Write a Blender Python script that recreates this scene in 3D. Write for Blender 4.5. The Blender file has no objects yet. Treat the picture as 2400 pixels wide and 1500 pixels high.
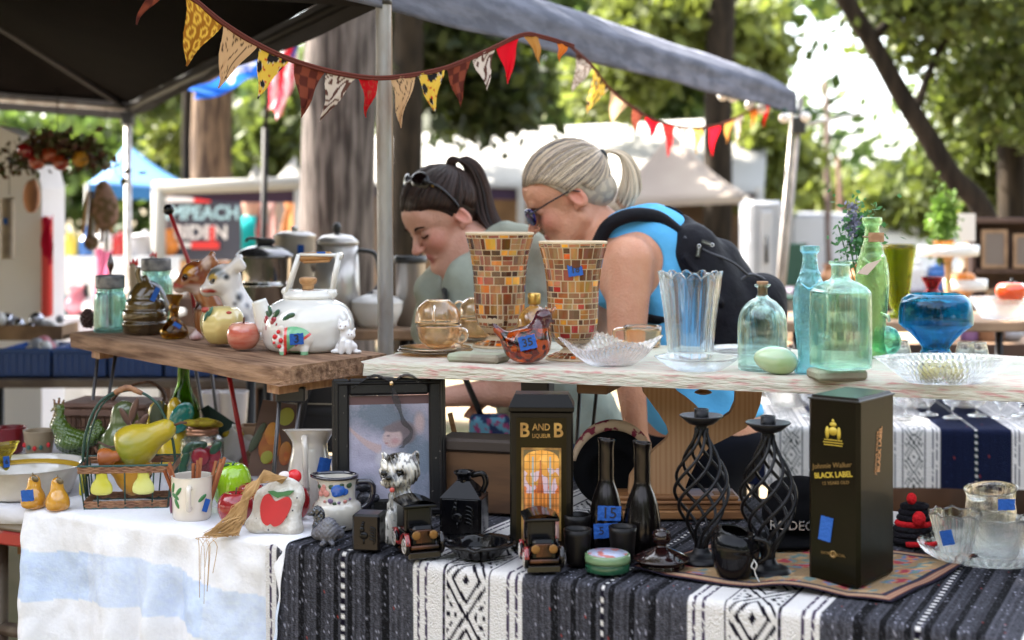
import bpy, math, random
import numpy as np
from mathutils import Vector, Matrix, Euler, noise
R = math.radians
random.seed(7); np.random.seed(7)
SC = bpy.context.scene; COL = SC.collection
# ------------------------------------------------------------------ camera, sky, sun, exposure
F, CX, HY, CH = 3333.0, 1200.0, 480.0, 1.35      # focal length and horizon in photo pixels, eye height in metres
cam_d = bpy.data.cameras.new('camera'); cam = bpy.data.objects.new('camera', cam_d); COL.objects.link(cam)
cam.location = (0, 0, CH); cam.rotation_euler = (R(90), 0, 0)
cam_d.sensor_width = 36; cam_d.lens = 50; cam_d.shift_y = -0.1125; cam_d.clip_start = .05; cam_d.clip_end = 900
cam_d.dof.use_dof = True; cam_d.dof.focus_distance = 2.66; cam_d.dof.aperture_fstop = 3.3; cam_d.dof.aperture_blades = 0
SC.camera = cam
SUN_EL, SUN_AZ = 42.0, -62.0                     # azimuth from +Y towards +X
w = bpy.data.worlds.new('World'); SC.world = w; w.use_nodes = True
nt = w.node_tree; bg = nt.nodes['Background']; sky = nt.nodes.new('ShaderNodeTexSky')
sky.sky_type = 'NISHITA'; sky.sun_disc = False; sky.sun_elevation = R(SUN_EL); sky.sun_rotation = R(SUN_AZ)
sky.air_density = 1.0; sky.dust_density = 2.5; sky.ozone_density = 1.0
hs = nt.nodes.new('ShaderNodeHueSaturation'); hs.inputs['Saturation'].default_value = .42; nt.links.new(sky.outputs[0], hs.inputs['Color']); nt.links.new(hs.outputs[0], bg.inputs[0]); bg.inputs[1].default_value = 0.14
sd = bpy.data.lights.new('sun', 'SUN'); sun = bpy.data.objects.new('sun', sd); COL.objects.link(sun)
sd.energy = 4.6; sd.angle = R(0.53); sd.color = (1, .93, .82)
_d = Vector((math.sin(R(SUN_AZ)) * math.cos(R(SUN_EL)), math.cos(R(SUN_AZ)) * math.cos(R(SUN_EL)), math.sin(R(SUN_EL))))
sun.rotation_euler = _d.to_track_quat('Z', 'Y').to_euler(); sun.location = _d * 40
vs = SC.view_settings; vs.view_transform = 'Standard'; vs.look = 'None'; vs.gamma = 1; vs.exposure = 3.05; vs.use_curve_mapping = False
cy = SC.cycles; cy.max_bounces = 14; cy.transparent_max_bounces = 12; cy.transmission_bounces = 12; cy.glossy_bounces = 5; cy.diffuse_bounces = 3
cy.sample_clamp_indirect = 6; cy.use_denoising = True; cy.caustics_reflective = False; cy.blur_glossy = 0.3
# ------------------------------------------------------------------ helpers
def S(r, g, b):
    return tuple((((c / 255) + .055) / 1.055) ** 2.4 if c > 10 else c / 255 / 12.92 for c in (r, g, b))
def at(px, py, Y): return Vector(((px - CX) * Y / F, Y, CH - (py - HY) * Y / F))
def on(px, py, Z=.75, back=0.0):
    Y = F * (CH - Z) / (py - HY) + back
    return Vector(((px - CX) * Y / F, Y, Z))
MATS = {}
def M(name, col=(.5, .5, .5), rough=.5, metal=0, trans=0, ior=1.5, spec=.5, coat=0, sheen=0, col2=None, ns=20, nd=3, stretch=(1, 1, 1),
      lo=.4, hi=.6, bump=0, bs=60, attr=False, alpha=1, transl=0, emit=0, wave=None, sss=0, mrot=None):
    if name in MATS: return MATS[name]
    if rough >= .8 and spec == .5: spec = .1
    m = bpy.data.materials.new(name); MATS[name] = m; m.use_nodes = True; t = m.node_tree; N = t.nodes; L = t.links
    b = N['Principled BSDF']; out = N['Material Output']
    b.inputs['Roughness'].default_value = rough; b.inputs['Metallic'].default_value = metal
    b.inputs['Transmission Weight'].default_value = trans; b.inputs['IOR'].default_value = ior
    b.inputs['Specular IOR Level'].default_value = spec; b.inputs['Coat Weight'].default_value = coat; b.inputs['Coat Roughness'].default_value = .06
    b.inputs['Sheen Weight'].default_value = sheen; b.inputs['Alpha'].default_value = alpha
    if sss: b.inputs['Subsurface Weight'].default_value = sss; b.inputs['Subsurface Radius'].default_value = (.02, .008, .004)
    b.inputs['Base Color'].default_value = (*col, 1)
    tc = N.new('ShaderNodeTexCoord'); mp = N.new('ShaderNodeMapping'); mp.inputs['Scale'].default_value = stretch
    if mrot is not None: mp.vector_type = 'TEXTURE'; mp.inputs['Scale'].default_value = [1 / q for q in stretch]; mp.inputs['Rotation'].default_value[2] = R(mrot)
    L.new(tc.outputs['Object'], mp.inputs[0]); src = None
    if attr:
        a = N.new('ShaderNodeAttribute'); a.attribute_name = 'Col'; src = a.outputs['Color']
    if col2 is not None:
        if wave:
            n = N.new('ShaderNodeTexWave'); n.inputs['Scale'].default_value = ns; n.inputs['Distortion'].default_value = wave; n.inputs['Detail'].default_value = 3
            n.inputs['Detail Scale'].default_value = 1.5
        else:
            n = N.new('ShaderNodeTexNoise'); n.inputs['Scale'].default_value = ns; n.inputs['Detail'].default_value = nd
        L.new(mp.outputs[0], n.inputs['Vector'])
        r = N.new('ShaderNodeMapRange'); r.inputs['From Min'].default_value = lo; r.inputs['From Max'].default_value = hi
        L.new(n.outputs['Fac'], r.inputs['Value'])
        x = N.new('ShaderNodeMix'); x.data_type = 'RGBA'; L.new(r.outputs[0], x.inputs['Factor'])
        if src: x.blend_type = 'MULTIPLY'; x.inputs['A'].default_value = (1, 1, 1, 1); L.new(src, x.inputs['A']); x.inputs['B'].default_value = (*col2, 1)
        else: x.inputs['A'].default_value = (*col, 1); x.inputs['B'].default_value = (*col2, 1)
        src = x.outputs['Result']
    if src: L.new(src, b.inputs['Base Color'])
    if bump:
        n2 = N.new('ShaderNodeTexNoise'); n2.inputs['Scale'].default_value = bs; n2.inputs['Detail'].default_value = 4; L.new(mp.outputs[0], n2.inputs['Vector'])
        bp = N.new('ShaderNodeBump'); bp.inputs['Strength'].default_value = bump; bp.inputs['Distance'].default_value = .01
        L.new(n2.outputs['Fac'], bp.inputs['Height']); L.new(bp.outputs[0], b.inputs['Normal'])
    if emit: b.inputs['Emission Color'].default_value = (*col, 1); b.inputs['Emission Strength'].default_value = emit
    if transl:
        tr = N.new('ShaderNodeBsdfTranslucent'); ms = N.new('ShaderNodeMixShader'); ms.inputs[0].default_value = transl
        tr.inputs[0].default_value = (*col, 1)
        if src: L.new(src, tr.inputs[0])
        L.new(b.outputs[0], ms.inputs[1]); L.new(tr.outputs[0], ms.inputs[2]); L.new(ms.outputs[0], out.inputs['Surface'])
    return m
def glass(name, col, rough=.03, bump=0, bs=60, ior=1.45):
    """clear tinted glass; lets light through to what stands on it"""
    if name in MATS: return MATS[name]
    m = M(name, col, rough, trans=1, ior=ior, bump=bump, bs=bs); t = m.node_tree; N = t.nodes; L = t.links
    b = N['Principled BSDF']; tp = N.new('ShaderNodeBsdfTransparent'); tp.inputs[0].default_value = (*[math.sqrt(c) for c in col], 1)
    ms = N.new('ShaderNodeMixShader'); ms.inputs[0].default_value = .3
    L.new(b.outputs[0], ms.inputs[1]); L.new(tp.outputs[0], ms.inputs[2]); L.new(ms.outputs[0], N['Material Output'].inputs['Surface'])
    return m
class MB:
    def __init__(s): s.v = []; s.f = []; s.m = []; s.sm = []; s.c = []; s.T = Matrix(); s.hascol = False
    def add(s, vs_, fs, mi=0, smooth=True, col=None):
        o = len(s.v); T = s.T
        s.v += [tuple(T @ Vector(p)) for p in vs_]
        s.f += [tuple(i + o for i in f) for f in fs]; s.m += [mi] * len(fs); s.sm += [smooth] * len(fs)
        if col is None: s.c += [(1, 1, 1)] * len(vs_)
        else:
            s.hascol = True
            s.c += (list(col) if isinstance(col[0], (tuple, list, np.ndarray)) else [col] * len(vs_))
        return s
    def box(s, a, b, mi=0, bev=0, rot=None, col=None):
        c = [(a[i] + b[i]) / 2 for i in range(3)]; h = [abs(b[i] - a[i]) / 2 for i in range(3)]
        bev = min(bev, min(h) * .9)
        Mx = Matrix.Translation(c) @ (rot if rot else Matrix())
        if bev <= 0:
            V = [Mx @ Vector((x * h[0], y * h[1], z * h[2])) for x in (-1, 1) for y in (-1, 1) for z in (-1, 1)]
            return s.add(V, [(0, 1, 3, 2), (4, 6, 7, 5), (0, 4, 5, 1), (2, 3, 7, 6), (0, 2, 6, 4), (1, 5, 7, 3)], mi, False, col)
        V = []; idx = {}
        for x in (-1, 1):
            for y in (-1, 1):
                for z in (-1, 1):
                    for ax in range(3):
                        p = [x * (h[0] - bev), y * (h[1] - bev), z * (h[2] - bev)]; p[ax] += (x, y, z)[ax] * bev
                        idx[(x, y, z, ax)] = len(V); V.append(Mx @ Vector(p))
        fs = []
        for ax in range(3):
            o = [i for i in range(3) if i != ax]
            for sg in (-1, 1):
                q = []
                for a1, b1 in ((-1, -1), (1, -1), (1, 1), (-1, 1)):
                    k = [0, 0, 0]; k[ax] = sg; k[o[0]] = a1; k[o[1]] = b1; q.append(idx[(*k, ax)])
                if (sg == 1) == (ax == 1): q.reverse()
                fs.append(q)
        for ax in range(3):
            o = [i for i in range(3) if i != ax]
            for a1 in (-1, 1):
                for b1 in (-1, 1):
                    k0 = [0, 0, 0]; k0[ax] = -1; k0[o[0]] = a1; k0[o[1]] = b1; k1 = list(k0); k1[ax] = 1
                    q = [idx[(*k0, o[0])], idx[(*k1, o[0])], idx[(*k1, o[1])], idx[(*k0, o[1])]]
                    if (a1 * b1 > 0) == (ax == 1): q.reverse()
                    fs.append(q)
        for x in (-1, 1):
            for y in (-1, 1):
                for z in (-1, 1):
                    q = [idx[(x, y, z, i)] for i in range(3)]
                    if x * y * z < 0: q.reverse()
                    fs.append(q)
        return s.add(V, fs, mi, False, col)
    def lathe(s, prof, n=32, mi=0, mod=None, c=(0, 0, 0), ax=None, smooth=True, colf=None, sx=1, sy=1, cap=True):
        V = []; cl = []; T = Matrix.Translation(c) @ (ax if ax else Matrix())
        for i, (r, z) in enumerate(prof):
            for j in range(n):
                a = 2 * math.pi * j / n; rr = mod(a, i, r, z) if mod else r; zz = z
                if isinstance(rr, tuple): rr, zz = rr
                p = Vector((rr * math.cos(a) * sx, rr * math.sin(a) * sy, zz)); V.append(T @ p)
                if colf: cl.append(colf(a, i, rr, zz))
        fs = [(i * n + j, i * n + (j + 1) % n, (i + 1) * n + (j + 1) % n, (i + 1) * n + j) for i in range(len(prof) - 1) for j in range(n)]
        if cap:
            if prof[0][0] > 1e-5: fs.append(tuple(reversed(range(n))))
            if prof[-1][0] > 1e-5: fs.append(tuple(range((len(prof) - 1) * n, len(prof) * n)))
        return s.add(V, fs, mi, smooth, cl if colf else None)
    def tube(s, path, r, n=8, mi=0, closed=False, col=None, flat=1.0, smooth=True):
        P = [Vector(p) for p in path]; m = len(P); rs = r if isinstance(r, (list, tuple)) else [r] * m
        V = []; up = None
        for i in range(m):
            t = (P[(i + 1) % m] - P[i - 1]) if closed else (P[min(i + 1, m - 1)] - P[max(i - 1, 0)])
            if t.length < 1e-9: t = Vector((0, 0, 1))
            t.normalize()
            if up is None: up = t.orthogonal().normalized() if abs(t.z) > .9 else Vector((0, 0, 1))
            up = (up - t * up.dot(t))
            if up.length < 1e-6: up = t.orthogonal()
            up.normalize(); sd_ = t.cross(up)
            for j in range(n):
                a = 2 * math.pi * j / n; V.append(P[i] + (sd_ * math.cos(a) + up * math.sin(a) * flat) * rs[i])
        k = m if closed else m - 1
        fs = [(i * n + j, ((i + 1) % m) * n + j, ((i + 1) % m) * n + (j + 1) % n, i * n + (j + 1) % n) for i in range(k) for j in range(n)]
        fs = [tuple(reversed(f)) for f in fs]
        if not closed: fs.append(tuple(range(n))[::-1]); fs.append(tuple(range((m - 1) * n, m * n)))
        return s.add(V, fs, mi, smooth, col)
    def ell(s, c, r, rot=None, n=20, mi=0, col=None, m=None):
        if not hasattr(r, '__len__'): r = (r, r, r)
        k = m or max(6, n // 2)
        pr = [(max(1e-6, math.sin(math.pi * i / k)), -math.cos(math.pi * i / k)) for i in range(k + 1)]
        T0 = s.T; s.T = T0 @ Matrix.Translation(c) @ (rot if rot else Matrix()) @ Matrix.Diagonal((*r, 1))
        s.lathe(pr, n, mi, cap=False, colf=(lambda *a: col) if col else None); s.T = T0; return s
    def prism(s, poly, d, mi=0, T=None, smooth=False, col=None):
        """poly in XZ, thickness d along +Y"""
        n = len(poly); V = [(x, 0, z) for x, z in poly] + [(x, d, z) for x, z in poly]
        ar = sum(poly[i][0] * poly[(i + 1) % n][1] - poly[(i + 1) % n][0] * poly[i][1] for i in range(n))
        fs = [tuple(range(n)), tuple(reversed(range(n, 2 * n)))] + [(i, i + n, (i + 1) % n + n, (i + 1) % n) for i in range(n)]
        if ar < 0: fs = [tuple(reversed(f)) for f in fs]
        T0 = s.T
        if T: s.T = T0 @ T
        s.add(V, fs, mi, smooth, col); s.T = T0; return s
    def grid(s, fn, nu, nv, mi=0, colf=None, smooth=True, th=0):
        V = []; C = []
        for j in range(nv + 1):
            for i in range(nu + 1):
                V.append(fn(i / nu, j / nv))
                if colf: C.append(colf(i / nu, j / nv))
        fs = [(j * (nu + 1) + i, j * (nu + 1) + i + 1, (j + 1) * (nu + 1) + i + 1, (j + 1) * (nu + 1) + i) for j in range(nv) for i in range(nu)]
        return s.add(V, fs, mi, smooth, C if colf else None)
    def text(s, body, size, T, mi=0, ext=.0004, col=None, shear=0, sx=1, bold=0):
        cu = bpy.data.curves.new('t', 'FONT'); cu.body = body; cu.size = size; cu.extrude = ext; cu.align_x = 'CENTER'; cu.align_y = 'CENTER'
        cu.resolution_u = 3; cu.shear = shear; cu.offset = bold
        o = bpy.data.objects.new('t', cu); COL.objects.link(o); dg = bpy.context.evaluated_depsgraph_get()
        me = o.evaluated_get(dg).to_mesh(); T2 = T @ Matrix.Diagonal((sx, 1, 1, 1))
        s.add([T2 @ v.co for v in me.vertices], [tuple(p.vertices) for p in me.polygons], mi, False, col)
        o.evaluated_get(dg).to_mesh_clear(); bpy.data.objects.remove(o); bpy.data.curves.remove(cu); return s
    def build(s, name, mats, parent=None, loc=None, rz=0):
        me = bpy.data.meshes.new(name); me.from_pydata(s.v, [], s.f)
        if not isinstance(mats, (list, tuple)): mats = [mats]
        for m in mats: me.materials.append(m)
        me.polygons.foreach_set('material_index', s.m); me.polygons.foreach_set('use_smooth', s.sm)
        if s.hascol:
            a = me.color_attributes.new('Col', 'FLOAT_COLOR', 'POINT'); a.data.foreach_set('color', [q for c in s.c for q in (*c[:3], 1.0)])
        me.validate(); me.update()
        o = bpy.data.objects.new(name, me); COL.objects.link(o)
        if parent: o.parent = parent
        if loc is not None: o.location = loc; o.rotation_euler[2] = rz
        return o
def tag(o, label=None, cat=None, group=None, kind=None):
    if label: o['label'] = label
    if cat: o['category'] = cat
    if group: o['group'] = group
    if kind: o['kind'] = kind
    return o
def thing(name, label, cat, loc=(0, 0, 0), rz=0, group=None, rot=None):
    o = bpy.data.objects.new(name, None); COL.objects.link(o); o.location = loc; o.rotation_euler = rot if rot else (0, 0, rz)
    o.empty_display_size = .05
    return tag(o, label, cat, group)
def solo(name, mb, mats, label, cat, loc=(0, 0, 0), rz=0, group=None):
    return tag(mb.build(name, mats, None, loc, rz), label, cat, group)
def copy_tree(o, parent=None):
    c = o.copy(); COL.objects.link(c)
    if parent: c.parent = parent
    for ch in list(o.children): copy_tree(ch, c)
    return c
def smoothpath(pts, n=6, closed=False):
    P = [Vector(p) for p in pts]; out = []; m = len(P)
    for i in range(m if closed else m - 1):
        p0 = P[(i - 1) % m] if closed or i > 0 else P[0] * 2 - P[1]; p1 = P[i]; p2 = P[(i + 1) % m]
        p3 = P[(i + 2) % m] if closed or i + 2 < m else P[-1] * 2 - P[-2]
        for k in range(n):
            t = k / n; out.append(.5 * ((2 * p1) + (p2 - p0) * t + (2 * p0 - 5 * p1 + 4 * p2 - p3) * t * t + (3 * p1 - p0 - 3 * p2 + p3) * t ** 3))
    if not closed: out.append(P[-1])
    return out
def sprof(pr, n=5):
    return [(max(p.x, 1e-5), p.y) for p in smoothpath([(a, b, 0) for a, b in pr], n)]
def wall(outer, th, floor=None):
    """closed double-walled profile (outer from the base centre to the rim)"""
    inn = [(max(r - th, 1e-5), z) for r, z in reversed(outer) if z > (floor if floor is not None else outer[0][1] + th)]
    z0 = floor if floor is not None else outer[0][1] + th
    return [(1e-5, outer[0][1])] + list(outer) + inn + [(inn[-1][0] * .9, z0), (1e-5, z0)]
# ---- smooth implicit shapes turned into one continuous mesh
def sdf_eval(prims, P, k0):
    D = np.full(P.shape[:-1], 1e3)
    for q in prims:
        kind = q[0]; k = k0; op = 'u'
        opts = q[-1] if isinstance(q[-1], dict) else {}
        k = opts.get('k', k0); op = opts.get('op', 'u')
        if kind == 'e':
            c, r = np.array(q[1]), np.array(q[2], float); X = P - c
            if opts.get('rot') is not None: X = X @ (np.array(Euler([R(a) for a in opts['rot']]).to_matrix()) if len(opts['rot']) == 3 and not hasattr(opts['rot'][0], '__len__') else np.array(opts['rot']))
            l0 = np.sqrt(((X / r) ** 2).sum(-1)); l1 = np.sqrt(((X / (r * r)) ** 2).sum(-1)) + 1e-9
            d = l0 * (l0 - 1) / l1
        elif kind == 'c':
            a, b = np.array(q[1]), np.array(q[2]); r0, r1 = q[3], q[4]; ba = b - a
            h = np.clip(((P - a) @ ba) / (ba @ ba), 0, 1)[..., None]
            d = np.sqrt(((P - a - h * ba) ** 2).sum(-1)) - (r0 + (r1 - r0) * h[..., 0])
        elif kind == 'b':
            c, r = np.array(q[1]), np.array(q[2], float); X = P - c
            if opts.get('rot') is not None: X = X @ (np.array(Euler([R(a) for a in opts['rot']]).to_matrix()) if len(opts['rot']) == 3 and not hasattr(opts['rot'][0], '__len__') else np.array(opts['rot']))
            rd = opts.get('rd', .005); Q = np.abs(X) - (r - rd)
            d = np.sqrt((np.maximum(Q, 0) ** 2).sum(-1)) + np.minimum(Q.max(-1), 0) - rd
        elif kind == 'p':
            c, n = np.array(q[1]), np.array(q[2], float); n = n / np.linalg.norm(n); d = (P - c) @ n
        if op == 'u': h = np.maximum(k - np.abs(D - d), 0) / k; D = np.minimum(D, d) - h * h * k * .25
        elif op == 's': d = -d; h = np.maximum(k - np.abs(D - d), 0) / k; D = np.maximum(D, d) + h * h * k * .25
        elif op == 'i': h = np.maximum(k - np.abs(D - d), 0) / k; D = np.maximum(D, d) + h * h * k * .25
    return D
def sdf_mesh(prims, h, k=.01, lo=None, hi=None, colf=None, disp=None, mb=None, mi=0, skip=None):
    if lo is None:
        ps = []
        for q in prims:
            o = q[-1] if isinstance(q[-1], dict) else {}
            if o.get('op', 'u') != 'u': continue
            if q[0] in 'eb': m = max(q[2]) * (1.7 if q[0] == 'b' else 1); ps += [np.array(q[1]) - m, np.array(q[1]) + m]
            else: m = max(q[3], q[4]); ps += [np.array(q[1]) - m, np.array(q[1]) + m, np.array(q[2]) - m, np.array(q[2]) + m]
        ps = np.array(ps); lo = ps.min(0) - 3 * h; hi = ps.max(0) + 3 * h
    lo = np.array(lo, float); hi = np.array(hi, float)
    g = [np.arange(lo[i], hi[i] + h, h) for i in range(3)]
    P = np.stack(np.meshgrid(*g, indexing='ij'), -1).astype(np.float32); D = sdf_eval(prims, P, k)
    if disp: D = D + disp(P)
    ins = D < 0; nx, ny, nz = D.shape; acc = np.zeros((nx - 1, ny - 1, nz - 1, 3)); cnt = np.zeros((nx - 1, ny - 1, nz - 1))
    cs = [(x, y, z) for x in (0, 1) for y in (0, 1) for z in (0, 1)]
    sl = lambda A, c: A[c[0]:nx - 1 + c[0], c[1]:ny - 1 + c[1], c[2]:nz - 1 + c[2]]
    for a in cs:
        for ax in range(3):
            if a[ax]: continue
            b = list(a); b[ax] = 1; Da, Db = sl(D, a), sl(D, b); cr = (Da < 0) != (Db < 0)
            t = np.where(cr, Da / np.where(cr, Da - Db, 1), 0)
            for i in range(3): acc[..., i] += cr * (a[i] + (t if i == ax else 0))
            cnt += cr
    mk = cnt > 0; idx = -np.ones(mk.shape, int); idx[mk] = np.arange(mk.sum())
    V = (np.argwhere(mk) + acc[mk] / cnt[mk][:, None]) * h + lo; fs = []
    def emit(i0, q):
        A = [idx[tuple(c.T)] for c in q]; Fq = np.stack(A, 1); ok = (Fq >= 0).all(1); fl = i0[ok]; Fq = Fq[ok]
        Fq[fl] = Fq[fl][:, ::-1]; fs.extend(map(tuple, Fq.tolist()))
    for ax in range(3):
        o1, o2 = (ax + 1) % 3, (ax + 2) % 3; s0 = [slice(None)] * 3; s1 = [slice(None)] * 3
        s0[ax] = slice(0, -1); s1[ax] = slice(1, None); c = ins[tuple(s0)] != ins[tuple(s1)]
        E = np.argwhere(c); ok = (E[:, o1] > 0) & (E[:, o2] > 0) & (E[:, o1] < D.shape[o1] - 1) & (E[:, o2] < D.shape[o2] - 1); E = E[ok]
        if not len(E): continue
        fl = ~ins[tuple(E.T)]; e1 = np.zeros(3, int); e1[o1] = 1; e2 = np.zeros(3, int); e2[o2] = 1
        emit(fl, [E - e1 - e2, E - e2, E, E - e1])
    if skip is not None:
        a, b_ = np.array(skip[0]) + h, np.array(skip[1]) - h; ins_ = ((V > a) & (V < b_)).all(1); fs = [f for f in fs if not (ins_[f[0]] and ins_[f[1]] and ins_[f[2]] and ins_[f[3]])]
    mb = mb or MB(); mb.add([tuple(p) for p in V], fs, mi, True, [tuple(c) for c in colf(V)] if colf else None)
    return mb
def paint(base, *spots):
    """colour a sculpted surface: spots = (centre, radius (scalar or xyz), colour[, softness])"""
    def f(V):
        C = np.tile(np.array(base, float), (len(V), 1))
        for sp in spots:
            c, r, col = np.array(sp[0]), sp[1], np.array(sp[2]); so = sp[3] if len(sp) > 3 else .25
            d = np.sqrt((((V - c) / np.array(r)) ** 2).sum(1)); wgt = np.clip((1 + so - d) / (2 * so), 0, 1)[:, None]
            C = C * (1 - wgt) + col * wgt
        return C
    return f
def RX(a): return Matrix.Rotation(R(a), 4, 'X')
def RY(a): return Matrix.Rotation(R(a), 4, 'Y')
def RZ(a): return Matrix.Rotation(R(a), 4, 'Z')
def TR(*p): return Matrix.Translation(p)
def quads(name, C, size, mat, parent=None, cols=None, asp=.6, up=0):
    """many leaf-sized faces"""
    n = len(C); a = np.random.normal(size=(n, 3)); a[:, 2] *= (1 - up); a /= np.linalg.norm(a, axis=1)[:, None] + 1e-9
    b = np.random.normal(size=(n, 3)); b -= (b * a).sum(1)[:, None] * a; b /= np.linalg.norm(b, axis=1)[:, None] + 1e-9
    sz = (np.array(size) * np.random.uniform(.6, 1.3, n))[:, None]
    V = np.stack([C - a * sz, C + b * sz * asp, C + a * sz, C - b * sz * asp], 1).reshape(-1, 3)
    me = bpy.data.meshes.new(name); me.vertices.add(4 * n); me.vertices.foreach_set('co', V.ravel()); me.loops.add(4 * n)
    me.loops.foreach_set('vertex_index', np.arange(4 * n)); me.polygons.add(n)
    me.polygons.foreach_set('loop_start', np.arange(0, 4 * n, 4)); me.polygons.foreach_set('loop_total', np.full(n, 4)); me.materials.append(mat)
    if cols is not None:
        at_ = me.color_attributes.new('Col', 'FLOAT_COLOR', 'POINT'); cc = np.repeat(cols, 4, 0); at_.data.foreach_set('color', np.c_[cc, np.ones(len(cc))].ravel())
    me.update(); me.validate(); o = bpy.data.objects.new(name, me); COL.objects.link(o)
    if parent: o.parent = parent
    return o
# ------------------------------------------------------------------ large structure: ground, trees, tents
def ground():
    m = M('ground_dirt', (.2, .155, .105), .95, col2=(.085, .09, .04), ns=.55, nd=6, lo=.45, hi=.62, bump=.4, bs=9)
    b = MB(); b.grid(lambda u, v: (-300 + 600 * u, -60 + 460 * v, 0), 30, 30)
    tag(b.build('ground', m), kind='structure')
ground()
LEAF = M('leaf', rough=.6, attr=True, transl=.45)
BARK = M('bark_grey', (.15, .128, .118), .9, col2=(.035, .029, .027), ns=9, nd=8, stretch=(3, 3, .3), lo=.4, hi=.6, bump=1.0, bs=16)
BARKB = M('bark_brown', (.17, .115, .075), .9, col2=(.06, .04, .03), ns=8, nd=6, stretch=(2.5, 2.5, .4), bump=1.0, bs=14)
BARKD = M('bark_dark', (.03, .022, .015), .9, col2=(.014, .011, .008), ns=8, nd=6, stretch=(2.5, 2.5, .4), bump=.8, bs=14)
def leaves(parent, name, blobs, base, bright=.45):
    """blobs: (centre, radii, n, leaf size); clumped, with gaps"""
    Cs, Sz = [], []
    for c, r, n, s in blobs:
        k = max(5, n // 55); u = np.random.normal(size=(k, 3)); u /= np.linalg.norm(u, axis=1)[:, None]
        cc = np.array(c) + u * np.array(r) * (np.random.rand(k, 1) ** .45)
        ids = np.random.randint(0, k, n); cs = np.random.uniform(.1, .28, k)[ids][:, None]
        Cs.append(cc[ids] + np.random.normal(size=(n, 3)) * np.array(r).mean() * cs); Sz.append(np.full(n, s))
    C = np.concatenate(Cs); Z = np.concatenate(Sz); n = len(C)
    g = np.random.rand(n, 1) ** 2; cols = np.array(base) * (.6 + .8 * np.random.rand(n, 1)) + g * bright * np.array((.14, .16, .0))
    C[:, 2] = np.maximum(C[:, 2], .1)
    return quads(name, C, Z, LEAF, parent, cols, asp=.55)
def trunk(parent, path, rad, mat, n=14, limbs=()):
    b = MB(); P = smoothpath(path, 5); m = len(P)
    rs = [rad[0] + (rad[1] - rad[0]) * i / (m - 1) for i in range(m)]
    P = [p + Vector((noise.noise(p * 1.3) * .04, noise.noise(p * 1.7 + Vector((5, 0, 0))) * .04, 0)) for p in P]
    b.tube(P, rs, n)
    for lp, r0, r1 in limbs:
        q = smoothpath(lp, 4); b.tube(q, [r0 + (r1 - r0) * i / (len(q) - 1) for i in range(len(q))], 8)
    return b.build('trunk', mat, parent)
def V3(p): return (p[0], p[1], p[2])
def E(px, py, Y, rx, ry, rd, n, s):
    c = at(px, py, Y); k = Y / F
    return (V3(c), (rx * k, rd, ry * k), n, s)
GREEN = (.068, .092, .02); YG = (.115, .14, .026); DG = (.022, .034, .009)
def tree(label, path, rad, mat, blobs, base, limbs=(), bright=.35, name='broadleaf_tree'):
    t = thing(name, label, 'tree', group='trees standing behind the market')
    trunk(t, path, rad, mat, limbs=limbs)
    if blobs: leaves(t, 'crown', blobs, base, bright)
    return t
def col(px0, px1, Y, py0=-400): a = at(px0, 480, Y); b = at(px1, py0, Y); return [(a.x, Y, -.1), (a.x, Y, .25), (a.x + (b.x - a.x) * .3, Y, 1.4), (b.x, Y, b.z), (b.x * 1.02, Y + .3, b.z + 1.6)]
tree('thick grey weathered trunk standing right behind the steel tent post', col(790, 802, 9), (.27, .2), BARK,
     [((-1.2, 9.6, 5.2), (2.2, 1.6, 1.2), 2600, .09)], GREEN, limbs=[([(-1.05, 9, 3.4), (-.4, 9.2, 4.2), (.6, 9.6, 5)], .1, .03)])
tree('sunlit brown trunk rising above the blue tent roof', col(497, 500, 14), (.23, .17), BARKB,
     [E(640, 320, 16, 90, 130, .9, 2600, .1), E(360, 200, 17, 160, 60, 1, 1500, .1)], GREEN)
tree('slim trunk just left of the sunlit brown trunk', col(436, 440, 15), (.075, .05), BARKD, [E(420, 330, 18, 60, 60, .7, 500, .09)], YG, name='slim_tree')
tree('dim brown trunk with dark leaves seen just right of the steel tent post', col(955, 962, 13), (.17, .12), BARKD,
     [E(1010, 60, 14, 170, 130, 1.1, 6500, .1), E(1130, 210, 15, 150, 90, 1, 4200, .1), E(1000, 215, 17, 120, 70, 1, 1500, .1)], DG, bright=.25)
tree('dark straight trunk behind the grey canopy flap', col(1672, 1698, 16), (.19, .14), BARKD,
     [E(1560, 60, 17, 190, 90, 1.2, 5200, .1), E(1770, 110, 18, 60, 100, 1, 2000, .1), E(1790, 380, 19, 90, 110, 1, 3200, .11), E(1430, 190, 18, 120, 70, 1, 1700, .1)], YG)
tree('leafy tree with a long dark leaning trunk at the right', [at(2330, 1100, 9), at(2325, 560, 9), at(2215, 400, 9), at(2130, 250, 9), at(2060, 120, 9), at(1965, -20, 9), at(1850, -160, 9.2)], (.075, .05), BARKD,
     [E(2230, -10, 9.5, 250, 60, 1.0, 3400, .055), E(2130, 120, 10, 60, 60, .6, 260, .05), E(2365, 200, 10, 105, 160, 1.0, 3800, .055), E(2220, 250, 10.5, 40, 60, .6, 260, .05), E(2290, 400, 11, 120, 80, .8, 3000, .06)], GREEN,
     limbs=[([at(2040, 95, 9), at(2075, 60, 9), at(2140, 20, 9.2), at(2250, -40, 9.4)], .035, .02), ([at(2140, 275, 9), at(2200, 120, 9.3), at(2280, 20, 9.5)], .03, .015)])
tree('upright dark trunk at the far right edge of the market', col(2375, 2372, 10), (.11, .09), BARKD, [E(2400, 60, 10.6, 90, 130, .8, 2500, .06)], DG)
tree('thin pinkish trunk standing in the bright gap between trees', [at(1942, 760, 20), at(1940, 480, 20), at(1936, 300, 20), at(1933, 190, 20)], (.05, .03), M('bark_pink', (.16, .115, .1), .9), [E(1925, 450, 24, 50, 60, 1, 900, .12)], YG, name='slim_tree')
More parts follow.
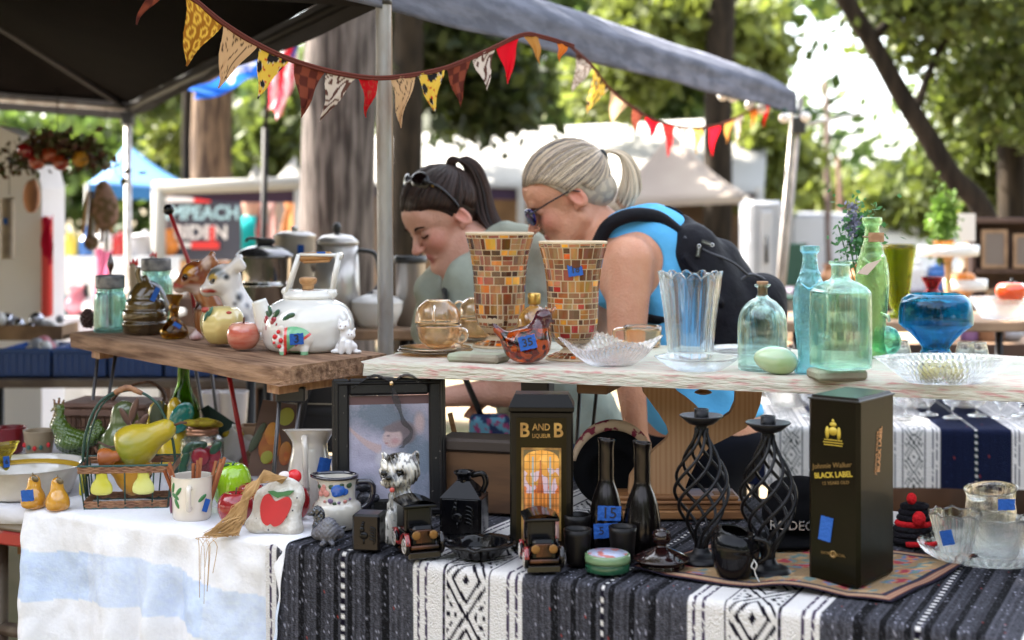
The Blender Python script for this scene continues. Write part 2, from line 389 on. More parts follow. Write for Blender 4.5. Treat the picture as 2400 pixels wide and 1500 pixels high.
tree('thin reddish trunk in front of the white house', [at(1974, 760, 22), at(1972, 520, 22), at(1966, 420, 22), at(1962, 370, 22)], (.05, .03), M('bark_red', (.18, .11, .085), .9), [E(2050, 455, 26, 130, 30, 1.2, 1300, .13)], YG, name='slim_tree')
tree('small dark trunk behind the right hand leafy tree', col(2212, 2206, 14), (.06, .05), BARKD, [E(2170, 470, 15, 110, 70, .8, 1900, .09)], GREEN, name='slim_tree')
# unseen tree added over the stall so its crown blocks direct sun
t = thing('added_shade_tree', 'tall unseen tree added so its high crown shades the stall', 'tree'); trunk(t, [(-5.2, 4.6, -.1), (-5.1, 4.6, 1.5), (-4.6, 4.4, 4), (-3.6, 4.2, 6)], (.3, .18), BARK)
leaves(t, 'crown', [((-3.4, 4.6, 4.9), (2.2, 2.2, .9), 7000, .1), ((-1.2, 3.4, 5.4), (2.4, 2.0, .8), 3000, .1), ((-4.4, 6.2, 4.6), (1.5, 1.5, .8), 2500, .1)], GREEN)
# far wood: one mass
def far_wood():
    B = []
    for px, py, rx, ry, n in [(60, 330, 260, 90, 1500), (560, 300, 200, 170, 3200), (900, 200, 260, 190, 4500), (1250, 230, 220, 110, 1500), (1500, 240, 260, 130, 2600), (1640, 330, 130, 170, 2400),
                              (2380, 330, 110, 200, 2600), (1000, 440, 1400, 60, 9000), (2080, 460, 170, 20, 800), (1220, 296, 420, 34, 5200), (1120, 30, 330, 110, 3800), (1650, 30, 330, 90, 2600)]:
        B.append(E(px, py, random.uniform(30, 36), rx, ry, 2.0, n, .24))
    leaves(None, 'far_woodland', B, (.06, .1, .022), .3)
far_wood(); tag(bpy.data.objects['far_woodland'], 'green woodland closing the view behind the market', 'woodland', kind='stuff')

# ---- tents and canopies
STEEL = M('weathered_steel', (.33, .32, .31), .5, metal=.7, col2=(.2, .15, .12), ns=18, nd=6, stretch=(1, 1, .3), lo=.45, hi=.7, bump=.3, bs=60)
ALU = M('tent_aluminium', (.55, .53, .5), .45, metal=.5, col2=(.4, .36, .33), ns=20)
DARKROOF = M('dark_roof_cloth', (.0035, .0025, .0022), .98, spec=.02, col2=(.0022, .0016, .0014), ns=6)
GREYCLOTH = M('grey_canopy_cloth', (.2, .21, .26), .9, col2=(.13, .138, .175), ns=7, nd=8, stretch=(1, 1, 4), transl=.3, bump=.3, bs=18)
P1 = Vector((-2.07, 7.67, 1.90)); P2 = Vector((-.30, 3.32, 1.90)); P3 = Vector((1.4, 7.0, 1.90)); P0 = Vector((-5.0, 6.6, 2.08)); PN = Vector((-3.8, 1.8, 1.95)); PK = Vector((-2.9, 4.9, 2.8))
def strip(b, A, B, drop, n=16, mi=0, sag=.01, off=Vector((0, 0, 0)), seed=0):
    def f(u, v):
        p = A.lerp(B, u); return p + off + Vector((noise.noise(Vector((u * 9 + seed, v * 2, 0))) * sag * 2, noise.noise(Vector((u * 9, v, 3 + seed))) * sag * 2, -drop * v - sag * math.sin(u * 9 + seed) * v))
    b.grid(f, n, 4, mi)
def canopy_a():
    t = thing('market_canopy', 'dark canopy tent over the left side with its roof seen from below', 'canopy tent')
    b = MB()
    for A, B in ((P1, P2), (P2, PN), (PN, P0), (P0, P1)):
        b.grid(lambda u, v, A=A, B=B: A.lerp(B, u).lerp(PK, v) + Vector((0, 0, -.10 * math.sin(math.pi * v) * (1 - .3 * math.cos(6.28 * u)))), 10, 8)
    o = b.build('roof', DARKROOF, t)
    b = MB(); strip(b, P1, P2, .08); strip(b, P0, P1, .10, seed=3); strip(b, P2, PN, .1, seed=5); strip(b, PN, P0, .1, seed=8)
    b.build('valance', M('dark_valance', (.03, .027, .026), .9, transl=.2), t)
    b = MB(); dz = Vector((0, 0, -.035)); b.tube([P0 + dz + Vector((0, -.03, .0)), P1 + dz + Vector((0, -.03, 0))], .016); b.build('eave_bar', ALU, t)
    b = MB(); b.tube([P1 + dz, P2 + dz], .014); b.build('eave_bar', M('dark_bar', (.012, .01, .01), .6, metal=.2, spec=.2), t)
    for A in (P1, P2, P0, PN):
        b = MB(); b.tube([A + dz, PK + Vector((0, 0, -.12))], .013); b.build('rafter', M('dark_bar'), t)
    for A in (P1, P0, PN):
        b = MB(); b.tube([(A.x, A.y, 0), (A.x, A.y, A.z - .02)], .02, 10); b.box((A.x - .04, A.y - .04, 0), (A.x + .04, A.y + .04, .01)); b.build('post', ALU, t)
    b = MB(); b.box((P1.x - .03, P1.y - .035, P1.z - .12), (P1.x + .03, P1.y + .035, P1.z - .01), bev=.005); b.build('corner_joint', M('black_plastic', (.02, .02, .02), .4), t)
canopy_a()
def post2():
    t = thing('tent_post', 'grey weathered steel post between the two wooden planks', 'tent post', (P2.x, P2.y - .01, 0))
    b = MB(); n = 40
    b.tube([(0.012 - .012 * i / n * 1.0, 0, 1.98 * i / n) for i in range(n + 1)], [.0185] * (n + 1), 16); b.build('pipe', STEEL, t)
    b = MB(); b.tube([(.0, 0, 1.815), (.0, 0, 1.832)], .021, 16); b.build('black_band', M('black_plastic'), t)
    b = MB(); b.tube([(.019, -.004, 1.0), (.021, -.004, 1.4), (.019, -.003, 1.75), (.017, 0, 1.83)], .0025, 6); b.build('cord', M('cord_brown', (.3, .22, .15), .9), t)
post2()
def canopy_b():
    t = thing('canopy_flap', 'frayed grey canopy cloth stretched between the steel post and the right hand legs', 'canopy')
    nrm = Vector((-(P3 - P2).y, (P3 - P2).x, 0)).normalized(); A = P2 + Vector((.0, -.02, 0)); B = P3
    A2 = A - (B - A) * .5
    def f(u, v):
        p = A2.lerp(B, u); z = -.1 * (v - .35) / .65 + .012 * (1 - u) if v > .35 else (.35 - v) / .35 * .1 + .012 * (1 - u)
        o = nrm * ((.35 - v) / .35 * .16) if v < .35 else nrm * 0
        return p + o + Vector((0, 0, z + .007 * noise.noise(Vector((u * 14, v * 3, 0)))  - (.006 * abs(math.sin(u * 14)) if v > .9 else 0))) + nrm * (.010 * noise.noise(Vector((u * 12, v * 4, 7))))
    b = MB(); b.grid(f, 70, 12)
    o = b.build('cloth', GREYCLOTH, t); md = o.modifiers.new('s', 'SOLIDIFY'); md.thickness = .003
    b = MB(); dn = Vector((0, 0, -.012)) + nrm * .02; b.tube([A + dn, B + dn], .013); b.build('frame_bar', ALU, t)
    for dx in (0, .032):
        b = MB(); b.tube([B + Vector((-.01 + dx, -.01, -.02)), Vector((B.x - .175 + dx * .6, B.y, 0))], .0125, 8); b.build('post', M('leg_bronze', (.3, .26, .23), .4, metal=.6), t)
    b = MB(); b.box((B.x - .03, B.y - .04, B.z - .2), (B.x + .04, B.y + .03, B.z - .12), bev=.006); b.build('slider', M('black_plastic'), t)
    b = MB(); b.tube([B + Vector((.03, 0, -.16)), B + Vector((.35, .15, -.09))], .009, 6); b.build('truss_bar', ALU, t)
canopy_b()
WHITEC = M('white_tent_cloth', (.4, .39, .365), .8, transl=.25); BEIGEC = M('beige_tent_cloth', (.36, .31, .265), .85, transl=.3, col2=(.32, .27, .235), ns=2)
PURP = M('dark_purple_cloth', (.05, .035, .07), .9); BLUEC = M('blue_tent_cloth', (.03, .17, .42), .7, transl=.3)
def face(b, pts, mi=0): b.add([V3(p) for p in pts], [tuple(range(len(pts)))], mi, False)
def solidify(o, th=.01): m = o.modifiers.new('s', 'SOLIDIFY'); m.thickness = th; return o
def white_tent():
    t = thing('long_white_tent', 'long white market tent with a sloping roof behind the two women', 'tent')
    A, B, C, D = at(866, 432, 16), at(1790, 452, 16), at(1800, 272, 19.5), at(860, 318, 19.5)
    b = MB(); b.grid(lambda u, v: (A.lerp(B, u)).lerp(D.lerp(C, u), v) + Vector((0, 0, -.10 * math.sin(v * 3.14))), 12, 6); face(b, [D, C, C + Vector((0, 3, -.7)), D + Vector((0, 3, -.7))])
    solidify(b.build('roof', WHITEC, t))
    b = MB(); up = Vector((0, .05, -.14)); face(b, [A + Vector((0, .05, 0)), B + Vector((0, .05, 0)), B + up, A + up]); b.build('valance', PURP, t)
    for px in (868, 1222, 1500, 1780):
        b = MB(); p = at(px, 440, 16); b.tube([(p.x, 16, 0), (p.x, 16, p.z)], .05, 8); b.build('post', WHITEC, t)
    b = MB(); face(b, [D + Vector((0, 0, -.3)), C + Vector((0, 0, -.5)), Vector((C.x, C.y, 0)), Vector((D.x, D.y, 0))]); b.build('back_wall', M('tent_wall_tan', (.3, .2, .13), .9, col2=(.12, .08, .06), ns=1.2), t)
white_tent()
def peak_tent(label, peak, corners, mat, drop, name='peaked_tent', inner=None, posts=True):
    t = thing(name, label, 'tent'); b = MB(); n = len(corners)
    for i in range(n):
        A, B = corners[i], corners[(i + 1) % n]
        b.grid(lambda u, v: A.lerp(B, u).lerp(peak, v) + Vector((0, 0, -.12 * math.sin(3.14 * v) * (peak.z - A.z))), 6, 6)
    solidify(b.build('roof', mat, t))
    b = MB()
    for i in range(n):
        A, B = corners[i], corners[(i + 1) % n]; d = Vector((0, 0, -drop)); face(b, [A, B, B + d, A + d])
    solidify(b.build('valance', mat, t), .006)
    if posts:
        for A in corners:
            b = MB(); b.tube([(A.x, A.y, 0), (A.x, A.y, A.z)], .025, 8); b.build('post', WHITEC, t)
    return t
t = peak_tent('beige peaked tent with dark goods hanging inside, behind the older woman', at(1572, 305, 13.6), [at(1400, 478, 13), at(1752, 462, 12.4), at(1768, 466, 15), at(1450, 470, 15)], BEIGEC, .05)
peak_tent('bright blue peaked canopy behind the left canopy leg', at(296, 335, 14.6), [at(205, 430, 13.6), at(480, 448, 13.6), at(470, 446, 16.2), at(230, 440, 16.2)], BLUEC, .12)
peak_tent('small white pointed tent top above the booth with the dark poster', at(606, 352, 15.4), [at(570, 440, 15), at(648, 440, 15), at(650, 440, 16), at(575, 440, 16)], WHITEC, .1)
peak_tent('white tent top just left of the thick grey trunk', at(692, 366, 14.4), [at(612, 442, 14), at(712, 436, 14), at(716, 438, 15), at(630, 440, 15)], WHITEC, .1)
def booth():
    t = thing('white_frame_booth', 'white pipe frame booth with a dark shade cloth inside', 'booth'); Y = 11
    for (a, b_, c, d, r) in ((372, 432, 372, 740, .055), (700, 430, 704, 740, .04)):
        b = MB(); p, q = at(a, b_, Y), at(c, d, Y); b.tube([p, (q.x, Y, 0)], r, 10); b.build('post', WHITEC, t)
    b = MB(); b.tube([at(360, 441, Y), at(705, 430, Y)], .055, 10); b.build('top_rail', WHITEC, t)
    b = MB(); face(b, [at(372, 446, Y + .05), at(700, 440, Y + .05), at(700, 474, Y + .1), at(520, 472, Y + .1), at(380, 452, Y + .1)]); solidify(b.build('shade_cloth', PURP, t))
    b = MB(); face(b, [at(385, 445, Y + 1.5), at(715, 445, Y + 1.5), at(715, 800, Y + 1.5), at(385, 800, Y + 1.5)]); solidify(b.build('back_cloth', M('booth_back', (.28, .22, .24), .9, col2=(.45, .25, .12), ns=1.5), t))
    s = thing('dark_poster', 'dark slogan board with pale blue and white lettering in the white booth', 'poster')
    b = MB(); b.box(at(380, 612, Y + .2), at(566, 458, Y + .24)); b.build('board', M('poster_dark', (.05, .055, .085), .6), s)
    k = Y / F; L = lambda x, y: TR(*at(x, y, Y + .19)) @ RX(90)
    b = MB(); b.text('IMPEACH', 46 * k, L(474, 500), ext=.002, bold=.004, sx=.92); b.build('lettering', M('poster_blue', (.45, .72, .85), .6), s)
    b = MB(); b.text('BIDEN', 46 * k, L(470, 546), ext=.002, bold=.004); b.build('lettering', M('poster_white', (.8, .78, .8), .6), s)
    b = MB(); b.box(at(384, 474, Y + .17), at(455, 462, Y + .19)); b.box(at(384, 580, Y + .17), at(452, 568, Y + .19)); b.build('white_stripes', M('poster_white'), s)
    for q in ((455, 475, 494, 461), (448, 583, 514, 567), (492, 566, 503, 530)): b = MB(); b.box(at(q[0], q[1], Y + .165), at(q[2], q[3], Y + .19)); b.build('red_stripe', M('poster_red', (.8, .04, .04), .6), s)
booth()
def trailer():
    t = thing('white_trailer', 'tall white trailer with a rounded roof and red rear edge at the far left', 'trailer'); Y = 6.2; k = Y / F
    a = at(98, 0, Y).x; zt = 1.35 + 190 * k; b = MB()
    pr = [(a - 3, .35), (a, .35), (a, zt - .28), (a - .03, zt - .15), (a - .10, zt - .05), (a - .22, zt), (a - 3, zt)]
    b.prism(pr, .32, T=TR(0, Y, 0)); b.build('body', M('trailer_white', (.78, .78, .84), .4, col2=(.7, .7, .76), ns=2), t)
    b = MB(); b.box((a + .002, Y - .02, .86), (a + .04, Y + .04, 1.3), bev=.01); b.build('red_edge', M('gloss_red', (.62, .015, .02), .3), t)
    b = MB(); b.tube([(a - .5, Y + .3, .33), (a - .5, Y + .5, .33)], .33, 20); b.build('wheel', M('black_rubber', (.02, .02, .02), .8), t)
    b = MB(); b.box((a - .62, Y - .012, .95), (a - .61, Y, 1.5)); b.box((a - .3, Y - .03, 1.08), (a - .26, Y, 1.14), bev=.005); b.build('door_seam', M('seam_grey', (.2, .2, .22), .5), t)
trailer()
def house():
    t = thing('white_house', 'long white house with a blue roof beyond the trees at the right', 'house'); Y = 30; k = Y / F
    b = MB(); b.box(at(1960, 640, Y), at(2200, 470, Y + 4)); b.build('wall', M('house_white', (.75, .74, .72), .7), t)
    b = MB(); A, B = at(1950, 472, Y - .3), at(2330, 472, Y - .3); face(b, [A, B, B + Vector((0, 2.5, .6)), A + Vector((.4, 2.5, .6))]); solidify(b.build('roof', M('house_blue', (.1, .2, .42), .6), t), .1)
    for x in (2010, 2080, 2150):
        b = MB(); b.box(at(x, 545, Y - .03), at(x + 26, 500, Y)); b.build('window', M('dark_pane', (.08, .1, .13), .15), t)
house()
for lb, x0, y0, x1, y1, Y, d in (('pale grey metal cabinet to the left of the double tent leg', 1758, 470, 1835, 680, 8.0, .4), ('low white trailer roof seen behind the blue fish bottle', 1850, 500, 2010, 600, 20, 3)):
    t = thing('storage_cabinet' if d < 1 else 'low_trailer', lb, 'cabinet' if d < 1 else 'trailer'); b = MB(); p, q = at(x0, y1, Y), at(x1, y0, Y); b.box((p.x, Y, 0), (q.x, Y + d, q.z), bev=.02); b.build('body', M('cabinet_grey', (.42, .43, .46), .5, col2=(.36, .37, .4), ns=3), t)
    b = MB(); b.box((p.x + .06, Y - .015, .3), (q.x - .06, Y - .002, q.z - .06), bev=.004); b.build('door_panel', M('cabinet_pale', (.5, .5, .52), .5), t)
    b = MB(); b.tube([(q.x - .1, Y - .04, q.z - .35), (q.x - .1, Y - .04, q.z - .2)], .01); b.build('handle', M('black_plastic'), t)
# ------------------------------------------------------------------ tables, cloths, planks
O = Vector((0, 2.31, .75)); U = Vector((.894, -.447, 0)); W = Vector((.447, .894, 0)); TANG = -26.57
def T_(a, b, z=0.0): return O + U * a + W * b + Vector((0, 0, z))
TT = Matrix.Translation(O) @ RZ(TANG)
WOODOLD = M('old_plank_wood', (.33, .2, .125), .8, col2=(.12, .065, .04), ns=9, nd=9, stretch=(.7, 7, 7), lo=.4, hi=.66, bump=.6, bs=25, mrot=130)
WOODRED = M('red_painted_board', (.35, .03, .02), .6, col2=(.3, .22, .17), ns=8, nd=6, lo=.5, hi=.56)
PIPE = M('old_pipe', (.16, .13, .1), .6, metal=.5, col2=(.09, .06, .045), ns=20)
def front_table():
    t = thing('trestle_table', 'long board table on rusty pipe legs under the cloths', 'table', O, R(TANG))
    b = MB(); b.box((-2.3, .0, -.045), (1.9, .76, 0), bev=.006); b.build('tabletop', M('board_grey', (.35, .31, .27), .8, col2=(.2, .16, .13), ns=8, stretch=(.4, 4, 1)), t)
    b = MB(); b.box((-2.3, .004, -.075), (1.9, .03, -.047), bev=.004); b.build('apron', WOODRED, t)
    for x in (-1.22, -.1, 1.5):
        for y in (.08, .68):
            b = MB(); b.tube([(x, y, -.75), (x, y, -.076)], .019, 10); b.build('leg', PIPE, t)
    for y in (.08, .68):
        b = MB(); b.tube([(-1.22, y, -.27), (1.5, y, -.27)], .015, 8); b.build('brace', PIPE, t)
    b = MB(); b.box((-1.19, .1, -.12), (-1.15, .66, -.08)); b.build('crossbar', M('raw_wood', (.3, .17, .09), .8), t)
front_table()
LINEN = M('white_linen', (.66, .65, .7), .9, attr=True, bump=.35, bs=55, transl=.1)
def wr(p, s=1.0, f=9): return Vector((noise.noise(Vector(p) * f) * .004 * s, noise.noise(Vector(p) * f + Vector((9, 0, 0))) * .004 * s, abs(noise.noise(Vector(p) * f * .7 + Vector((0, 9, 0)))) * .004 * s))
def tablecloth():
    def f(u, v):
        a = -2.0 + 1.535 * u; q = .78 * v - .03 - .012 * math.sin(a * 9); z = .004
        if q < 0: z = .004 + q * .9; q = -.006
        p = Vector((a, q, z)); return p + wr(p) * (1 if z > 0 else .4)
    b = MB(); b.grid(f, 90, 44, colf=lambda u, v: (1, 1, 1)); m = M('white_linen_top', (.64, .63, .67), .9, bump=.35, bs=55)
    o = solo('white_tablecloth', b, m, 'plain white cloth lying flat over the left end of the table', 'tablecloth', O, R(TANG)); solidify(o, .0015)
def towel():
    n1, n2 = 200, 170; Lt = .16; H = .52
    def pos(u, v):
        s = v * (Lt + H) - Lt; a = -1.045 + .585 * u + (.035 * (1 - v) * (1 if u > .5 else 0)) - .03 * v * (1 - u) - .03 * max(0, s) * u
        if s < 0: p = Vector((a + .05 * (-s) * 3 * u, -s, .0075)); return p + wr(p, 1.0, 7)
        ph = a * 46 + 1.5 * math.sin(a * 17); amp = min(1, s * 7) * .015
        fold = math.sin(ph) * amp + .010 * noise.noise(Vector((a * 12, s * 3, 0))) * min(1, s * 8) + .004 * noise.noise(Vector((a * 40, s * 25, 0)))
        r = .012; q = min(s, r * 1.57); ang = q / r
        return Vector((a, -.004 - r * math.sin(ang) - .016 * min(1, s * 4) + fold * 1.3 * (s > 0), .0075 - r * (1 - math.cos(ang)) - max(0, s - q)))
    def colf(u, v):
        s = v * (Lt + H) - Lt; c = (.93, .93, .97)
        off = .062 + .042 * u + .016 * math.sin(u * 7 + 1.2) * (1 - u * .5)
        if off < s < off + .092:
            g = noise.noise(Vector((u * 60, v * 90, 0))) * .06; q = 1 if (u < .28 or .62 < u < .75) else .75
            c = (.66 * q + .93 * (1 - q) + g, .77 * q + .93 * (1 - q) + g, .97)
        return c
    b = MB(); b.grid(pos, n1, n2, colf=colf)
    m = M('towel_cotton', (.8, .8, .8), .9, attr=True, col2=(.95, .95, .96), ns=160, lo=.3, hi=.7, bump=.18, bs=140, transl=.15)
    o = solo('striped_towel', b, m, 'thin white towel with a pale blue band hanging over the table front', 'towel', O, R(TANG)); solidify(o, .0012)
tablecloth(); towel()
def serape(name, label, loc, rz, a0, a1, depth, hang, D, per, dark, navy, da=.0025, dt=.004, tint=None):
    nu = int((a1 - a0) / da); nv = int((depth + hang) / dt); rnd = np.random.rand(nv + 1, nu + 1); rn2 = np.random.rand(nv + 1, nu + 1)
    Wt = (.86, .83, .82)
    def colf(u, v):
        i = int(u * nu + .5); j = int(v * nv + .5); a = a0 + (a1 - a0) * u; t = (depth + hang) * v
        p = (a - D + per / 2) % per - per / 2; q = abs(p); sc = per / .482
        q /= sc; p /= sc
        if q < .037:
            P_ = .118; tt = (t / sc) % P_; y = abs(tt - P_ / 2) / (P_ / 2)        # 0 at a diamond's heart, 1 at the cross between
            g = q / .037; dd = g * .9 + y
            w_ = .075
            on_ = abs(dd - 1.02) < w_ or abs(dd - .62) < w_ or dd < .16 or (y > .55 and abs(g - .9 * (y - .1)) < .0) or (dd > 1.3 and abs(dd - 1.42) < w_) or (dd > 1.7)
            on_ = on_ and not (int(t / .008) % 2 == 0 and dd > 1.25 and g > .55 and y > .6)
            return dark if on_ else Wt
        if q < .040: return Wt
        if q < .0445: return dark if (int(t / .006) % 3) else (.12, .1, .16)
        if q < .074: return Wt
        if q < .079: return navy if rnd[j, i] > .15 else Wt
        if q < .088: return Wt
        if q < .093: return navy if rnd[j, i] > .2 else Wt
        if q < .102: return Wt
        if q > .2375: return Wt if int(t / .009) % 2 else dark
        e = .1 if q < .15 else .08
        band = .5 + .5 * math.sin(q * 520) if q > .12 else .5
        g = e * (.45 + .6 * band) + .025 * (rn2[j, i] - .5)
        if .150 < q < .163 or .187 < q < .197 or .222 < q < .232: g = .011
        if any(abs(q - z_) < .0013 for z_ in (.112, .121, .134, .143, .171, .178, .206, .214)): g = .045 + .07 * rn2[j, i] * (rnd[j, i] > .4)
        if rnd[j, i] > .965 and int(t / .008) % 2: g += .3
        if rnd[j, i] > .84: g += .04
        c = (g * .9, g * .9, g * 1.1)
        if tint: c = tuple(q * (.8 + 2 * g) for q in tint)
        if rnd[j, i] < .0012: c = (.35, .05, .04)
        return c
    def pos(u, v):
        a = a0 + (a1 - a0) * u; t = (depth + hang) * v; s = t - depth
        if s < 0: return Vector((a, -s, .004 + .0025 * abs(noise.noise(Vector((a * 6, s * 6, 3))))))
        r = .014; q = min(s, r * 1.57); an = q / r; wob = .006 * noise.noise(Vector((a * 6, s * 4, 0))) * min(1, s * 6) + .004 * math.sin(a * 21) * min(1, s * 5)
        return Vector((a, -.003 - r * math.sin(an) + wob, .005 - r * (1 - math.cos(an)) - max(0, s - q)))
    b = MB(); b.grid(pos, nu, nv, colf=colf)
    m = M('serape_wool', (.5, .5, .5), .95, attr=True, bump=1.0, bs=330, spec=.1)
    return solo(name, b, m, label, 'blanket', loc, rz)
DK = (.008, .006, .016); NV = (.07, .05, .1)
serape('serape_blanket', 'black, grey and white woven blanket with diamond bands draped over the near table', O, R(TANG), -.478, 1.62, .74, .40, -.075, .482, DK, NV)
# --- planks
PZ, LZ = 1.046, 1.04
DN = Vector((.952, -.307, 0)); NN = Vector((.307, .952, 0)); PO = Vector((-.289, 2.753, PZ)); PANG = math.degrees(math.atan2(-.307, .952))
BLACKM = M('black_iron', (.018, .018, .02), .45, metal=.4)
def hairpin(parent, x, y, z0, z1, wdt=.045, lean=(-.03, 0), brk=True):
    b = MB(); r = .0042; h = wdt / 2
    b.tube([(x - h, y, z0), (x - h * .75 + lean[0], y + lean[1], z1 + .012), (x - h * .5 + lean[0], y + lean[1], z1 + .004), (x + h * .5 + lean[0], y + lean[1], z1 + .004), (x + h * .75 + lean[0], y + lean[1], z1 + .012), (x + h, y, z0)], r, 8)
    b.build('leg', M('hairpin_steel', (.09, .085, .085), .35, metal=.8), parent)
    if brk: b = MB(); b.box((x - h - .008, y - .012, z0 - .028), (x + h + .008, y + .03, z0 + .002), bev=.003); b.build('bracket', BLACKM, parent)
def right_plank():
    t = thing('plank_shelf', 'long plank shelf in worn pale green paint on black hairpin legs', 'shelf', PO, R(PANG))
    m = M('worn_green_paint', (.52, .54, .44), .8, col2=(.42, .3, .27), ns=22, nd=9, stretch=(1, 7, 9), lo=.5, hi=.72, bump=.7, bs=22)
    m2 = M('worn_green_paint_edge', (.55, .52, .43), .8, col2=(.5, .24, .22), ns=24, nd=9, stretch=(1, 5, 6), lo=.5, hi=.68, bump=.9, bs=22)
    for i, (y0, y1) in enumerate(((0, .165), (.168, .335), (.338, .5))):
        n = 60; b = MB()
        def f(u, v, y0=y0, y1=y1):
            x = 1.62 * u + (.012 * noise.noise(Vector((v * 4, i, 0))) if u == 0 else 0); P = [(y0, -.027), (y0 - .001, -.004), (y0 + .004, 0), (y1 - .003, 0), (y1, -.004), (y1, -.027)]
            k = int(v * 5 + .01); y, z = P[k]; w_ = .0035 * noise.noise(Vector((x * 14, k, i))) if k < 2 and i == 0 else 0
            return Vector((x, y - w_, z + (w_ * .7 if k == 0 else 0)))
        b.grid(f, n, 5); b.grid(lambda u, v, y0=y0, y1=y1: Vector((1.62 * u, y0 + (y1 - y0) * v, -.027)), 2, 1)
        b.add([(0, y0, -.027), (0, y1, -.027), (0, y1, -.002), (0, y0, -.002)], [(0, 3, 2, 1)])
        b.build('board', m2 if i == 0 else m, t)
    for x in (.42, 1.35):
        b = MB(); b.box((x, .03, -.048), (x + .06, .47, -.0275), bev=.003); b.build('batten', M('batten_brown', (.2, .11, .06), .8), t)
    hairpin(t, .33, .07, -.03, -.29, .04, (-.035, .02)); hairpin(t, .34, .44, -.03, -.29, .04, (-.02, 0), False); hairpin(t, 1.5, .44, -.03, -.29, .04, (.03, 0), False)
right_plank()
LB = on(655, 862, LZ); LA = on(165, 779, LZ); LC = on(908, 829, LZ)
def left_plank():
    t = thing('brown_plank_shelf', 'thick rough brown plank shelf on black hairpin legs, left of the tent post', 'shelf')
    ex = (LA - LB).normalized(); ey = (LC - LB); Ln = (LA - LB).length; Wd = ey.length; ey.normalize(); n = 70; b = MB()
    def f(u, v):
        x = u * Ln; P = [(0, -.036), (-.002, -.005), (.004, 0), (Wd - .004, 0), (Wd, -.005), (Wd, -.036)]; k = int(v * 5 + .01); y, z = P[k]
        rc = max(0, .05 - x) ** 2 * 12 if k < 3 else 0
        w_ = .004 * noise.noise(Vector((x * 12, k * .4, 0))); return LB + ex * (x + (w_ if u == 0 else 0)) + ey * (y + (w_ + rc if k < 3 else w_)) + Vector((0, 0, z + .001 * noise.noise(Vector((x * 9, 0, k)))))
    b.grid(f, n, 5)
    b.add([f(0, v / 5) for v in range(6)], [(0, 1, 2, 3, 4, 5)], 0, False); b.add([f(1, v / 5) for v in range(6)], [(5, 4, 3, 2, 1, 0)], 0, False)
    z_ = Vector((0, 0, -.0355)); b.add([LB + z_, LA + z_, LA + ey * Wd + z_, LC + z_], [(0, 1, 2, 3)], 0, False)
    b.build('board', WOODOLD, t)
    bt = M('batten_tan', (.45, .25, .13), .7, col2=(.3, .15, .08), ns=20, stretch=(1, 5, 1))
    for x in (.03, Ln - .13):
        b = MB(); q = LB + ex * x; b.add([V3(q + ex * dx + ey * (dy) + Vector((0, 0, dz))) for dx in (0, .045) for dy in (.02, Wd - .04) for dz in (-.056, -.037)],
            [(0, 1, 3, 2), (4, 6, 7, 5), (0, 4, 5, 1), (2, 3, 7, 6), (0, 2, 6, 4), (1, 5, 7, 3)], 0, False); b.build('batten', bt, t)
    for q, brk in ((at(682, 880, 2.80), True), (at(250, 830, 3.40), False), (at(470, 820, 3.62), False)):
        hairpin(t, q.x, q.y, LZ - .05, .757, .042, (-.022 if brk else -.03 if q.x < -.9 else .03, 0), brk)
left_plank()
# ------------------------------------------------------------------ goods: helpers
TZ = .7595; TS = .7575      # standing height on the serape / on the white cloth
def put(name, label, cat, px, pyb, Z, r=0, group=None, rz=0):
    Yf = F * (CH - Z) / (pyb - HY); Y = Yf + r * Yf / F; k = Y / F
    t = thing(name, label, cat, ((px - CX) * k, Y, Z), R(rz), group); return t, k
def B(k, T=None): b = MB(); b.T = Matrix.Diagonal((k, k, k, 1)) @ (T if T else Matrix()); return b
TAPE = M('blue_tape', (.01, .085, .36), .75, bump=.3, bs=200); INK = M('black_ink', (.01, .012, .03), .6)
def tape(parent, k, x, y, z, w, h, text='', roll=0, tx=0, rz=0, tilt=0, size=None, bold=.6):
    T = TR(x, y, z) @ RZ(rz) @ RX(90 + tilt) @ RZ(roll)
    b = B(k, T); n = 5
    V = [(-w / 2 + w * i / n, (h / 2 if j else -h / 2) + (.6 if i % 2 else -.4), 0) for j in (0, 1) for i in range(n + 1)]
    b.add(V + [(p[0], p[1], -1.2) for p in V], [(i, i + 1, n + 2 + i, n + 1 + i) for i in range(n)] + [(2 * n + 2 + i, 3 * n + 3 + i, 3 * n + 4 + i, 2 * n + 3 + i) for i in range(n)], 0, False)
    if text: b.T = b.T @ TR(tx, 0, .5); b.text(text, size or h * .8, Matrix(), 1, ext=.15, bold=bold)
    return b.build('price_tape', [TAPE, INK], parent)
GA = glass('aqua_glass', (.55, .86, .84)); GC = glass('clear_glass', (.93, .95, .94)); GB = glass('pale_blue_glass', (.62, .82, .95))
ZINC = M('old_zinc', (.26, .25, .25), .55, metal=.6, col2=(.12, .12, .13), ns=40)
def jar(label, px, pyb, Z, w, h, lidh, group='pale aqua storage jars', lidless=False):
    t, k = put('glass_jar', label, 'jar', px, pyb, Z, w, group); b = B(k)
    hh = h - lidh; out = sprof([(w * .9, 0), (w * 1.0, 4), (w, hh * .35), (w * .99, hh * .72), (w * .93, hh * .84), (w * .84, hh * .9), (w * .84, hh)], 4)
    b.lathe(wall(out, 3.5), 32, mod=lambda a, i, r, z: r * (1 + .02 * math.cos(a * 4))); b.build('jar_body', GA, t)
    b = B(k, TR(0, 0, hh - 2)); b.lathe([(w * .82, 0)] + [(w * (.9 + .015 * (i % 2)), 1 + i * lidh / 7) for i in range(8)] + [(w * .85, lidh + 3), (1e-4, lidh + 3.5)], 32)
    b.build('zinc_lid', ZINC, t); return t
jar('short aqua glass jar with rusty zinc lid at the left end of the plank', 258, 781, LZ, 37, 132, 28)
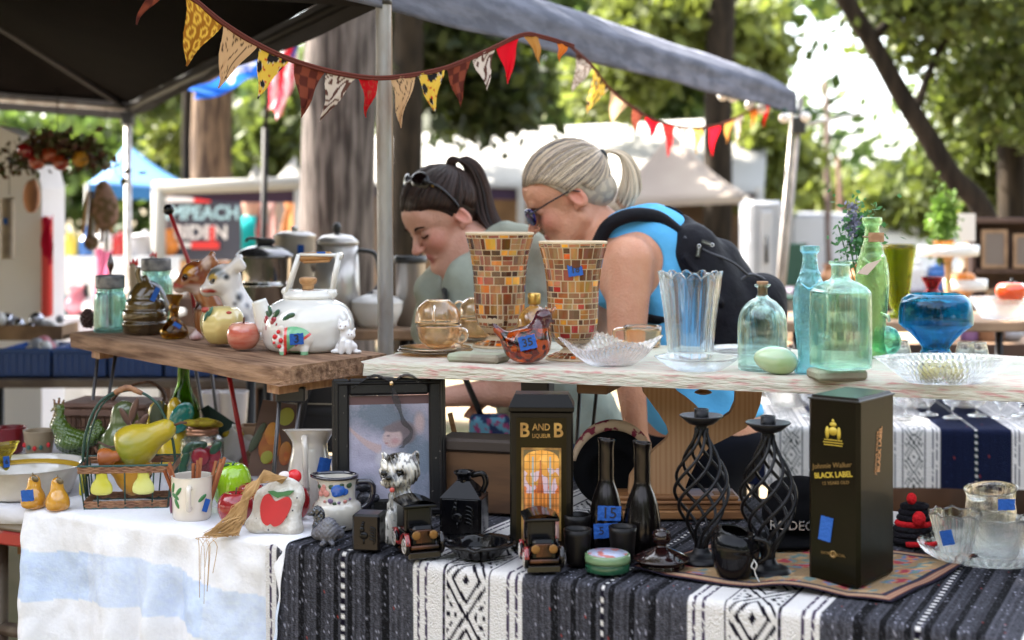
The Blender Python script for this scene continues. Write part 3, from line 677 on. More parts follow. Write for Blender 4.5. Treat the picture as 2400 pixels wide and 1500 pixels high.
jar('taller aqua glass jar with a ridged grey lid behind the brown beehive jug', 366, 776, LZ, 38, 166, 26)
# beehive jug
def glaze(n, c=(1, 1, 1), c2=None, ns=15, rough=.12, **kw): return M(n, c, rough, col2=c2, ns=ns, coat=.8, **kw)
GLBR = glaze('brown_olive_glaze', (.085, .05, .012), (.035, .02, .008), 9, lo=.4, hi=.65)
t, k = put('beehive_jug', 'glossy dark brown beehive shaped jug with a pointed spout', 'jug', 340, 788, LZ, 50)
b = B(k); b.lathe(sprof([(1, 0), (40, 0), (50, 8), (52, 18), (54, 27), (50, 33), (53, 42), (52, 55), (47, 60), (47, 70), (44, 80), (38, 84), (35, 96), (26, 112), (14, 124), (8, 134), (4, 138), (.1, 139)], 4), 36, mod=lambda a, i, r, z: r * (1 + .012 * math.sin(a * 3 + z * .1))); b.build('jug_body', GLBR, t)
b = B(k); b.tube(smoothpath([(-5, -6, 118), (-14, -10, 140), (-12, -12, 158)], 5), [9, 8, 8, 7, 7, 6, 6, 6, 6, 6, 5.5], 12); b.build('spout', GLBR, t)
b = B(k); b.tube(smoothpath([(10, 0, 122), (34, -4, 110), (54, -6, 70), (50, 0, 52)], 6), 5, 10); b.build('handle', M('grey_pewter', (.3, .3, .33), .3, metal=.8), t)
tape(t, k, 33, -36, 96, 12, 34, roll=-25, rz=30)
# small amber bear vase
t, k = put('amber_glass_vase', 'small smoky amber glass vase with a ruffled neck in front of the brown jug', 'vase', 408, 797, LZ, 30)
GAM = glass('amber_glass', (.42, .24, .03)); b = B(k)
b.lathe(wall(sprof([(20, 0), (31, 8), (32, 20), (24, 34), (13, 46), (10, 60), (13, 72), (11, 82), (16, 96), (19, 104)], 4), 3), 28, mod=lambda a, i, r, z: r * (1 + (.12 * math.sin(a * 7) if z > 90 else 0))); b.build('vase_body', GAM, t)
tape(t, k, 14, -28, 34, 20, 10, roll=-30)
# dark pine cone
t, k = put('pine_cone', 'small dark pine cone beside the short aqua jar', 'pine cone', 206, 772, LZ, 14); b = B(k)
for i in range(70):
    a = i * 2.4; z = 3 + i * .62; r = 16 * math.sin(math.pi * min(.97, (z + 5) / 56)); b.ell((r * math.cos(a), r * math.sin(a), z), (4, 4, 2), n=6)
b.ell((0, 0, 24), (13, 13, 22), n=12); b.build('cone', M('cone_brown', (.07, .035, .03), .7), t)
# red stirrer stick with black ball, standing behind
t, k = put('red_plunger_stick', 'long thin red stick with a black ball on top standing behind the pottery dogs', 'stick', 437, 760, LZ, 4)
b = B(k); b.tube([(24, 0, 0), (4, 0, 150), (-40, 0, 262)], 5, 10); b.build('shaft', M('red_paint', (.35, .012, .015), .35), t)
b = B(k); b.ell((-42, 0, 268), 13, n=20); b.build('ball', M('black_gloss', (.004, .004, .004), .12, coat=.3, spec=.3), t)
t, k = put('red_rod', 'lower part of a thin red rod leaning below the brown plank', 'rod', 556, 1108, TS, 3); b = B(k); b.tube([(24, 0, 0), (-28, 10, 262)], 6, 10); b.build('shaft', M('red_paint'), t)
# glazed dog figurines (head faces left)
def dog_fig(label, px, pyb, s, cols, extra):
    t, k = put('pottery_dog', label, 'figurine', px, pyb, LZ, 40, 'tall pottery dogs with painted faces'); b = B(k * s)
    P_ = [('c', (10, 0, 12), (2, 0, 66), 44, 30), ('c', (2, 0, 66), (-26, -4, 122), 34, 30), ('e', (-38, -6, 146), (40, 34, 36)), ('c', (-50, -10, 138), (-78, -16, 120), 26, 17, {'k': 14}),
          ('e', (-82, -16, 124), (9, 9, 7), {'k': 5}), ('c', (-22, 22, 172), (-8, 28, 196), 14, 8), ('c', (-18, -24, 172), (0, -28, 192), 13, 8), ('e', (6, -26, 176), (12, 8, 12)), ('c', (-26, -20, 0), (-28, -18, 60), 13, 16), ('c', (-22, 22, 0), (-26, 18, 60), 13, 16), ('e', (30, -26, 14), (26, 16, 14)),
          ('c', (-66, -26, 112), (-40, -30, 106), 3, 3, {'op': 's', 'k': 4}), ('e', (-60, -28, 140), (8, 7, 7), {'op': 's', 'k': 6})]
    sdf_mesh(P_, 3.4, 12, colf=paint(cols[0], *extra), mb=b); b.build('dog_body', M('painted_glaze', (1, 1, 1), .18, attr=True, coat=.7, col2=(.9, .88, .85), ns=12), t)
    b = B(k * s); b.ell((-57, -36, 144), (5, 4, 5.5), n=12); b.ell((-89, -18, 127), (5, 6, 4.5), n=12); b.build('eyes_and_nose', M('black_gloss'), t); return t
WH = (.68, .64, .62); BKK = (.03, .03, .045)
dog_fig('white and black spotted pottery dog with a grinning red mouth', 565, 800, .98, (WH,), [((-52, -26, 158), (26, 18, 16), (.12, .13, .12)), ((-60, -34, 150), (13, 12, 10), (.4, .26, .05)), ((-70, -30, 118), (18, 12, 6), (.35, .03, .02)), ((-74, -28, 110), (16, 12, 4), (.6, .55, .5)),
         ((-28, -36, 152), 8, BKK, .5), ((2, -30, 104), (8, 12, 10), BKK, .6), ((22, -28, 84), 7, BKK, .6), ((-8, -30, 88), 6, BKK, .6), ((16, -40, 52), 10, (.05, .05, .09), .7), ((40, -30, 60), 8, BKK, .7), ((4, -44, 30), (14, 10, 6), (.06, .06, .1), .7), ((-10, -30, 70), 5, BKK), ((34, -34, 34), 9, (.08, .08, .12), .8)])
dog_fig('brown, ochre and red painted pottery dog left of the spotted one', 500, 789, .96, ((.32, .11, .035),), [((-40, -20, 150), (34, 34, 30), (.17, .035, .012)), ((-52, -34, 158), (17, 10, 15), (.5, .22, .01)), ((-60, -34, 144), (9, 10, 8), (.02, .012, .01)), ((-80, -20, 122), (22, 20, 7), (.3, .02, .012)),
         ((-74, -26, 108), (32, 16, 8), (.62, .5, .45)), ((-40, -20, 116), (30, 22, 14), (.55, .42, .38)), ((-10, -30, 180), (12, 12, 18), (.6, .45, .4)), ((0, -34, 40), (20, 18, 24), (.05, .02, .012)), ((-30, -20, 70), (20, 16, 16), (.06, .02, .01))])
# rooster figures in the far back of the plank
for nm, lb, px, pyb, s, c in (('rooster_figure', 'pale hen figure with a red comb behind the jars', 318, 757, 1.0, (.42, .3, .2)), ('rooster_figure', 'white hen shaped shaker peeking over the taller jar', 363, 752, .85, (.75, .7, .66))):
    t, k = put(nm, lb, 'figurine', px, pyb, LZ, 20); b = B(k * s); zt = 150 if s < 1 else 110
    sdf_mesh([('e', (4, 0, zt - 60), (26, 22, 34)), ('c', (0, 0, zt - 30), (-6, 0, zt + 20), 14, 9), ('c', (4, 0, 4), (4, 0, zt - 60), 20, 16), ('c', (24, 0, zt - 50), (40, 0, zt - 20), 12, 5)], 3.2, 8, colf=paint(c), mb=b); b.build('hen_body', M('painted_glaze'), t)
    b = B(k * s); b.prism([(-14, zt + 22), (-14, zt + 34), (-9, zt + 29), (-6, zt + 40), (0, zt + 31), (4, zt + 40), (6, zt + 26), (0, zt + 16)], 5, T=TR(0, -2, 0)); b.build('comb', M('gloss_red'), t)
t, k = put('finial_bottle', 'dark brown pointed stopper standing behind the short jar', 'stopper', 259, 764, LZ, 6); b = B(k)
b.lathe(sprof([(8, 0), (8, 90), (3, 118), (3, 126), (8, 140), (7, 150), (1, 170)], 4), 14); b.build('stopper_body', M('brown_glass_dark', (.06, .02, .015), .1, coat=.5), t)
# ceramic apple dish cover and apple
def apple_mesh(b, c, r, h, lob=5, amp=.03, dip=.25, n=32, flat=.12, ph=0):
    pr = []
    for i in range(23):
        a = math.pi * i / 22; rr = r * math.sin(a) ** .82; z = h * (-math.cos(a) * .5 + .5)
        if i > 15: z -= dip * h * ((i - 15) / 7) ** 1.7 * (1 - rr / r) * 1.2
        if i < 4: z += flat * h * (1 - rr / r) * .6
        pr.append((max(rr * (.9 + .12 * i / 22), 1e-4), z))
    b.lathe(pr, n, mod=lambda a, i, rr, z: (rr * (1 + amp * math.cos(a * lob + ph)), z), c=c, cap=False)
t, k = put('ceramic_apple_jar', 'pale yellow ribbed ceramic apple jar with painted leaves', 'jar', 521, 817, LZ, 48); b = B(k)
apple_mesh(b, (0, 0, 0), 52, 103, 8, .05, .2); b.build('jar_body', glaze('cream_yellow_glaze', (.62, .5, .2), (.55, .42, .15), 10), t)
b = B(k)
for q in ((-30, 74), (-14, 62), (-20, 84)): b.ell((q[0], -36, q[1]), (4, 9, 13), rot=RY(20), n=10)
b.build('painted_leaves', M('leaf_green_paint', (.05, .16, .12), .4), t)
b = B(k); b.ell((-34, -26, 88), (10, 9, 7), n=12); b.ell((22, -34, 82), (7, 6, 4), n=10); b.build('painted_red_patches', M('brick_red_paint', (.4, .06, .04), .4), t)
t, k = put('speckled_apple', 'pink and red streaked ceramic apple in front of the yellow one', 'ceramic apple', 570, 826, LZ, 34); b = B(k)
apple_mesh(b, (0, 0, 0), 40, 73, 5, .02, .2); b.build('apple_body', M('pink_streak_glaze', (.5, .11, .07), .2, col2=(.66, .36, .26), ns=14, nd=7, stretch=(.5, .5, 2.5), coat=.7), t)
b = B(k); b.tube([(0, 0, 58), (2, -2, 72), (3, -3, 79)], 2.5, 6); b.build('stem', M('stem_brown', (.1, .04, .02), .7), t)
t, k = put('garlic_bulb', 'tiny dried garlic bulb between the amber vase and the yellow apple jar', 'garlic', 459, 799, LZ, 10); b = B(k)
b.lathe(sprof([(1, 0), (12, 3), (14, 10), (8, 18), (2, 24), (1, 28)], 3), 20, mod=lambda a, i, r, z: r * (1 + .12 * math.cos(a * 6))); b.build('bulb', M('garlic_skin', (.55, .42, .38), .6, col2=(.4, .2, .18), ns=40), t)
# kettle
ENW = M('white_enamel', (.7, .68, .64), .12, coat=.6)
t, k = put('enamel_kettle', 'cream enamel kettle with a folding wooden handle and painted fruit', 'kettle', 722, 829, LZ, 88); b = B(k)
b.lathe(sprof([(1, 0), (80, 0), (100, 12), (106, 34), (108, 58), (103, 82), (88, 104), (66, 117), (56, 121), (56, 124), (.1, 124)], 4), 48); b.build('kettle_body', ENW, t)
b = B(k); b.lathe(sprof([(57, 122), (58, 128), (50, 138), (40, 141), (.1, 142)], 3), 40); b.build('lid', ENW, t)
WOODL = M('light_handle_wood', (.46, .25, .1), .5, col2=(.33, .16, .06), ns=30, stretch=(1, 4, 4))
b = B(k); b.lathe(sprof([(14, 142), (14, 152), (19, 156), (21, 165), (17, 170), (.1, 171)], 3), 20); b.build('lid_knob', WOODL, t)
b = B(k); b.tube(smoothpath([(-92, -16, 50), (-104, -20, 92), (-112, -22, 118)], 5), [26, 25, 24, 23, 22, 21, 20, 19, 18, 18, 17], 16); b.build('spout', ENW, t)
b = B(k)
for y in (-14, 14):
    b.tube([(-48, y, 138), (-20, y, 224)], 5.5, 10); b.tube([(56, y, 132), (72, y, 222)], 5.5, 10); b.tube([(72, y, 222), (-20, y, 224)], 3.5, 8)
b.tube([(-50, -18, 138), (-50, 18, 138)], 10, 14); b.tube([(56, -20, 132), (56, 20, 132)], 12, 14); b.tube([(73, -17, 220), (73, 17, 220)], 9, 14)
b.box((-50, -7, 130), (56, 7, 143), bev=4); b.build('handle_frame', ENW, t)
b = B(k, TR(18, 0, 218) @ RY(-3)); b.box((-42, -13, -10), (42, 13, 11), bev=8); b.box((-30, -12, -14), (34, 12, -8), bev=3); b.build('handle_grip', WOODL, t)
b = B(k); b.box((22, -15, 226), (42, -2, 230), bev=1); b.build('price_tape', TAPE, t)
LG = M('dark_leaf_paint', (.012, .07, .03), .3, coat=.5); PL = M('plum_red_paint', (.28, .015, .03), .3, coat=.5)
def on_body(x, z, r=104): return -math.sqrt(max(1, r * r - x * x)) + 1
b = B(k)
for x, z, a in ((-82, 88, -60), (-78, 98, -20), (-66, 84, 15), (-60, 92, 40), (-34, 82, 50), (-26, 88, 70), (-40, 76, 20), (-78, 62, 0), (-70, 52, 10)):
    b.ell((x, on_body(x, z, 103), z), (6, 3, 12), rot=RZ(-x * -.45) @ RY(a), n=10)
b.build('painted_leaves', LG, t); b = B(k)
for x, z, r in ((-86, 74, 11), (-66, 72, 12), (-54, 62, 12), (-80, 56, 12), (-62, 48, 10)): b.ell((x, on_body(x, z, 104), z), (r, 4, r * 1.05), rot=RZ(x * .45), n=14)
b.build('painted_plums', PL, t)
# small ceramic pig
t, k = put('ceramic_pig', 'small painted ceramic pig with a green and red striped back and blue tag number 3', 'figurine', 692, 833, LZ, 30); b = B(k)
sdf_mesh([('e', (2, 0, 36), (44, 30, 33)), ('e', (-40, 0, 32), (14, 18, 18)), ('e', (-50, 0, 30), (5, 9, 8), {'k': 4}), ('c', (-26, -16, 12), (-26, -18, 2), 9, 8), ('c', (24, -16, 12), (24, -18, 2), 10, 9), ('c', (-26, 16, 12), (-26, 18, 2), 9, 8), ('c', (24, 16, 12), (24, 18, 2), 10, 9),
          ('e', (-30, -16, 60), (8, 4, 9), {'k': 5}), ('e', (-30, 16, 60), (8, 4, 9), {'k': 5}), ('e', (46, 0, 50), (5, 4, 4))], 1.8, 8,
         colf=lambda V: np.where((np.abs(V[:, :1] + 20 + .0 * V[:, 2:]) < 3.5) | (np.abs(V[:, 2:] - 22 - (V[:, :1] - 2) * .75) < 4) & (V[:, :1] > 4), [[.6, .04, .03]], np.where((V[:, :1] > -18) & (V[:, 2:] > 22 + (V[:, :1] - 2) * .75), [[.16, .42, .22]], np.where(V[:, 2:] < 8, [[.2, .45, .25]], [[.72, .66, .6]]))), mb=b)
b.build('pig_body', M('painted_glaze'), t)
b = B(k)
for x, z, r in ((-45, 42, 6), (-36, 54, 5), (-30, 34, 6), (-34, 20, 5), (-47, 28, 3.5)): b.ell((x, -16 if x < -40 else -22, z), (r, 4, r), n=12)
b.build('red_dots', M('gloss_red'), t)
tape(t, k, 8, -31.5, 38, 32, 26, '3', roll=4, rz=5, size=26)
# white kitten figurine pair
t, k = put('white_cat_figurine', 'small white ceramic pair of cuddling kittens at the right end of the brown plank', 'figurine', 812, 831, LZ, 20); b = B(k)
sdf_mesh([('e', (0, 0, 16), (26, 20, 16)), ('c', (0, 0, 20), (-2, 0, 48), 17, 13), ('e', (-6, -4, 64), (15, 14, 13)), ('e', (10, -6, 44), (12, 11, 11)), ('c', (-14, -2, 74), (-18, -2, 82), 5, 2, {'k': 3}), ('c', (2, -2, 74), (6, -2, 82), 5, 2, {'k': 3}), ('c', (4, -6, 54), (2, -6, 60), 4, 2, {'k': 3}),
          ('c', (17, -6, 52), (21, -6, 60), 4, 2, {'k': 3}), ('c', (-8, -14, 30), (-10, -16, 4), 7, 6), ('c', (8, -14, 26), (8, -16, 4), 6, 6), ('e', (-24, -8, 6), (12, 8, 6)), ('e', (26, -6, 5), (10, 7, 5)), ('e', (-10, -17, 60), (5, 5, 4), {'k': 3})], 1.6, 5, colf=paint((.76, .74, .74)), mb=b, disp=lambda P: .5 * np.sin(P[..., 0] * 1.1) * np.sin(P[..., 2] * .9)); b.build('kitten_bodies', M('painted_glaze'), t)
b = B(k)
for p in ((-12, -17, 66), (0, -18, 66), (7, -16, 46), (14, -16, 46)): b.ell(p, 1.6, n=8)
b.build('eyes', M('brown_dot', (.15, .06, .04), .4), t)
# ------------------------------------------------------------------ goods on the white cloth (left)
TSC = M('terracotta', (.3, .13, .06), .6)
# cream bowl with ochre band
t, k = put('cream_bowl', 'wide cream bowl with an ochre band inside at the left end of the table', 'bowl', 62, 1176, TS, 100); b = B(k)
b.lathe(wall(sprof([(88, 0), (104, 4), (118, 40), (134, 66), (140, 70)], 4), 5), 48); b.build('bowl_body', glaze('cream_glaze', (.6, .56, .5), (.52, .48, .42), 20), t)
b = B(k); b.lathe([(118, 48), (130, 64), (129, 65), (116, 49)], 48, cap=False); b.build('ochre_band', glaze('ochre_glaze', (.45, .27, .03)), t)
# amber pitcher
t, k = put('amber_glass_pitcher', 'yellow amber glass pitcher with a blue tag standing in the cream bowl', 'pitcher', 4, 1128, TS + .012, 30); b = B(k)
b.lathe(wall(sprof([(32, 0), (30, 10), (26, 30), (22, 48), (26, 62), (34, 76), (38, 82)], 4), 3.5), 30, mod=lambda a, i, r, z: (r * (1 + (.1 * math.cos(a * 2) if z > 60 else 0)), z + (5 * math.cos(a) if z > 70 else 0))); b.build('pitcher_body', glass('yellow_glass', (.6, .5, .04)), t)
tape(t, k, 20, -24, 44, 14, 26, '6', roll=4, rz=35, size=14)
# pear shakers
GP = M('pear_glaze', (.6, .3, .04), .15, col2=(.45, .2, .02), ns=30, coat=.7)
def pear_mesh(b, h, r, lean=0, n=28):
    b.lathe(sprof([(r * .5, 0), (r * .92, h * .08), (r, h * .25), (r * .86, h * .45), (r * .6, h * .62), (r * .52, h * .78), (r * .42, h * .92), (r * .15, h), (.1, h)], 4), n, cap=False, mod=lambda a, i, rr, z: rr)
for i, (lb, x, y, h, r, tg) in enumerate((('yellow ceramic pear shaker with a blue tag, left of the pair', 78, 1198, 78, 29, 1), ('yellow ceramic pear shaker without a tag, right of the pair', 136, 1203, 78, 28, 0))):
    t, k = put('pear_shaker', lb, 'shaker', x, y, TS, r, 'yellow pear shakers'); b = B(k, RY(2 - 4 * i)); pear_mesh(b, h, r); b.build('pear_body', GP, t)
    b = B(k); b.ell((8, -12, h - 6), (10, 5, 7), rot=RY(35), n=10); b.tube([(0, 0, h - 3), (-2, 0, h + 6)], 2, 6); b.build('leaf', M('bronze_leaf_paint', (.12, .08, .03), .3, coat=.5), t)
    if tg: tape(t, k, -4, -29, 36, 30, 26, roll=6, rz=-6)
# green rooster
t, k = put('green_rooster', 'glossy dark green ceramic rooster beside the picnic basket', 'figurine', 172, 1092, TS, 36); b = B(k)
def rdisp(P): return 1.4 * np.sin(P[..., 0] * .5 + P[..., 2] * .3) * np.sin(P[..., 2] * .55 - P[..., 0] * .2)
sdf_mesh([('c', (8, 0, 6), (4, 0, 20), 24, 18), ('e', (0, 0, 50), (42, 30, 32)), ('c', (-16, 0, 62), (-34, 0, 90), 26, 19), ('c', (-34, 0, 90), (-32, 0, 122), 17, 10), ('e', (-34, 0, 128), (13, 10, 11), {'k': 5}), ('c', (-44, 0, 127), (-54, 0, 122), 4, 1.5, {'k': 3}), ('c', (-42, 0, 137), (-46, 0, 148), 4, 2.5, {'k': 2}), ('c', (-34, 0, 138), (-34, 0, 151), 4, 3, {'k': 2}), ('c', (-26, 0, 136), (-22, 0, 146), 4, 2.5, {'k': 2}),
          ('e', (-45, 0, 112), (4, 4, 9), {'k': 2}), ('c', (30, 0, 56), (58, 0, 92), 16, 11, {'k': 5}), ('c', (32, -6, 50), (68, -8, 78), 13, 9, {'k': 4}), ('c', (30, 6, 46), (70, 8, 62), 13, 9, {'k': 4}), ('e', (0, -26, 50), (28, 10, 18), {'k': 3})], 1.8, 8, colf=paint((.075, .13, .015), ((-44, 0, 112), (9, 14, 26), (.16, .09, .03), .6), ((-34, 0, 146), (18, 10, 8), (.2, .07, .03), .5), ((4, -10, 30), (60, 60, 14), (.03, .05, .008), .7)), disp=rdisp, mb=b)
b.build('rooster_body', M('painted_glaze'), t)
# picnic basket
BROWNW = M('splint_brown', (.16, .075, .04), .7, col2=(.08, .035, .02), ns=16, stretch=(4, 4, .6), bump=.4, bs=60)
t, k = put('picnic_basket', 'brown woven picnic basket with a flat lid and tall bentwood handle', 'basket', 262, 1078, TS, 95, rz=-8); b = B(k)
for r_ in range(5):
    for i in range(17):
        x = -92 + i * 11.6; b.box((x, -64 - (i + r_) % 2 * 1.6, 4 + r_ * 22), (x + 10.4, -60, 24 + r_ * 22), bev=1)
b.box((-92, -62, 0), (106, 62, 112), bev=3); b.build('woven_body', BROWNW, t)
b = B(k); b.box((-98, -68, 112), (112, 68, 124), bev=4); b.box((-97, -70, 96), (111, -66, 110), bev=1); b.build('lid', M('lid_brown', (.13, .065, .045), .6, col2=(.2, .11, .08), ns=12, stretch=(.5, 3, 1)), t)
b = B(k); b.tube(smoothpath([(-10, 0, 112), (30, 0, 150), (90, 0, 168), (128, 0, 142), (122, 0, 112), (98, 0, 88)], 6), 9, 8, flat=.4); b.build('handle', BROWNW, t)
# wire basket
t, k = put('wire_fruit_basket', 'green wire and wicker basket with pear ornaments and a hoop handle', 'basket', 302, 1196, TS, 60, rz=6); WG = M('green_wire', (.02, .06, .05), .4, metal=.3)
WK = M('wicker_tan', (.32, .16, .08), .7, col2=(.2, .09, .05), ns=60)
def rr_(x0, x1, y0, y1, z): return [(x0, y0, z), (x1, y0, z), (x1, y1, z), (x0, y1, z)]
for nm, zz in (('wicker_rim', (88, 92, 96, 100)), ('wicker_base', (6, 10, 14, 18))):
    b = B(k)
    for q, z in enumerate(zz):
        e = 12 if nm == 'wicker_rim' else 0; P = []
        c = rr_(-92 - e, 96 + e, -50 - e, 60 + e, z)
        for i in range(4):
            a_, c_ = Vector(c[i]), Vector(c[(i + 1) % 4])
            for s_ in range(16): p = a_.lerp(c_, s_ / 16); nn = (c_ - a_).normalized().cross(Vector((0, 0, 1))); P.append(p + nn * (1.6 * (1 if (s_ + q) % 2 else -1)))
        b.tube(P, 2.4, 6, closed=True)
    b.build(nm, WK, t)
b = B(k)
for z, e in ((103, 13), (3, 0)): b.tube(rr_(-92 - e, 96 + e, -50 - e, 60 + e, z), 2.8, 6, closed=True, smooth=False)
for x in (-92, -60, 0, 60, 96):
    for y, ey in ((-50, -62), (60, 72)): b.tube([(x, y, 3), (x * 1.12, ey, 103)], 1.8, 6)
for y in (-20, 8, 34):
    for x in (-92, 96): b.tube([(x, y, 3), (x * 1.12, y * 1.2, 103)], 1.8, 6)
b.build('wire_frame', WG, t)
b = B(k); hp = smoothpath([(-98, 5, 20), (-106, 5, 96), (-98, 5, 172), (-66, 5, 242), (-4, 5, 270), (58, 5, 242), (94, 5, 172), (106, 5, 96), (98, 5, 20)], 6); b.tube(hp, 3.4, 8)
b.tube([(p[0] * .95 + 4, 9, p[2] - 3) for p in hp if p[2] > 60], 2.5, 6); b.build('hoop_handle', WG, t)
b = B(k); b.tube(smoothpath([(-34, 5, 262), (-4, 5, 274), (30, 5, 260)], 6), [5, 7, 6, 8, 6, 8, 7, 8, 6, 7, 6, 6, 5], 8); b.build('handle_wrap', WK, t)
PY = M('pear_yellow_paint', (.5, .46, .03), .35, col2=(.6, .6, .2), ns=12)
for x in (-52, 42):
    b = B(k, TR(x, -58, 36) @ Matrix.Diagonal((1, .35, 1, 1))); pear_mesh(b, 58, 25, 0, 22); b.build('pear_ornament', PY, t)
for y in (-24, 4, 30):
    b = B(k, TR(-104, y, 30) @ Matrix.Diagonal((.35, 1, 1, 1))); pear_mesh(b, 56, 13, 0, 16); b.build('pear_ornament', PY, t)
b = B(k)
for x in (-52, 42):
    for s_ in (-1, 1): b.ell((x + 9 * s_, -60, 93), (9, 2, 4), n=8)
b.build('ornament_leaves', M('leaf_green_paint'), t)
# fruits lying in the wire basket
kk = k; bl = t.location
def fruit(label, x, y, z, h, r, rot, m, name='wooden_pear', cat='pear', mfn=pear_mesh):
    t = thing(name, label, cat, (bl.x + x * kk, bl.y + y * kk, bl.z + z * kk), group='fruit lying in the wire basket'); b = MB(); b.T = Matrix.Diagonal((kk, kk, kk, 1)) @ rot; mfn(b, h, r); b.build('fruit_body', m, t)
    b = MB(); b.T = Matrix.Diagonal((kk, kk, kk, 1)) @ rot; b.tube([(0, 0, h - 3), (3, 0, h + 18), (10, 0, h + 28)], 3.2, 6); b.build('stem', M('stem_brown'), t)
fruit('big green and yellow pear lying across the top of the wire basket', -20, 5, 120, 142, 52, RY(62), M('pear_green_yellow', (.42, .31, .015), .3, col2=(.13, .18, .015), ns=7, lo=.48, hi=.72, coat=.3))
fruit('big yellow pear seen through the front wires of the basket', 40, 10, 52, 120, 46, RY(-60), M('pear_golden', (.5, .24, .02), .4))
fruit('small orange brown pear resting on the basket rim', -62, -28, 112, 56, 24, RY(80), M('pear_rust', (.42, .12, .015), .35, col2=(.26, .07, .015), ns=16))
# green pear shaped plaque behind and yellow pear behind
t, k = put('green_pear_plaque', 'sage green ceramic pear with metal leaves behind the wire basket', 'ornament', 292, 1096, TS, 30); b = B(k, Matrix.Diagonal((1, .6, 1, 1))); pear_mesh(b, 150, 62); b.build('pear_body', glaze('sage_glaze', (.14, .17, .06), (.1, .12, .05)), t)
b = B(k)
for x, z, a, w_, h_ in ((30, 130, 18, 9, 36), (12, 118, -30, 8, 26), (50, 108, 40, 8, 24), (36, 90, 10, 8, 22)): b.ell((x, -36, z), (w_, 2.5, h_), rot=RY(a), n=10)
b.tube(smoothpath([(-50, -40, 62), (-20, -42, 50), (10, -42, 60), (40, -42, 52)], 5), 2.6, 6); b.tube([(36, -38, 60), (24, -38, 110)], 2.5, 6); b.build('metal_leaves', M('copper_leaf', (.16, .09, .07), .35, metal=.6), t)
t, k = put('yellow_pear', 'tall yellow ceramic pear with dark leaves between the wire basket and the green bottle', 'ornament', 372, 1092, TS, 34); b = B(k); pear_mesh(b, 146, 50); b.build('pear_body', glaze('bright_yellow_glaze', (.6, .42, .02), (.55, .36, .02)), t)
b = B(k); b.ell((4, -38, 118), (16, 3, 36), rot=RY(8), n=12); b.tube([(14, -36, 90), (20, -34, 150)], 2.5, 6); b.build('dark_leaf', M('dark_leaf', (.07, .08, .04), .5), t)
t, k = put('yellow_gourd', 'yellow gourd standing in front of the green bottle', 'ornament', 410, 1108, TS, 30); b = B(k); pear_mesh(b, 170, 36); b.build('gourd_body', glaze('bright_yellow_glaze'), t)
b = B(k); b.ell((22, -30, 128), (26, 4, 40), rot=RY(30), n=14); b.build('teal_leaf', glaze('teal_leaf_glaze', (.012, .16, .13)), t)
# green bottle
GG = glass('green_bottle_glass', (.14, .28, .04), ior=1.4)
t, k = put('green_wine_bottle', 'tall dusty green wine bottle standing below the brown plank', 'bottle', 430, 1090, TS, 36); b = B(k)
b.lathe(wall(sprof([(36, 0), (38, 6), (38, 110), (36, 135), (22, 166), (15, 186), (13.5, 215), (13, 262), (15, 264), (15, 272), (13, 274)], 4), 3), 32); b.build('bottle_body', GG, t)
# glass canister with enamel apple and gold rim, filled with yellow petals
t, k = put('lidded_glass_canister', 'glass canister with painted apples, a coppery neck and yellow dried fruit on top', 'jar', 474, 1118, TS, 48); b = B(k)
b.lathe(wall(sprof([(46, 0), (50, 4), (50, 70), (44, 84), (34, 90), (34, 98)], 4), 3.5), 34); b.build('jar_body', GC, t)
b = B(k); b.lathe([(33, 92), (38, 92), (38, 97), (35, 99), (38, 101), (38, 106), (35, 108), (33, 108), (33, 92)], 34, cap=False); b.build('copper_rim', M('copper_rim', (.4, .2, .12), .3, metal=.8), t)
b = B(k)
for x, y, z, a in ((-20, -8, 118, 6), (14, -10, 119, -8), (0, 14, 119, 0), (24, 6, 116, 10)): b.ell((x, y, z), (25, 12, 9), rot=RY(a), n=12)
b.build('yellow_filling', M('yellow_petals', (.5, .4, .01), .7, col2=(.3, .2, .01), ns=60), t)
b = B(k)
for x, z in ((6, 46), (30, 50), (20, 26)): b.ell((x, -46 if x < 20 else -38, z), (22, 6, 22), n=16)
b.build('painted_apples', M('apple_paint', (.3, .015, .03), .2, coat=.6), t); b = B(k)
for x, z, a in ((-30, 40, 20), (-22, 66, 50), (2, 72, 80), (-36, 20, 0), (40, 66, 40)): b.ell((x, -42, z), (10, 4, 20), rot=RY(a), n=12)
b.build('painted_leaves', LG, t)
# mug with cinnamon sticks
t, k = put('fruit_mug', 'cream mug with painted leaves holding cinnamon sticks', 'mug', 450, 1226, TS, 44, rz=0); b = B(k)
b.lathe(wall(sprof([(38, 0), (44, 6), (47, 30), (47.5, 70), (48, 100), (49, 103)], 4), 4), 40, sx=1); b.build('mug_body', glaze('mug_cream', (.68, .62, .54), (.64, .57, .49), 12), t)
b = B(k); b.tube(smoothpath([(6, -46, 80), (7, -66, 84), (8, -72, 60), (7, -64, 36), (6, -45, 34)], 6), 6, 10); b.build('handle', MATS['mug_cream'], t)
b = B(k)
for x, z, a in ((-36, 80, 12), (-22, 72, 40), (-26, 44, -30), (32, 56, 50), (-30, 60, -60)): b.ell((x, -math.sqrt(48 * 48 - x * x) + .5, z), (5, 2, 13), rot=RZ(x * 1.1) @ RY(a), n=10)
b.build('painted_leaves', M('leaf_green_paint2', (.03, .16, .04), .3, coat=.5), t)
b = B(k); b.ell((-44, -20, 36), (3, 8, 20), n=12); b.build('painted_plum', M('plum_paint', (.2, .06, .12), .3), t)
tape(t, k, 40, -30, 38, 14, 30, roll=-20, rz=45); mt, mk = t, k
CIN = M('cinnamon', (.2, .055, .02), .8, col2=(.33, .13, .06), ns=30, stretch=(1, 1, .3))
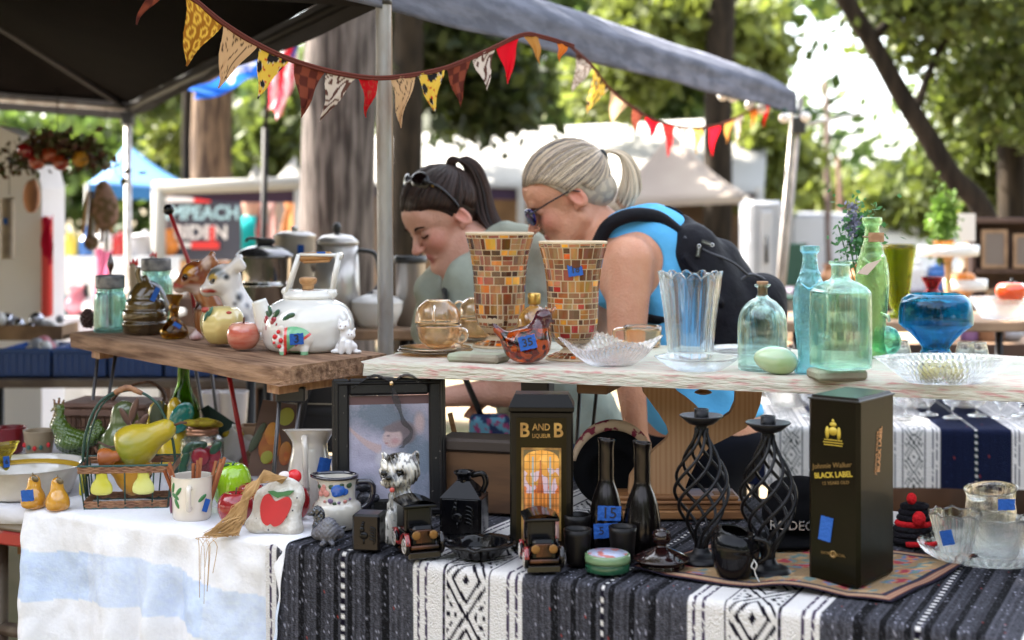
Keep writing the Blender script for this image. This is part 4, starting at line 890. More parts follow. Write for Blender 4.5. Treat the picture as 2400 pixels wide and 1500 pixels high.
for x, y, a, c_ in ((-22, 4, -18, 'bundle of cinnamon sticks leaning left out of the cream mug'), (6, 2, 3, 'short upright cinnamon bundle in the middle of the cream mug'), (30, 6, 16, 'bundle of cinnamon sticks leaning right out of the cream mug')):
    t = thing('cinnamon_bundle', c_, 'cinnamon', (mt.location.x + x * mk, mt.location.y + y * mk, TS + .008), group='cinnamon sticks in the mug'); b = MB(); b.T = Matrix.Diagonal((mk, mk, mk, 1)) @ RY(a)
    for i, (dx, dy) in enumerate(((-6, 0), (0, 3), (5, -2), (2, -6))): b.tube([(dx * .6, dy, 2), (dx * 1.6, dy * 1.3, 118 + 14 * ((i * 7) % 3) / 2 + (x * .3))], 4.4, 7)
    b.build('sticks', CIN, t)
# green apple jar, apples
t, k = put('green_apple_jar', 'shiny lime green ceramic apple jar', 'jar', 543, 1206, TS, 42); b = B(k); apple_mesh(b, (0, 0, 0), 48, 118, 4, .02, .12, flat=.05); b.build('jar_body', glaze('lime_glaze', (.32, .55, .015), (.25, .46, .012), 6), t)
b = B(k); b.tube([(0, 0, 96), (6, -3, 116)], 3, 6); b.ell((-14, -20, 110), (14, 9, 3), rot=RY(-10), n=10); b.build('leaf_and_stem', LG, t)
for lb, x, y, r, h in (('dark red wooden apple lying under the raffia tail', 552, 1240, 44, 84), ('dark red wooden apple just behind the painted sack', 588, 1212, 36, 78), ('dark red apple peeking out right of the painted sack', 692, 1228, 36, 86)):
    t, k = put('red_apple', lb, 'apple', x, y, TS, r, 'dark red apples'); b = B(k); apple_mesh(b, (0, 0, 0), r, h, 5, .02, .2); b.build('apple_body', M('red_apple_skin', (.26, .012, .016), .18, col2=(.45, .1, .02), ns=6, lo=.5, hi=.75, coat=.6), t)
    b = B(k); b.tube([(0, 0, h * .8), (3, 0, h * 1.05)], 2.2, 6); b.build('stem', M('stem_brown'), t)
# stone sack with painted apple and raffia
t, k = put('painted_sack', 'white speckled stone sack with a painted red apple', 'ornament', 642, 1256, TS, 30, rz=-6); b = B(k, RY(7) @ RX(-8))
sdf_mesh([('b', (0, 0, 50), (58, 26, 52), {'rd': 24}), ('e', (12, 0, 98), (42, 22, 34)), ('e', (-44, 0, 12), (26, 26, 16)), ('e', (46, 0, 14), (20, 24, 16))], 2.6, 24, colf=paint((.66, .63, .58)), mb=b, disp=lambda P: .8 * np.sin(P[..., 0] * .09) * np.sin(P[..., 2] * .07))
b.build('sack_body', M('speckled_stone', (.6, .6, .6), .8, attr=True, col2=(.75, .72, .68), ns=60, bump=.4, bs=150), t)
def blob2(cx, cz, pts, y): return [(cx + x, cz + z) for x, z in pts]
b = B(k, RY(7) @ RX(-8)); ap = smoothpath([(-6, 6, 0), (-22, 20, 0), (-34, 12, 0), (-38, -12, 0), (-30, -42, 0), (-16, -52, 0), (-8, -47, 0), (2, -52, 0), (18, -42, 0), (30, -16, 0), (34, 8, 0), (22, 20, 0), (4, 10, 0)], 4, True)
b.prism([(p.x + 4, p.y + 70) for p in ap], 9, T=TR(0, -32, 0)); b.build('painted_apple', M('apple_red_paint', (.5, .02, .022), .6, col2=(.42, .02, .02), ns=20), t)
b = B(k, RY(7) @ RX(-8)); b.prism([(-10, 88), (-22, 96), (-10, 99), (0, 97), (12, 99), (26, 104), (40, 106), (30, 94), (16, 90), (4, 84)], 9, T=TR(0, -33, 0)); b.build('painted_leaf', M('leaf_paint_green', (.05, .16, .05), .6), t)
b = B(k, RY(7) @ RX(-8))
for x, z in ((-20, 14), (8, 24), (34, 22), (42, 60), (-40, 30), (30, 44), (-8, 8), (48, 90)): b.ell((x, -26.5, z), (1.8, 1.5, 2), n=6)
b.build('dark_chips', M('black_ink'), t); skl = t.location.copy()
t = thing('raffia_bunch', 'bunch of straw raffia tied at the sack neck and trailing over the cloth', 'raffia', (skl.x, skl.y, TS)); b = B(k); random.seed(4)
for i in range(130):
    a, c_, d = random.uniform(-1, 1), random.uniform(-1, 1), random.uniform(.7, 1.15); s_ = random.uniform(0, 1)
    e_, g_ = random.uniform(-1, 1), random.uniform(-1, 1); P = [(26 + 6 * a, -4 + 5 * c_, 124 + 7 * a), (-14 + 6 * a, -22, 138 + 9 * c_ - 6 * a), (-50 + 10 * c_ + 5 * g_, -34 + 7 * a, 106 + 10 * a + 6 * e_), (-74 + 12 * a + 9 * e_, -38 + 6 * g_, 60 + 14 * c_), (-92 + 24 * a * d + 10 * g_, -42 + 10 * c_, 26 + 16 * e_), (-104 + 34 * a - 26 * s_, -46 - 9 * g_, 2 + 8 * abs(c_))]
    if i < 7: P += [(-122 - 8 * i, -60, 2), (-128 - 6 * i + 20 * a, -74, -14), (-136 - 4 * i + 16 * a, -78, -60 - 14 * i)]
    b.tube(smoothpath(P, 3), 1.05 if i > 7 else .8, 4)
b.build('straw', M('raffia', (.52, .32, .14), .7, col2=(.4, .23, .09), ns=50), t); random.seed(7)
t, k = put('tiny_apple_bird', 'tiny red and white apple ornament on top of the painted sack', 'ornament', 680, 1240, TS, 6); b = B(k); b.ell((10, 0, 122), (17, 15, 17), n=18); b.build('red_ball', M('gloss_red'), t); b = B(k); b.ell((-12, -3, 124), (15, 12, 11), n=16); b.tube([(0, 4, 0), (0, 4, 112)], 4, 6); b.build('white_blossom', M('blossom_white', (.7, .62, .58), .6), t)
# small cups in the back left, jar etc.
for lb, x, y, r, h, m in (('beige cup with a strawberry garland at the back of the cloth', 92, 1072, 36, 58, M('strawberry_beige', (.36, .27, .17), .4, col2=(.3, .22, .13), ns=9)), ('dark red funnel shaped cup at the far left back', 26, 1066, 34, 60, M('deep_red_glaze', (.16, .008, .012), .3)), ('second white china cup with a rim line behind the green bottle', 498, 1010, 30, 88, M('china_white', (.6, .55, .55), .3)), ('tall white china cup behind the green bottle', 548, 1012, 34, 90, M('china_white'))):
    t, k = put('china_cup', lb, 'cup', x, y, TS if y > 1050 else .7, r); b = B(k); b.lathe(wall([(r * .7, 0), (r * .8, 3), (r * .92, h * .5), (r, h * .95), (r * 1.03, h)], 3), 28); b.build('cup_body', m, t)
    if 'strawberry' in lb:
        b = B(k)
        for i in range(5): b.ell((-28 + i * 14, -math.sqrt(34 ** 2 - (-28 + i * 14) ** 2 * .95), 26 - 6 * math.sin(i * .8)), (5, 4, 6), n=8, mi=i % 2)
        b.build('strawberry_garland', [M('gloss_red'), M('leaf_green_paint')], t)
# painted pear board, dark metal funnel, enamel cup, wooden box
t, k = put('painted_pear_board', 'old board painted with reddish pears leaning below the brown plank', 'painting', 640, 1118, TS, 10, rz=8); b = B(k, RX(-6) @ RY(2)); b.prism([(-60, 0), (62, 0), (52, 166), (-30, 178), (-50, 90)], 8); b.build('board', M('board_dark_brown', (.15, .08, .05), .6, col2=(.1, .05, .035), ns=6), t)
b = B(k, RX(-6) @ TR(0, -2, 0))
for x, z, w_, h_, m in ((-8, 72, 26, 44, 0), (-4, 92, 18, 34, 1), (28, 52, 15, 28, 0), (30, 48, 9, 16, 1), (30, 138, 18, 22, 2), (-40, 84, 10, 30, 3), (-30, 104, 8, 24, 3), (-14, 46, 14, 18, 2)): b.ell((x, 0 - m * .4, z), (w_, 2.4, h_), rot=RY(8 if m < 2 else 30), n=18, mi=m)
b.build('painted_pears', [M('pear_red_paint', (.32, .05, .02), .5, col2=(.5, .2, .03), ns=9), M('pear_orange_paint', (.6, .24, .03), .5, col2=(.45, .09, .02), ns=14), M('pear_lime_paint', (.35, .33, .04), .5), M('dark_leaf')], t)
b = B(k, RX(-10)); b.box((48, 10, 0), (58, 20, 150), bev=2); b.build('side_stick', M('pale_stick', (.45, .33, .22), .7), t)
t, k = put('green_metal_scoop', 'dark green tin scoop lying behind the canister', 'scoop', 530, 1080, TS, 20); b = B(k); b.add([(-60, 0, 118), (-44, 10, 126), (34, 0, 76), (26, 0, 34), (-26, 0, 50)], [(0, 1, 2, 3, 4)], 0, False); b.tube([(-26, 0, 50), (-20, 6, 0)], 7, 8); o = b.build('scoop_body', M('dark_green_tin', (.02, .045, .035), .35, metal=.4), t); solidify(o, .002)
t, k = put('white_enamel_cup', 'chipped white enamel cup tipped beside the painted board', 'mug', 536, 1096, TS, 26); b = B(k, TR(0, 0, 30) @ RY(38)); b.lathe(wall([(26, 0), (30, 4), (32, 60), (35, 64)], 2.5), 28, c=(0, 0, -6)); b.build('cup_body', M('chipped_enamel', (.62, .58, .52), .3, col2=(.3, .27, .24), ns=10, lo=.55, hi=.62), t)
b = B(k); b.ell((12, -6, 74), (26, 14, 10), n=12); b.build('yellow_cloth', M('yellow_petals'), t)
t, k = put('small_wooden_crate', 'small tan wooden crate behind the enamel cup', 'crate', 590, 1086, TS, 24); b = B(k)
for i in range(4): b.box((-26, -24, i * 22), (36, -20, i * 22 + 19), bev=1); b.box((32, -20, i * 22), (36, 24, i * 22 + 19), bev=1)
b.box((-26, 20, 0), (36, 24, 86)); b.box((-26, -20, 0), (-22, 20, 86)); b.build('slats', M('crate_tan', (.4, .25, .15), .7, col2=(.3, .18, .1), ns=12), t)
# ivory pitcher (plain), behind; blue tag
t, k = put('ivory_pitcher', 'tall ivory pitcher with a flaring spout under the tent post', 'pitcher', 726, 1204, TS, 44); b = B(k)
b.lathe(wall(sprof([(44, 0), (50, 8), (54, 50), (50, 100), (42, 140), (40, 158), (52, 182), (58, 188)], 4), 4), 36, mod=lambda a, i, r, z: (r * (1 + (.12 * math.cos(a * 2) * (z - 140) / 48 if z > 140 else 0)), z - (10 * math.sin(a) if z > 150 else 0) * .6)); b.build('pitcher_body', glaze('ivory_glaze', (.52, .47, .42), (.46, .41, .36), 9), t)
b = B(k); b.tube(smoothpath([(-6, -46, 176), (-2, -66, 160), (0, -70, 110), (0, -54, 60)], 6), [9, 8, 8, 7, 7, 7, 7, 7, 7, 7, 7, 7, 7, 6, 6, 6, 6, 7, 8][:19], 10); b.build('handle', MATS['ivory_glaze'], t)
tape(t, k, 40, -44, 112, 30, 34, roll=-14, rz=30)
# black saddlebag basket behind
t, k = put('black_leather_bag', 'black leather handbag with a seam and strap hanging shadowed below the planks', 'bag', 738, 1068, TS, 40)
b = B(k); sdf_mesh([('b', (0, 0, 100), (84, 30, 84), {'rd': 26}), ('b', (16, -6, 60), (64, 32, 58), {'rd': 30})], 4, 10, colf=paint((.016, .014, .013)), mb=b); b.build('bag_body', M('black_leather', (.02, .02, .02), .45, attr=True), t)
b = B(k); b.tube([(-84, -28, 128), (-40, -36, 120), (84, -34, 118)], 1.8, 6); b.build('seam', M('seam_tan', (.3, .24, .15), .6), t)
b = B(k); b.tube(smoothpath([(-30, -34, 60), (-10, -46, 150), (20, -30, 200), (56, 0, 214), (70, 0, 180)], 6), 11, 8, flat=.35); b.build('strap', M('strap_black', (.025, .023, .022), .5), t)
# ------------------------------------------------------------------ goods on the serape, in front
GLOSSB = M('black_gloss'); BLK = M('black_glaze', (.003, .003, .004), .1, coat=.18, spec=.12, col2=(.007, .006, .006), ns=12)
# picture frame with print
t, k = put('picture_frame', 'ornate black picture frame with a print of a pointing child, leaning under the planks', 'picture frame', 914, 1212, TZ, 10, rz=9); b = B(k, RX(-7)); W2, Hh, fw = 134, 322, 40
for q in ((-W2, 0, -W2 + fw, Hh), (W2 - fw, 0, W2, Hh), (-W2 + fw - 1, 0, W2 - fw + 1, fw), (-W2 + fw - 1, Hh - fw, W2 - fw + 1, Hh)): b.box((q[0], -8, q[1]), (q[2], 8, q[3]), bev=5)
for q in ((-W2 + 8, 8, -W2 + 16, Hh - 8), (W2 - 16, 8, W2 - 8, Hh - 8), (-W2 + 9, 8, W2 - 9, 16), (-W2 + 9, Hh - 16, W2 - 9, Hh - 8)): b.box((q[0], -12, q[1]), (q[2], -2, q[3]), bev=3)
b.build('frame', M('black_frame_paint', (.008, .007, .008), .35, spec=.3, col2=(.25, .22, .2), ns=120, nd=2, lo=.7, hi=.78), t)
w_, h_ = W2 - fw + 2, Hh - fw * 2 + 4
def pcol(u, v):
    x, z = (u - .5) * 2 * w_, v * h_; n = noise.noise(Vector((x * .012, z * .016, 1))) + .5 * noise.noise(Vector((x * .05, z * .05, 4))) + .3 * noise.noise(Vector((x * .16, z * .16, 8)))
    sky_ = np.array((.36, .33, .42)); dk = np.array((.09, .12, .16)); sk = np.array((.44, .31, .3)); c = sky_ * (1 + .3 * n)
    def mixin(c, col, d, soft=.25): q = min(1, max(0, (1 + soft - d) / (2 * soft))); return c * (1 - q) + np.array(col) * q
    c = mixin(c, dk, math.hypot((x + 10) / 85, (z - 215) / 42) - .55 * n, .4); c = mixin(c, dk * 1.2, math.hypot((x - 70) / 48, (z - 110) / 90) - .6 * n, .5)
    c = mixin(c, dk * 1.1, math.hypot(x / 110, (z - 30) / 34) - .5 * n, .5)
    c = mixin(c, (.33, .31, .38), math.hypot((x - 5) / 46, (z - 30) / 70), .25)                 # dress
    t1 = max(0, min(1, (x + 92) / 70)); zc = 184 - 54 * t1 - 8 * math.sin(t1 * 3); 
    if x < -18: c = mixin(c, sk, abs(z - zc) / (5 + 8 * t1), .2)
    c = mixin(c, (.45, .42, .47), math.hypot((x + 6) / 26, (z - 104) / 24), .2)
    c = mixin(c, (.12, .085, .09), math.hypot((x - 30) / 36, (z - 172) / 32) - .15 * n, .12); c = mixin(c, sk, math.hypot((x - 8) / 23, (z - 158) / 25), .12)
    c = mixin(c, (.4, .2, .2), math.hypot((x - 14) / 9, (z - 150) / 7), .5); c = mixin(c, (.1, .06, .07), math.hypot((x + 2) / 4, (z - 164) / 2), .4); c = mixin(c, (.3, .1, .1), math.hypot((x + 6) / 4, (z - 145) / 1.6), .4); c = mixin(c, (.12, .085, .09), math.hypot((x - 10) / 24, (z - 183) / 10), .2)
    c = mixin(c, sk * .9, math.hypot((x - 72) / 12, (z - 196) / 26), .4)
    c = c * .88 + np.array((.3, .28, .34)) * .12; g = 1 + .2 * noise.noise(Vector((x * .5, z * .5, 2))); return tuple(np.clip(c * g, .01, 1))
b = B(k, RX(-7)); b.grid(lambda u, v: ((u - .5) * 2 * w_, 4, fw - 2 + v * (h_ - 24)), 120, 130, colf=pcol); b.build('printed_picture', M('print_paper', rough=.55, attr=True, coat=.08, bump=.2, bs=300), t)
b = B(k, RX(-7)); b.box((-W2 + fw, 4.5, fw), (W2 - fw, 7, Hh - fw - 2)); b.build('backing', M('frame_backing', (.1, .05, .05), .7), t)
b = B(k, RX(-7)); P = smoothpath([(6, -13, Hh - 14), (20, -14, 262), (34, -14, 220), (52, -14, 196), (40, -14, 172), (28, -14, 158)], 6)
for i in range(len(P) - 1):
    a_, c_ = P[i], P[i + 1]; wd = 4 + 6 * math.sin(i * .35) ** 2; b.add([(a_.x - wd, a_.y, a_.z), (a_.x + wd * .7, a_.y - 2, a_.z), (c_.x + wd * .7, c_.y - 2, c_.z), (c_.x - wd, c_.y, c_.z)], [(0, 1, 2, 3)])
for s_ in (-1, 1): b.tube(smoothpath([(4, -13, Hh - 12), (4 + 40 * s_, -14, Hh + 6), (4 + 92 * s_, -10, Hh - 24)], 5), [3, 6, 9, 11, 12, 12, 11, 9, 6, 4, 2], 6, flat=.3)
b.ell((5, -16, Hh - 14), (6, 5, 7), n=12, mi=1); b.build('ribbon_bow', [M('black_ribbon', (.015, .013, .016), .6, alpha=.7), M('brass_bead', (.5, .35, .2), .2, metal=1)], t)
# floral jug
t, k = put('floral_jug', 'small cream jug painted with blue and pink flowers and a dark rim', 'jug', 790, 1246, TZ, 40); b = B(k)
b.lathe(wall(sprof([(38, 0), (44, 3), (54, 22), (58, 42), (54, 58), (45, 66), (43, 78), (44, 100), (48, 122)], 4), 3.5), 72, mod=lambda a, i, r, z: (r * (1 + (.018 * math.cos(a * 36) if 4 < z < 52 else 0)) + (12 * max(0, math.cos(a - math.pi)) ** 6 if z > 112 else 0), z + (3 * max(0, math.cos(a - math.pi)) ** 6 if z > 112 else 0)))
b.build('jug_body', glaze('jug_cream', (.58, .53, .46), (.5, .46, .4), 20), t)
b = B(k); b.lathe([(48, 119), (50.5, 119), (50.5, 125), (43, 125), (43, 119)], 72, cap=False, mod=lambda a, i, r, z: (r + (13 * max(0, math.cos(a - math.pi)) ** 6), z + (3 * max(0, math.cos(a - math.pi)) ** 6))); b.build('dark_rim', glaze('navy_rim', (.012, .01, .02)), t)
b = B(k)
def ring(x, r=45): return -math.sqrt(max(4, r * r - x * x))
for x, z, w2, mi in ((8, 96, 17, 0), (22, 92, 10, 0), (2, 88, 9, 0), (-28, 96, 9, 1), (-20, 88, 9, 1), (-34, 86, 8, 1), (-26, 104, 6, 1), (-38, 102, 7, 2), (32, 106, 8, 2), (-8, 104, 7, 2), (16, 108, 6, 2), (-10, 72, 7, 3), (10, 68, 4, 3), (24, 70, 5, 1), (-24, 70, 4, 1), (34, 74, 4, 3), (0, 66, 5, 2)):
    b.ell((x, ring(x, 47 if z < 76 else 45), z), (w2, 2, w2 * .85), rot=RZ(x * 1.2), n=12, mi=mi)
b.build('painted_flowers', [M('flower_blue', (.02, .1, .42), .2, coat=.5), M('flower_pink', (.5, .2, .17), .3), M('flower_green', (.03, .06, .03), .3), M('flower_violet', (.16, .1, .2), .3)], t)
b = B(k); b.tube(smoothpath([(44, 0, 108), (76, 4, 106), (84, 4, 84), (74, 2, 58), (54, 0, 44)], 5), 7, 10); b.build('handle', glaze('navy_rim'), t)
# pewter spaniel + blue grey bird figure
def fig(name, label, px, pyb, r, prims, h, colr, mat, kk_=8, disp=None, rz=0, s=1.0, group=None):
    t, k = put(name, label, 'figurine', px, pyb, TZ, r, rz=rz, group=group); b = B(k * s); sdf_mesh(prims, h, kk_, colf=colr, disp=disp, mb=b); b.build('figure_body', mat, t); return t, k
GLD = M('black_painted_glaze', (1, 1, 1), .15, attr=True, coat=.8)
nz = lambda P: 1.0 * np.sin(P[..., 0] * .6) * np.sin(P[..., 2] * .5 + P[..., 1] * .3)
fig('dog_figurine', 'small glossy black and blue sitting spaniel figurine beside the floral jug', 752, 1262, 18, [('c', (8, 0, 10), (-4, 0, 46), 18, 13), ('e', (-8, -2, 62), (13, 11, 12)), ('c', (-14, -4, 58), (-24, -6, 54), 7, 5), ('e', (6, -8, 52), (5, 5, 13)), ('e', (2, 8, 52), (5, 5, 13)), ('c', (-12, -6, 30), (-16, -8, 2), 7, 6), ('e', (22, 0, 14), (20, 16, 13)), ('c', (36, 0, 18), (56, 4, 22), 6, 4)],
    1.8, paint((.02, .022, .03), ((16, -10, 22), (22, 14, 14), (.03, .06, .13), .7)), GLD, 5, nz)
fig('bird_figurine', 'round grey stone bird figurine in front of the jug', 769, 1276, 20, [('e', (0, 0, 26), (30, 24, 26)), ('e', (2, -4, 44), (18, 17, 16)), ('e', (-26, 4, 20), (14, 14, 14)), ('c', (-8, -18, 4), (-12, -24, 2), 6, 5), ('c', (10, -18, 4), (14, -24, 2), 6, 5), ('e', (28, 6, 20), (10, 12, 12))], 1.8, paint((.1, .1, .12), ((4, -20, 44), (12, 12, 12), (.17, .17, .19), .8)), M('rough_pewter', (1, 1, 1), .55, attr=True, bump=.4, bs=120), 5, nz)
fig('poodle_figurine', 'small silvery black poodle figurine between the jug and the terrier', 858, 1216, 16, [('e', (0, 0, 44), (22, 14, 18)), ('e', (-8, -4, 74), (14, 12, 14)), ('e', (12, 0, 72), (11, 10, 10)), ('c', (-12, -4, 40), (-14, -4, 2), 6, 5), ('c', (14, 0, 40), (16, 0, 2), 6, 5), ('e', (-14, -4, 34), (9, 8, 9)), ('e', (22, 0, 46), (10, 8, 9)), ('c', (-20, -8, 70), (-28, -8, 66), 5, 4)], 1.7, paint((.04, .04, .048)), M('rough_pewter_gloss', (1, 1, 1), .25, attr=True, metal=.4), 3, lambda P: 1.8 * np.sin(P[..., 0] * .9) * np.sin(P[..., 2] * .9) * np.sin(P[..., 1] * .9 + 1))
# terrier figurine
TW = (.62, .59, .54)
t, k = fig('terrier_figurine', 'tall glossy black and cream sitting terrier figurine in front of the picture frame', 940, 1268, 40,
    [('c', (4, 6, 20), (0, 0, 92), 46, 30), ('e', (-2, -8, 158), (48, 40, 42)), ('e', (-20, -44, 138), (24, 16, 16)), ('e', (-24, -54, 148), (9, 7, 7), {'k': 4}), ('c', (-34, -4, 180), (-40, -6, 195), 13, 6, {'k': 7}), ('c', (28, -4, 180), (36, -6, 197), 15, 7, {'k': 7}), ('c', (-20, -30, 60), (-24, -38, 4), 14, 13), ('c', (20, -30, 60), (22, -38, 4), 14, 13),
     ('e', (-36, -34, 158), (9, 8, 6), {'op': 's', 'k': 5}), ('e', (0, -42, 158), (9, 8, 6), {'op': 's', 'k': 5}), ('c', (-34, -58, 128), (-6, -58, 127), 2.5, 2.5, {'op': 's', 'k': 3})], 2.6,
    lambda V: (lambda C: C * np.array([[.25 if noise.noise(Vector((p[0] * .16, p[1] * .1, p[2] * .05))) > .17 else 1] for p in V]))(paint(TW, ((-18, -30, 192), (16, 40, 16), (.03, .025, .02)), ((34, -14, 190), (10, 16, 16), (.05, .03, .02), .5), ((-36, -44, 156), (13, 14, 9), (.02, .02, .02)), ((4, -44, 158), (18, 14, 10), (.05, .04, .04), .5), ((-24, -54, 146), (17, 16, 12), (.02, .015, .015), .5), ((-22, -50, 122), (16, 12, 7), (.1, .08, .07), .6), ((-44, -20, 130), (12, 20, 24), (.05, .04, .04), .7), ((36, -20, 140), (12, 14, 22), (.04, .03, .02), .8), ((-14, -34, 100), (22, 20, 26), (.035, .035, .03), .8), ((10, -38, 60), (20, 26, 22), (.1, .1, .09), .9))(V)),
    GLD, 12, lambda P: 1.5 * np.sin(P[..., 0] * .6 + P[..., 2] * .16 + P[..., 1] * .2) * (P[..., 2] < 196))
b = B(k)
for x in (-37, -1): b.ell((x, -43, 157), (7.5, 4, 6), n=14)
b.ell((-24, -60, 150), (8, 5, 6), n=12); b.build('eyes_and_nose', GLOSSB, t); b = B(k); b.ell((-16, -58, 122), (6, 4, 6), n=10); b.build('tongue', M('tongue_red', (.5, .08, .06), .3), t)
# relief rooster (used on the jug and the cube)
def relief(b, s, x0, y, z0):
    for i in range(5): a = 20 + i * 22; P = [(x0 + s * (10 + (18 + i * 0) * math.sin(R(q)) * (1 - i * .02) + i * .5), y, z0 + s * (-22 + i * 9 + 9 * math.cos(R(q)))) for q in range(0, 150, 20)]; b.tube(P, s * 2.6, 6)
    b.ell((x0 - s * 8, y, z0 - s * 4), (s * 14, 4, s * 12), n=14); b.ell((x0 - s * 14, y, z0 + s * 14), (s * 8, 4, s * 11), n=12); b.ell((x0 - s * 12, y, z0 + s * 28), (s * 6, 4, s * 6), n=10); b.ell((x0 - s * 10, y, z0 + s * 36), (s * 5, 3, s * 4), n=8); b.tube([(x0 - s * 8, y, z0 - s * 14), (x0 - s * 8, y, z0 - s * 30)], s * 2.5, 6)
t, k = put('rooster_jug', 'square black jug with a handle and a rooster in relief', 'jug', 1088, 1258, TZ, 40, rz=-12); b = B(k)
b.box((-50, -42, 0), (50, 42, 92), bev=7); b.add([(-49, -41, 88), (49, -41, 88), (49, 41, 88), (-49, 41, 88), (-16, -14, 124), (16, -14, 124), (16, 14, 124), (-16, 14, 124)], [(0, 1, 5, 4), (1, 2, 6, 5), (2, 3, 7, 6), (3, 0, 4, 7)], 0, False)
b.lathe(wall([(18, 116), (16, 124), (17, 134), (24, 140), (25, 145)], 4), 28); b.build('jug_body', BLK, t); b = B(k); b.tube(smoothpath([(18, 0, 136), (44, 0, 140), (52, 0, 120), (44, 0, 98)], 6), 7, 10); b.build('handle', BLK, t)
b = B(k); relief(b, 1.0, 2, -43, 48); b.build('rooster_relief', BLK, t)
t, k = put('rooster_cube', 'small black cube shaker with a rooster in relief', 'shaker', 865, 1292, TZ, 26, rz=-10); b = B(k); b.box((-33, -30, 0), (33, 30, 86), bev=5); b.build('cube_body', BLK, t); b = B(k); relief(b, .75, 2, -31, 40); b.build('rooster_relief', BLK, t)
# antique car decanters
def car(label, px, pyb, s, rz, red):
    t, k = put('antique_car_decanter', label, 'decanter', px, pyb, TZ, 28, rz=rz, group='black antique car decanters'); k *= s
    AM = M('amber_black_glaze', (.02, .007, .003), .12, coat=.4, spec=.3, col2=(.008, .006, .006), ns=8); b = B(k); b.box((-40, -66, 0), (40, 70, 18), bev=3); b.build('base', AM, t)
    b = B(k); b.box((-34, -10, 52), (34, 62, 118), bev=4); b.box((-26, -52, 34), (26, -8, 74), bev=7); b.box((-30, -56, 22), (30, 60, 50), bev=4); b.build('car_body', BLK, t)
    b = B(k); b.grid(lambda u, v: ((u - .5) * 84, -24 + 92 * v, 118 + 12 * math.sin(math.pi * u)), 10, 3); b.box((-42, -24, 110), (42, 68, 119), bev=3); b.build('roof', BLK, t)
    b = B(k); b.box((-27, -13, 62), (27, -10.5, 110), bev=1); b.build('windscreen', M('dark_window_glaze', (.008, .008, .01), .12, spec=.2), t)
    b = B(k); b.box((-20, -57, 34), (20, -53, 66), bev=2); b.box((-36, -68, 22), (36, -60, 32), bev=3); b.build('radiator', M('copper_luster', (.08, .03, .014), .2, metal=.6, col2=(.015, .007, .004), ns=20), t)
    for x in (-21, 21):
        b = B(k, TR(x, -62, 56) @ RX(90)); b.lathe([(.1, -8), (7, -6), (10, 0), (10.5, 5), (9, 6), (.1, 4)], 18); b.build('headlight', M('brass_luster', (.2, .1, .03), .25, metal=.5), t)
        b = B(k); b.tube(smoothpath([(x * 2.0, -72, 34), (x * 2.0, -56, 56), (x * 2.0, -26, 50), (x * 2.0, -8, 28), (x * 2.0, 20, 26), (x * 2.0, 36, 52), (x * 2.0, 58, 50)], 4), 6, 8, flat=.5); b.build('fender', M('fender_red_glaze', (.2, .012, .012), .15, coat=.8) if red and x < 0 else AM, t)
        for y in (-52, 40):
            b = B(k, TR(x * 2.05, y, 30) @ RY(90)); b.lathe([(.1, -3), (20, -4), (23, 0), (20, 4), (.1, 3)], 24); wo = b.build('wheel', BLK, t)
            b = B(k, TR(x * 2.05, y, 30) @ RY(90)); sg = 1 if x > 0 else -1
            b.tube([(16 * math.cos(a * .3927), 16 * math.sin(a * .3927), 4.5 * sg) for a in range(16)], 1.4, 6, closed=True)
            for a in range(6): b.tube([(0, 0, 4 * sg), (16 * math.cos(a * 1.047), 16 * math.sin(a * 1.047), 4.5 * sg)], .9, 4)
            b.build('rim', M('wheel_white', (.45, .42, .4), .3), wo)
car('black and red antique car decanter standing right of the small rooster cube', 978, 1302, .98, 20, True)
car('narrow black antique car decanter in front of the tall arched tin', 1268, 1334, .98, 6, True)
# ashtray
t, k = put('black_ashtray', 'wide round black glass ashtray with notches in its rim', 'ashtray', 1122, 1316, TZ, 60); b = B(k)
b.lathe([(.1, 0), (50, 0), (54, 4), (66, 16), (84, 28), (88, 31), (86, 34), (60, 32), (46, 12), (40, 7), (.1, 6)], 60, mod=lambda a, i, r, z: (r, z - (6 * max(0, math.cos(a * 4 + .4)) ** 12 if r > 56 and z > 26 else 0))); b.build('dish', BLK, t)
# tall arched tin
GOLDP = M('gold_print', (.42, .26, .08), .35, metal=.5, col2=(.2, .11, .04), ns=30)
t, k = put('liqueur_tin', 'tall black and gold liqueur tin with a stained glass picture', 'tin', 1270, 1286, TZ, 30, rz=-3); b = B(k); b.box((-73, -40, 0), (73, 50, 320), bev=4); b.box((-76, -43, 318), (76, 53, 332), bev=3)
b.add([(-76, -43, 330), (76, -43, 330), (76, 53, 330), (-76, 53, 330), (-62, -26, 358), (62, -26, 358), (62, 38, 358), (-62, 38, 358)], [(0, 1, 5, 4), (1, 2, 6, 5), (2, 3, 7, 6), (3, 0, 4, 7), (4, 5, 6, 7)], 0, False)
b.build('tin_body', M('black_tin', (.0045, .0038, .003), .33, spec=.12, col2=(.04, .022, .012), ns=7, nd=6, lo=.52, hi=.8, coat=.1), t)
b = B(k); b.box((-58, -42.5, 20), (58, -41, 306)); b.build('front_panel', M('bronze_panel', (.02, .014, .003), .33, metal=.15, spec=.12, col2=(.007, .005, .003), ns=4), t)
b = B(k, TR(0, -43.6, 0) @ RX(90)); FT = lambda x, z: TR(x, z, 0)
b.text('B', 46, FT(-39, 276), ext=.6, bold=.9, sx=.92); b.text('B', 46, FT(39, 276), ext=.6, bold=.9, sx=.92); b.text('AND', 22, FT(0, 284), ext=.6, bold=.3, sx=.85); b.text('LIQUEUR', 13, FT(0, 264), ext=.6, bold=.15, sx=.8)
b.build('gold_lettering', GOLDP, t); b = B(k, TR(0, -43.6, 0) @ RX(90)); b.text('BENEDICTINE', 12, FT(-6, 10), ext=.5, sx=.9); b.build('gold_lettering', GOLDP, t)
b = B(k); 
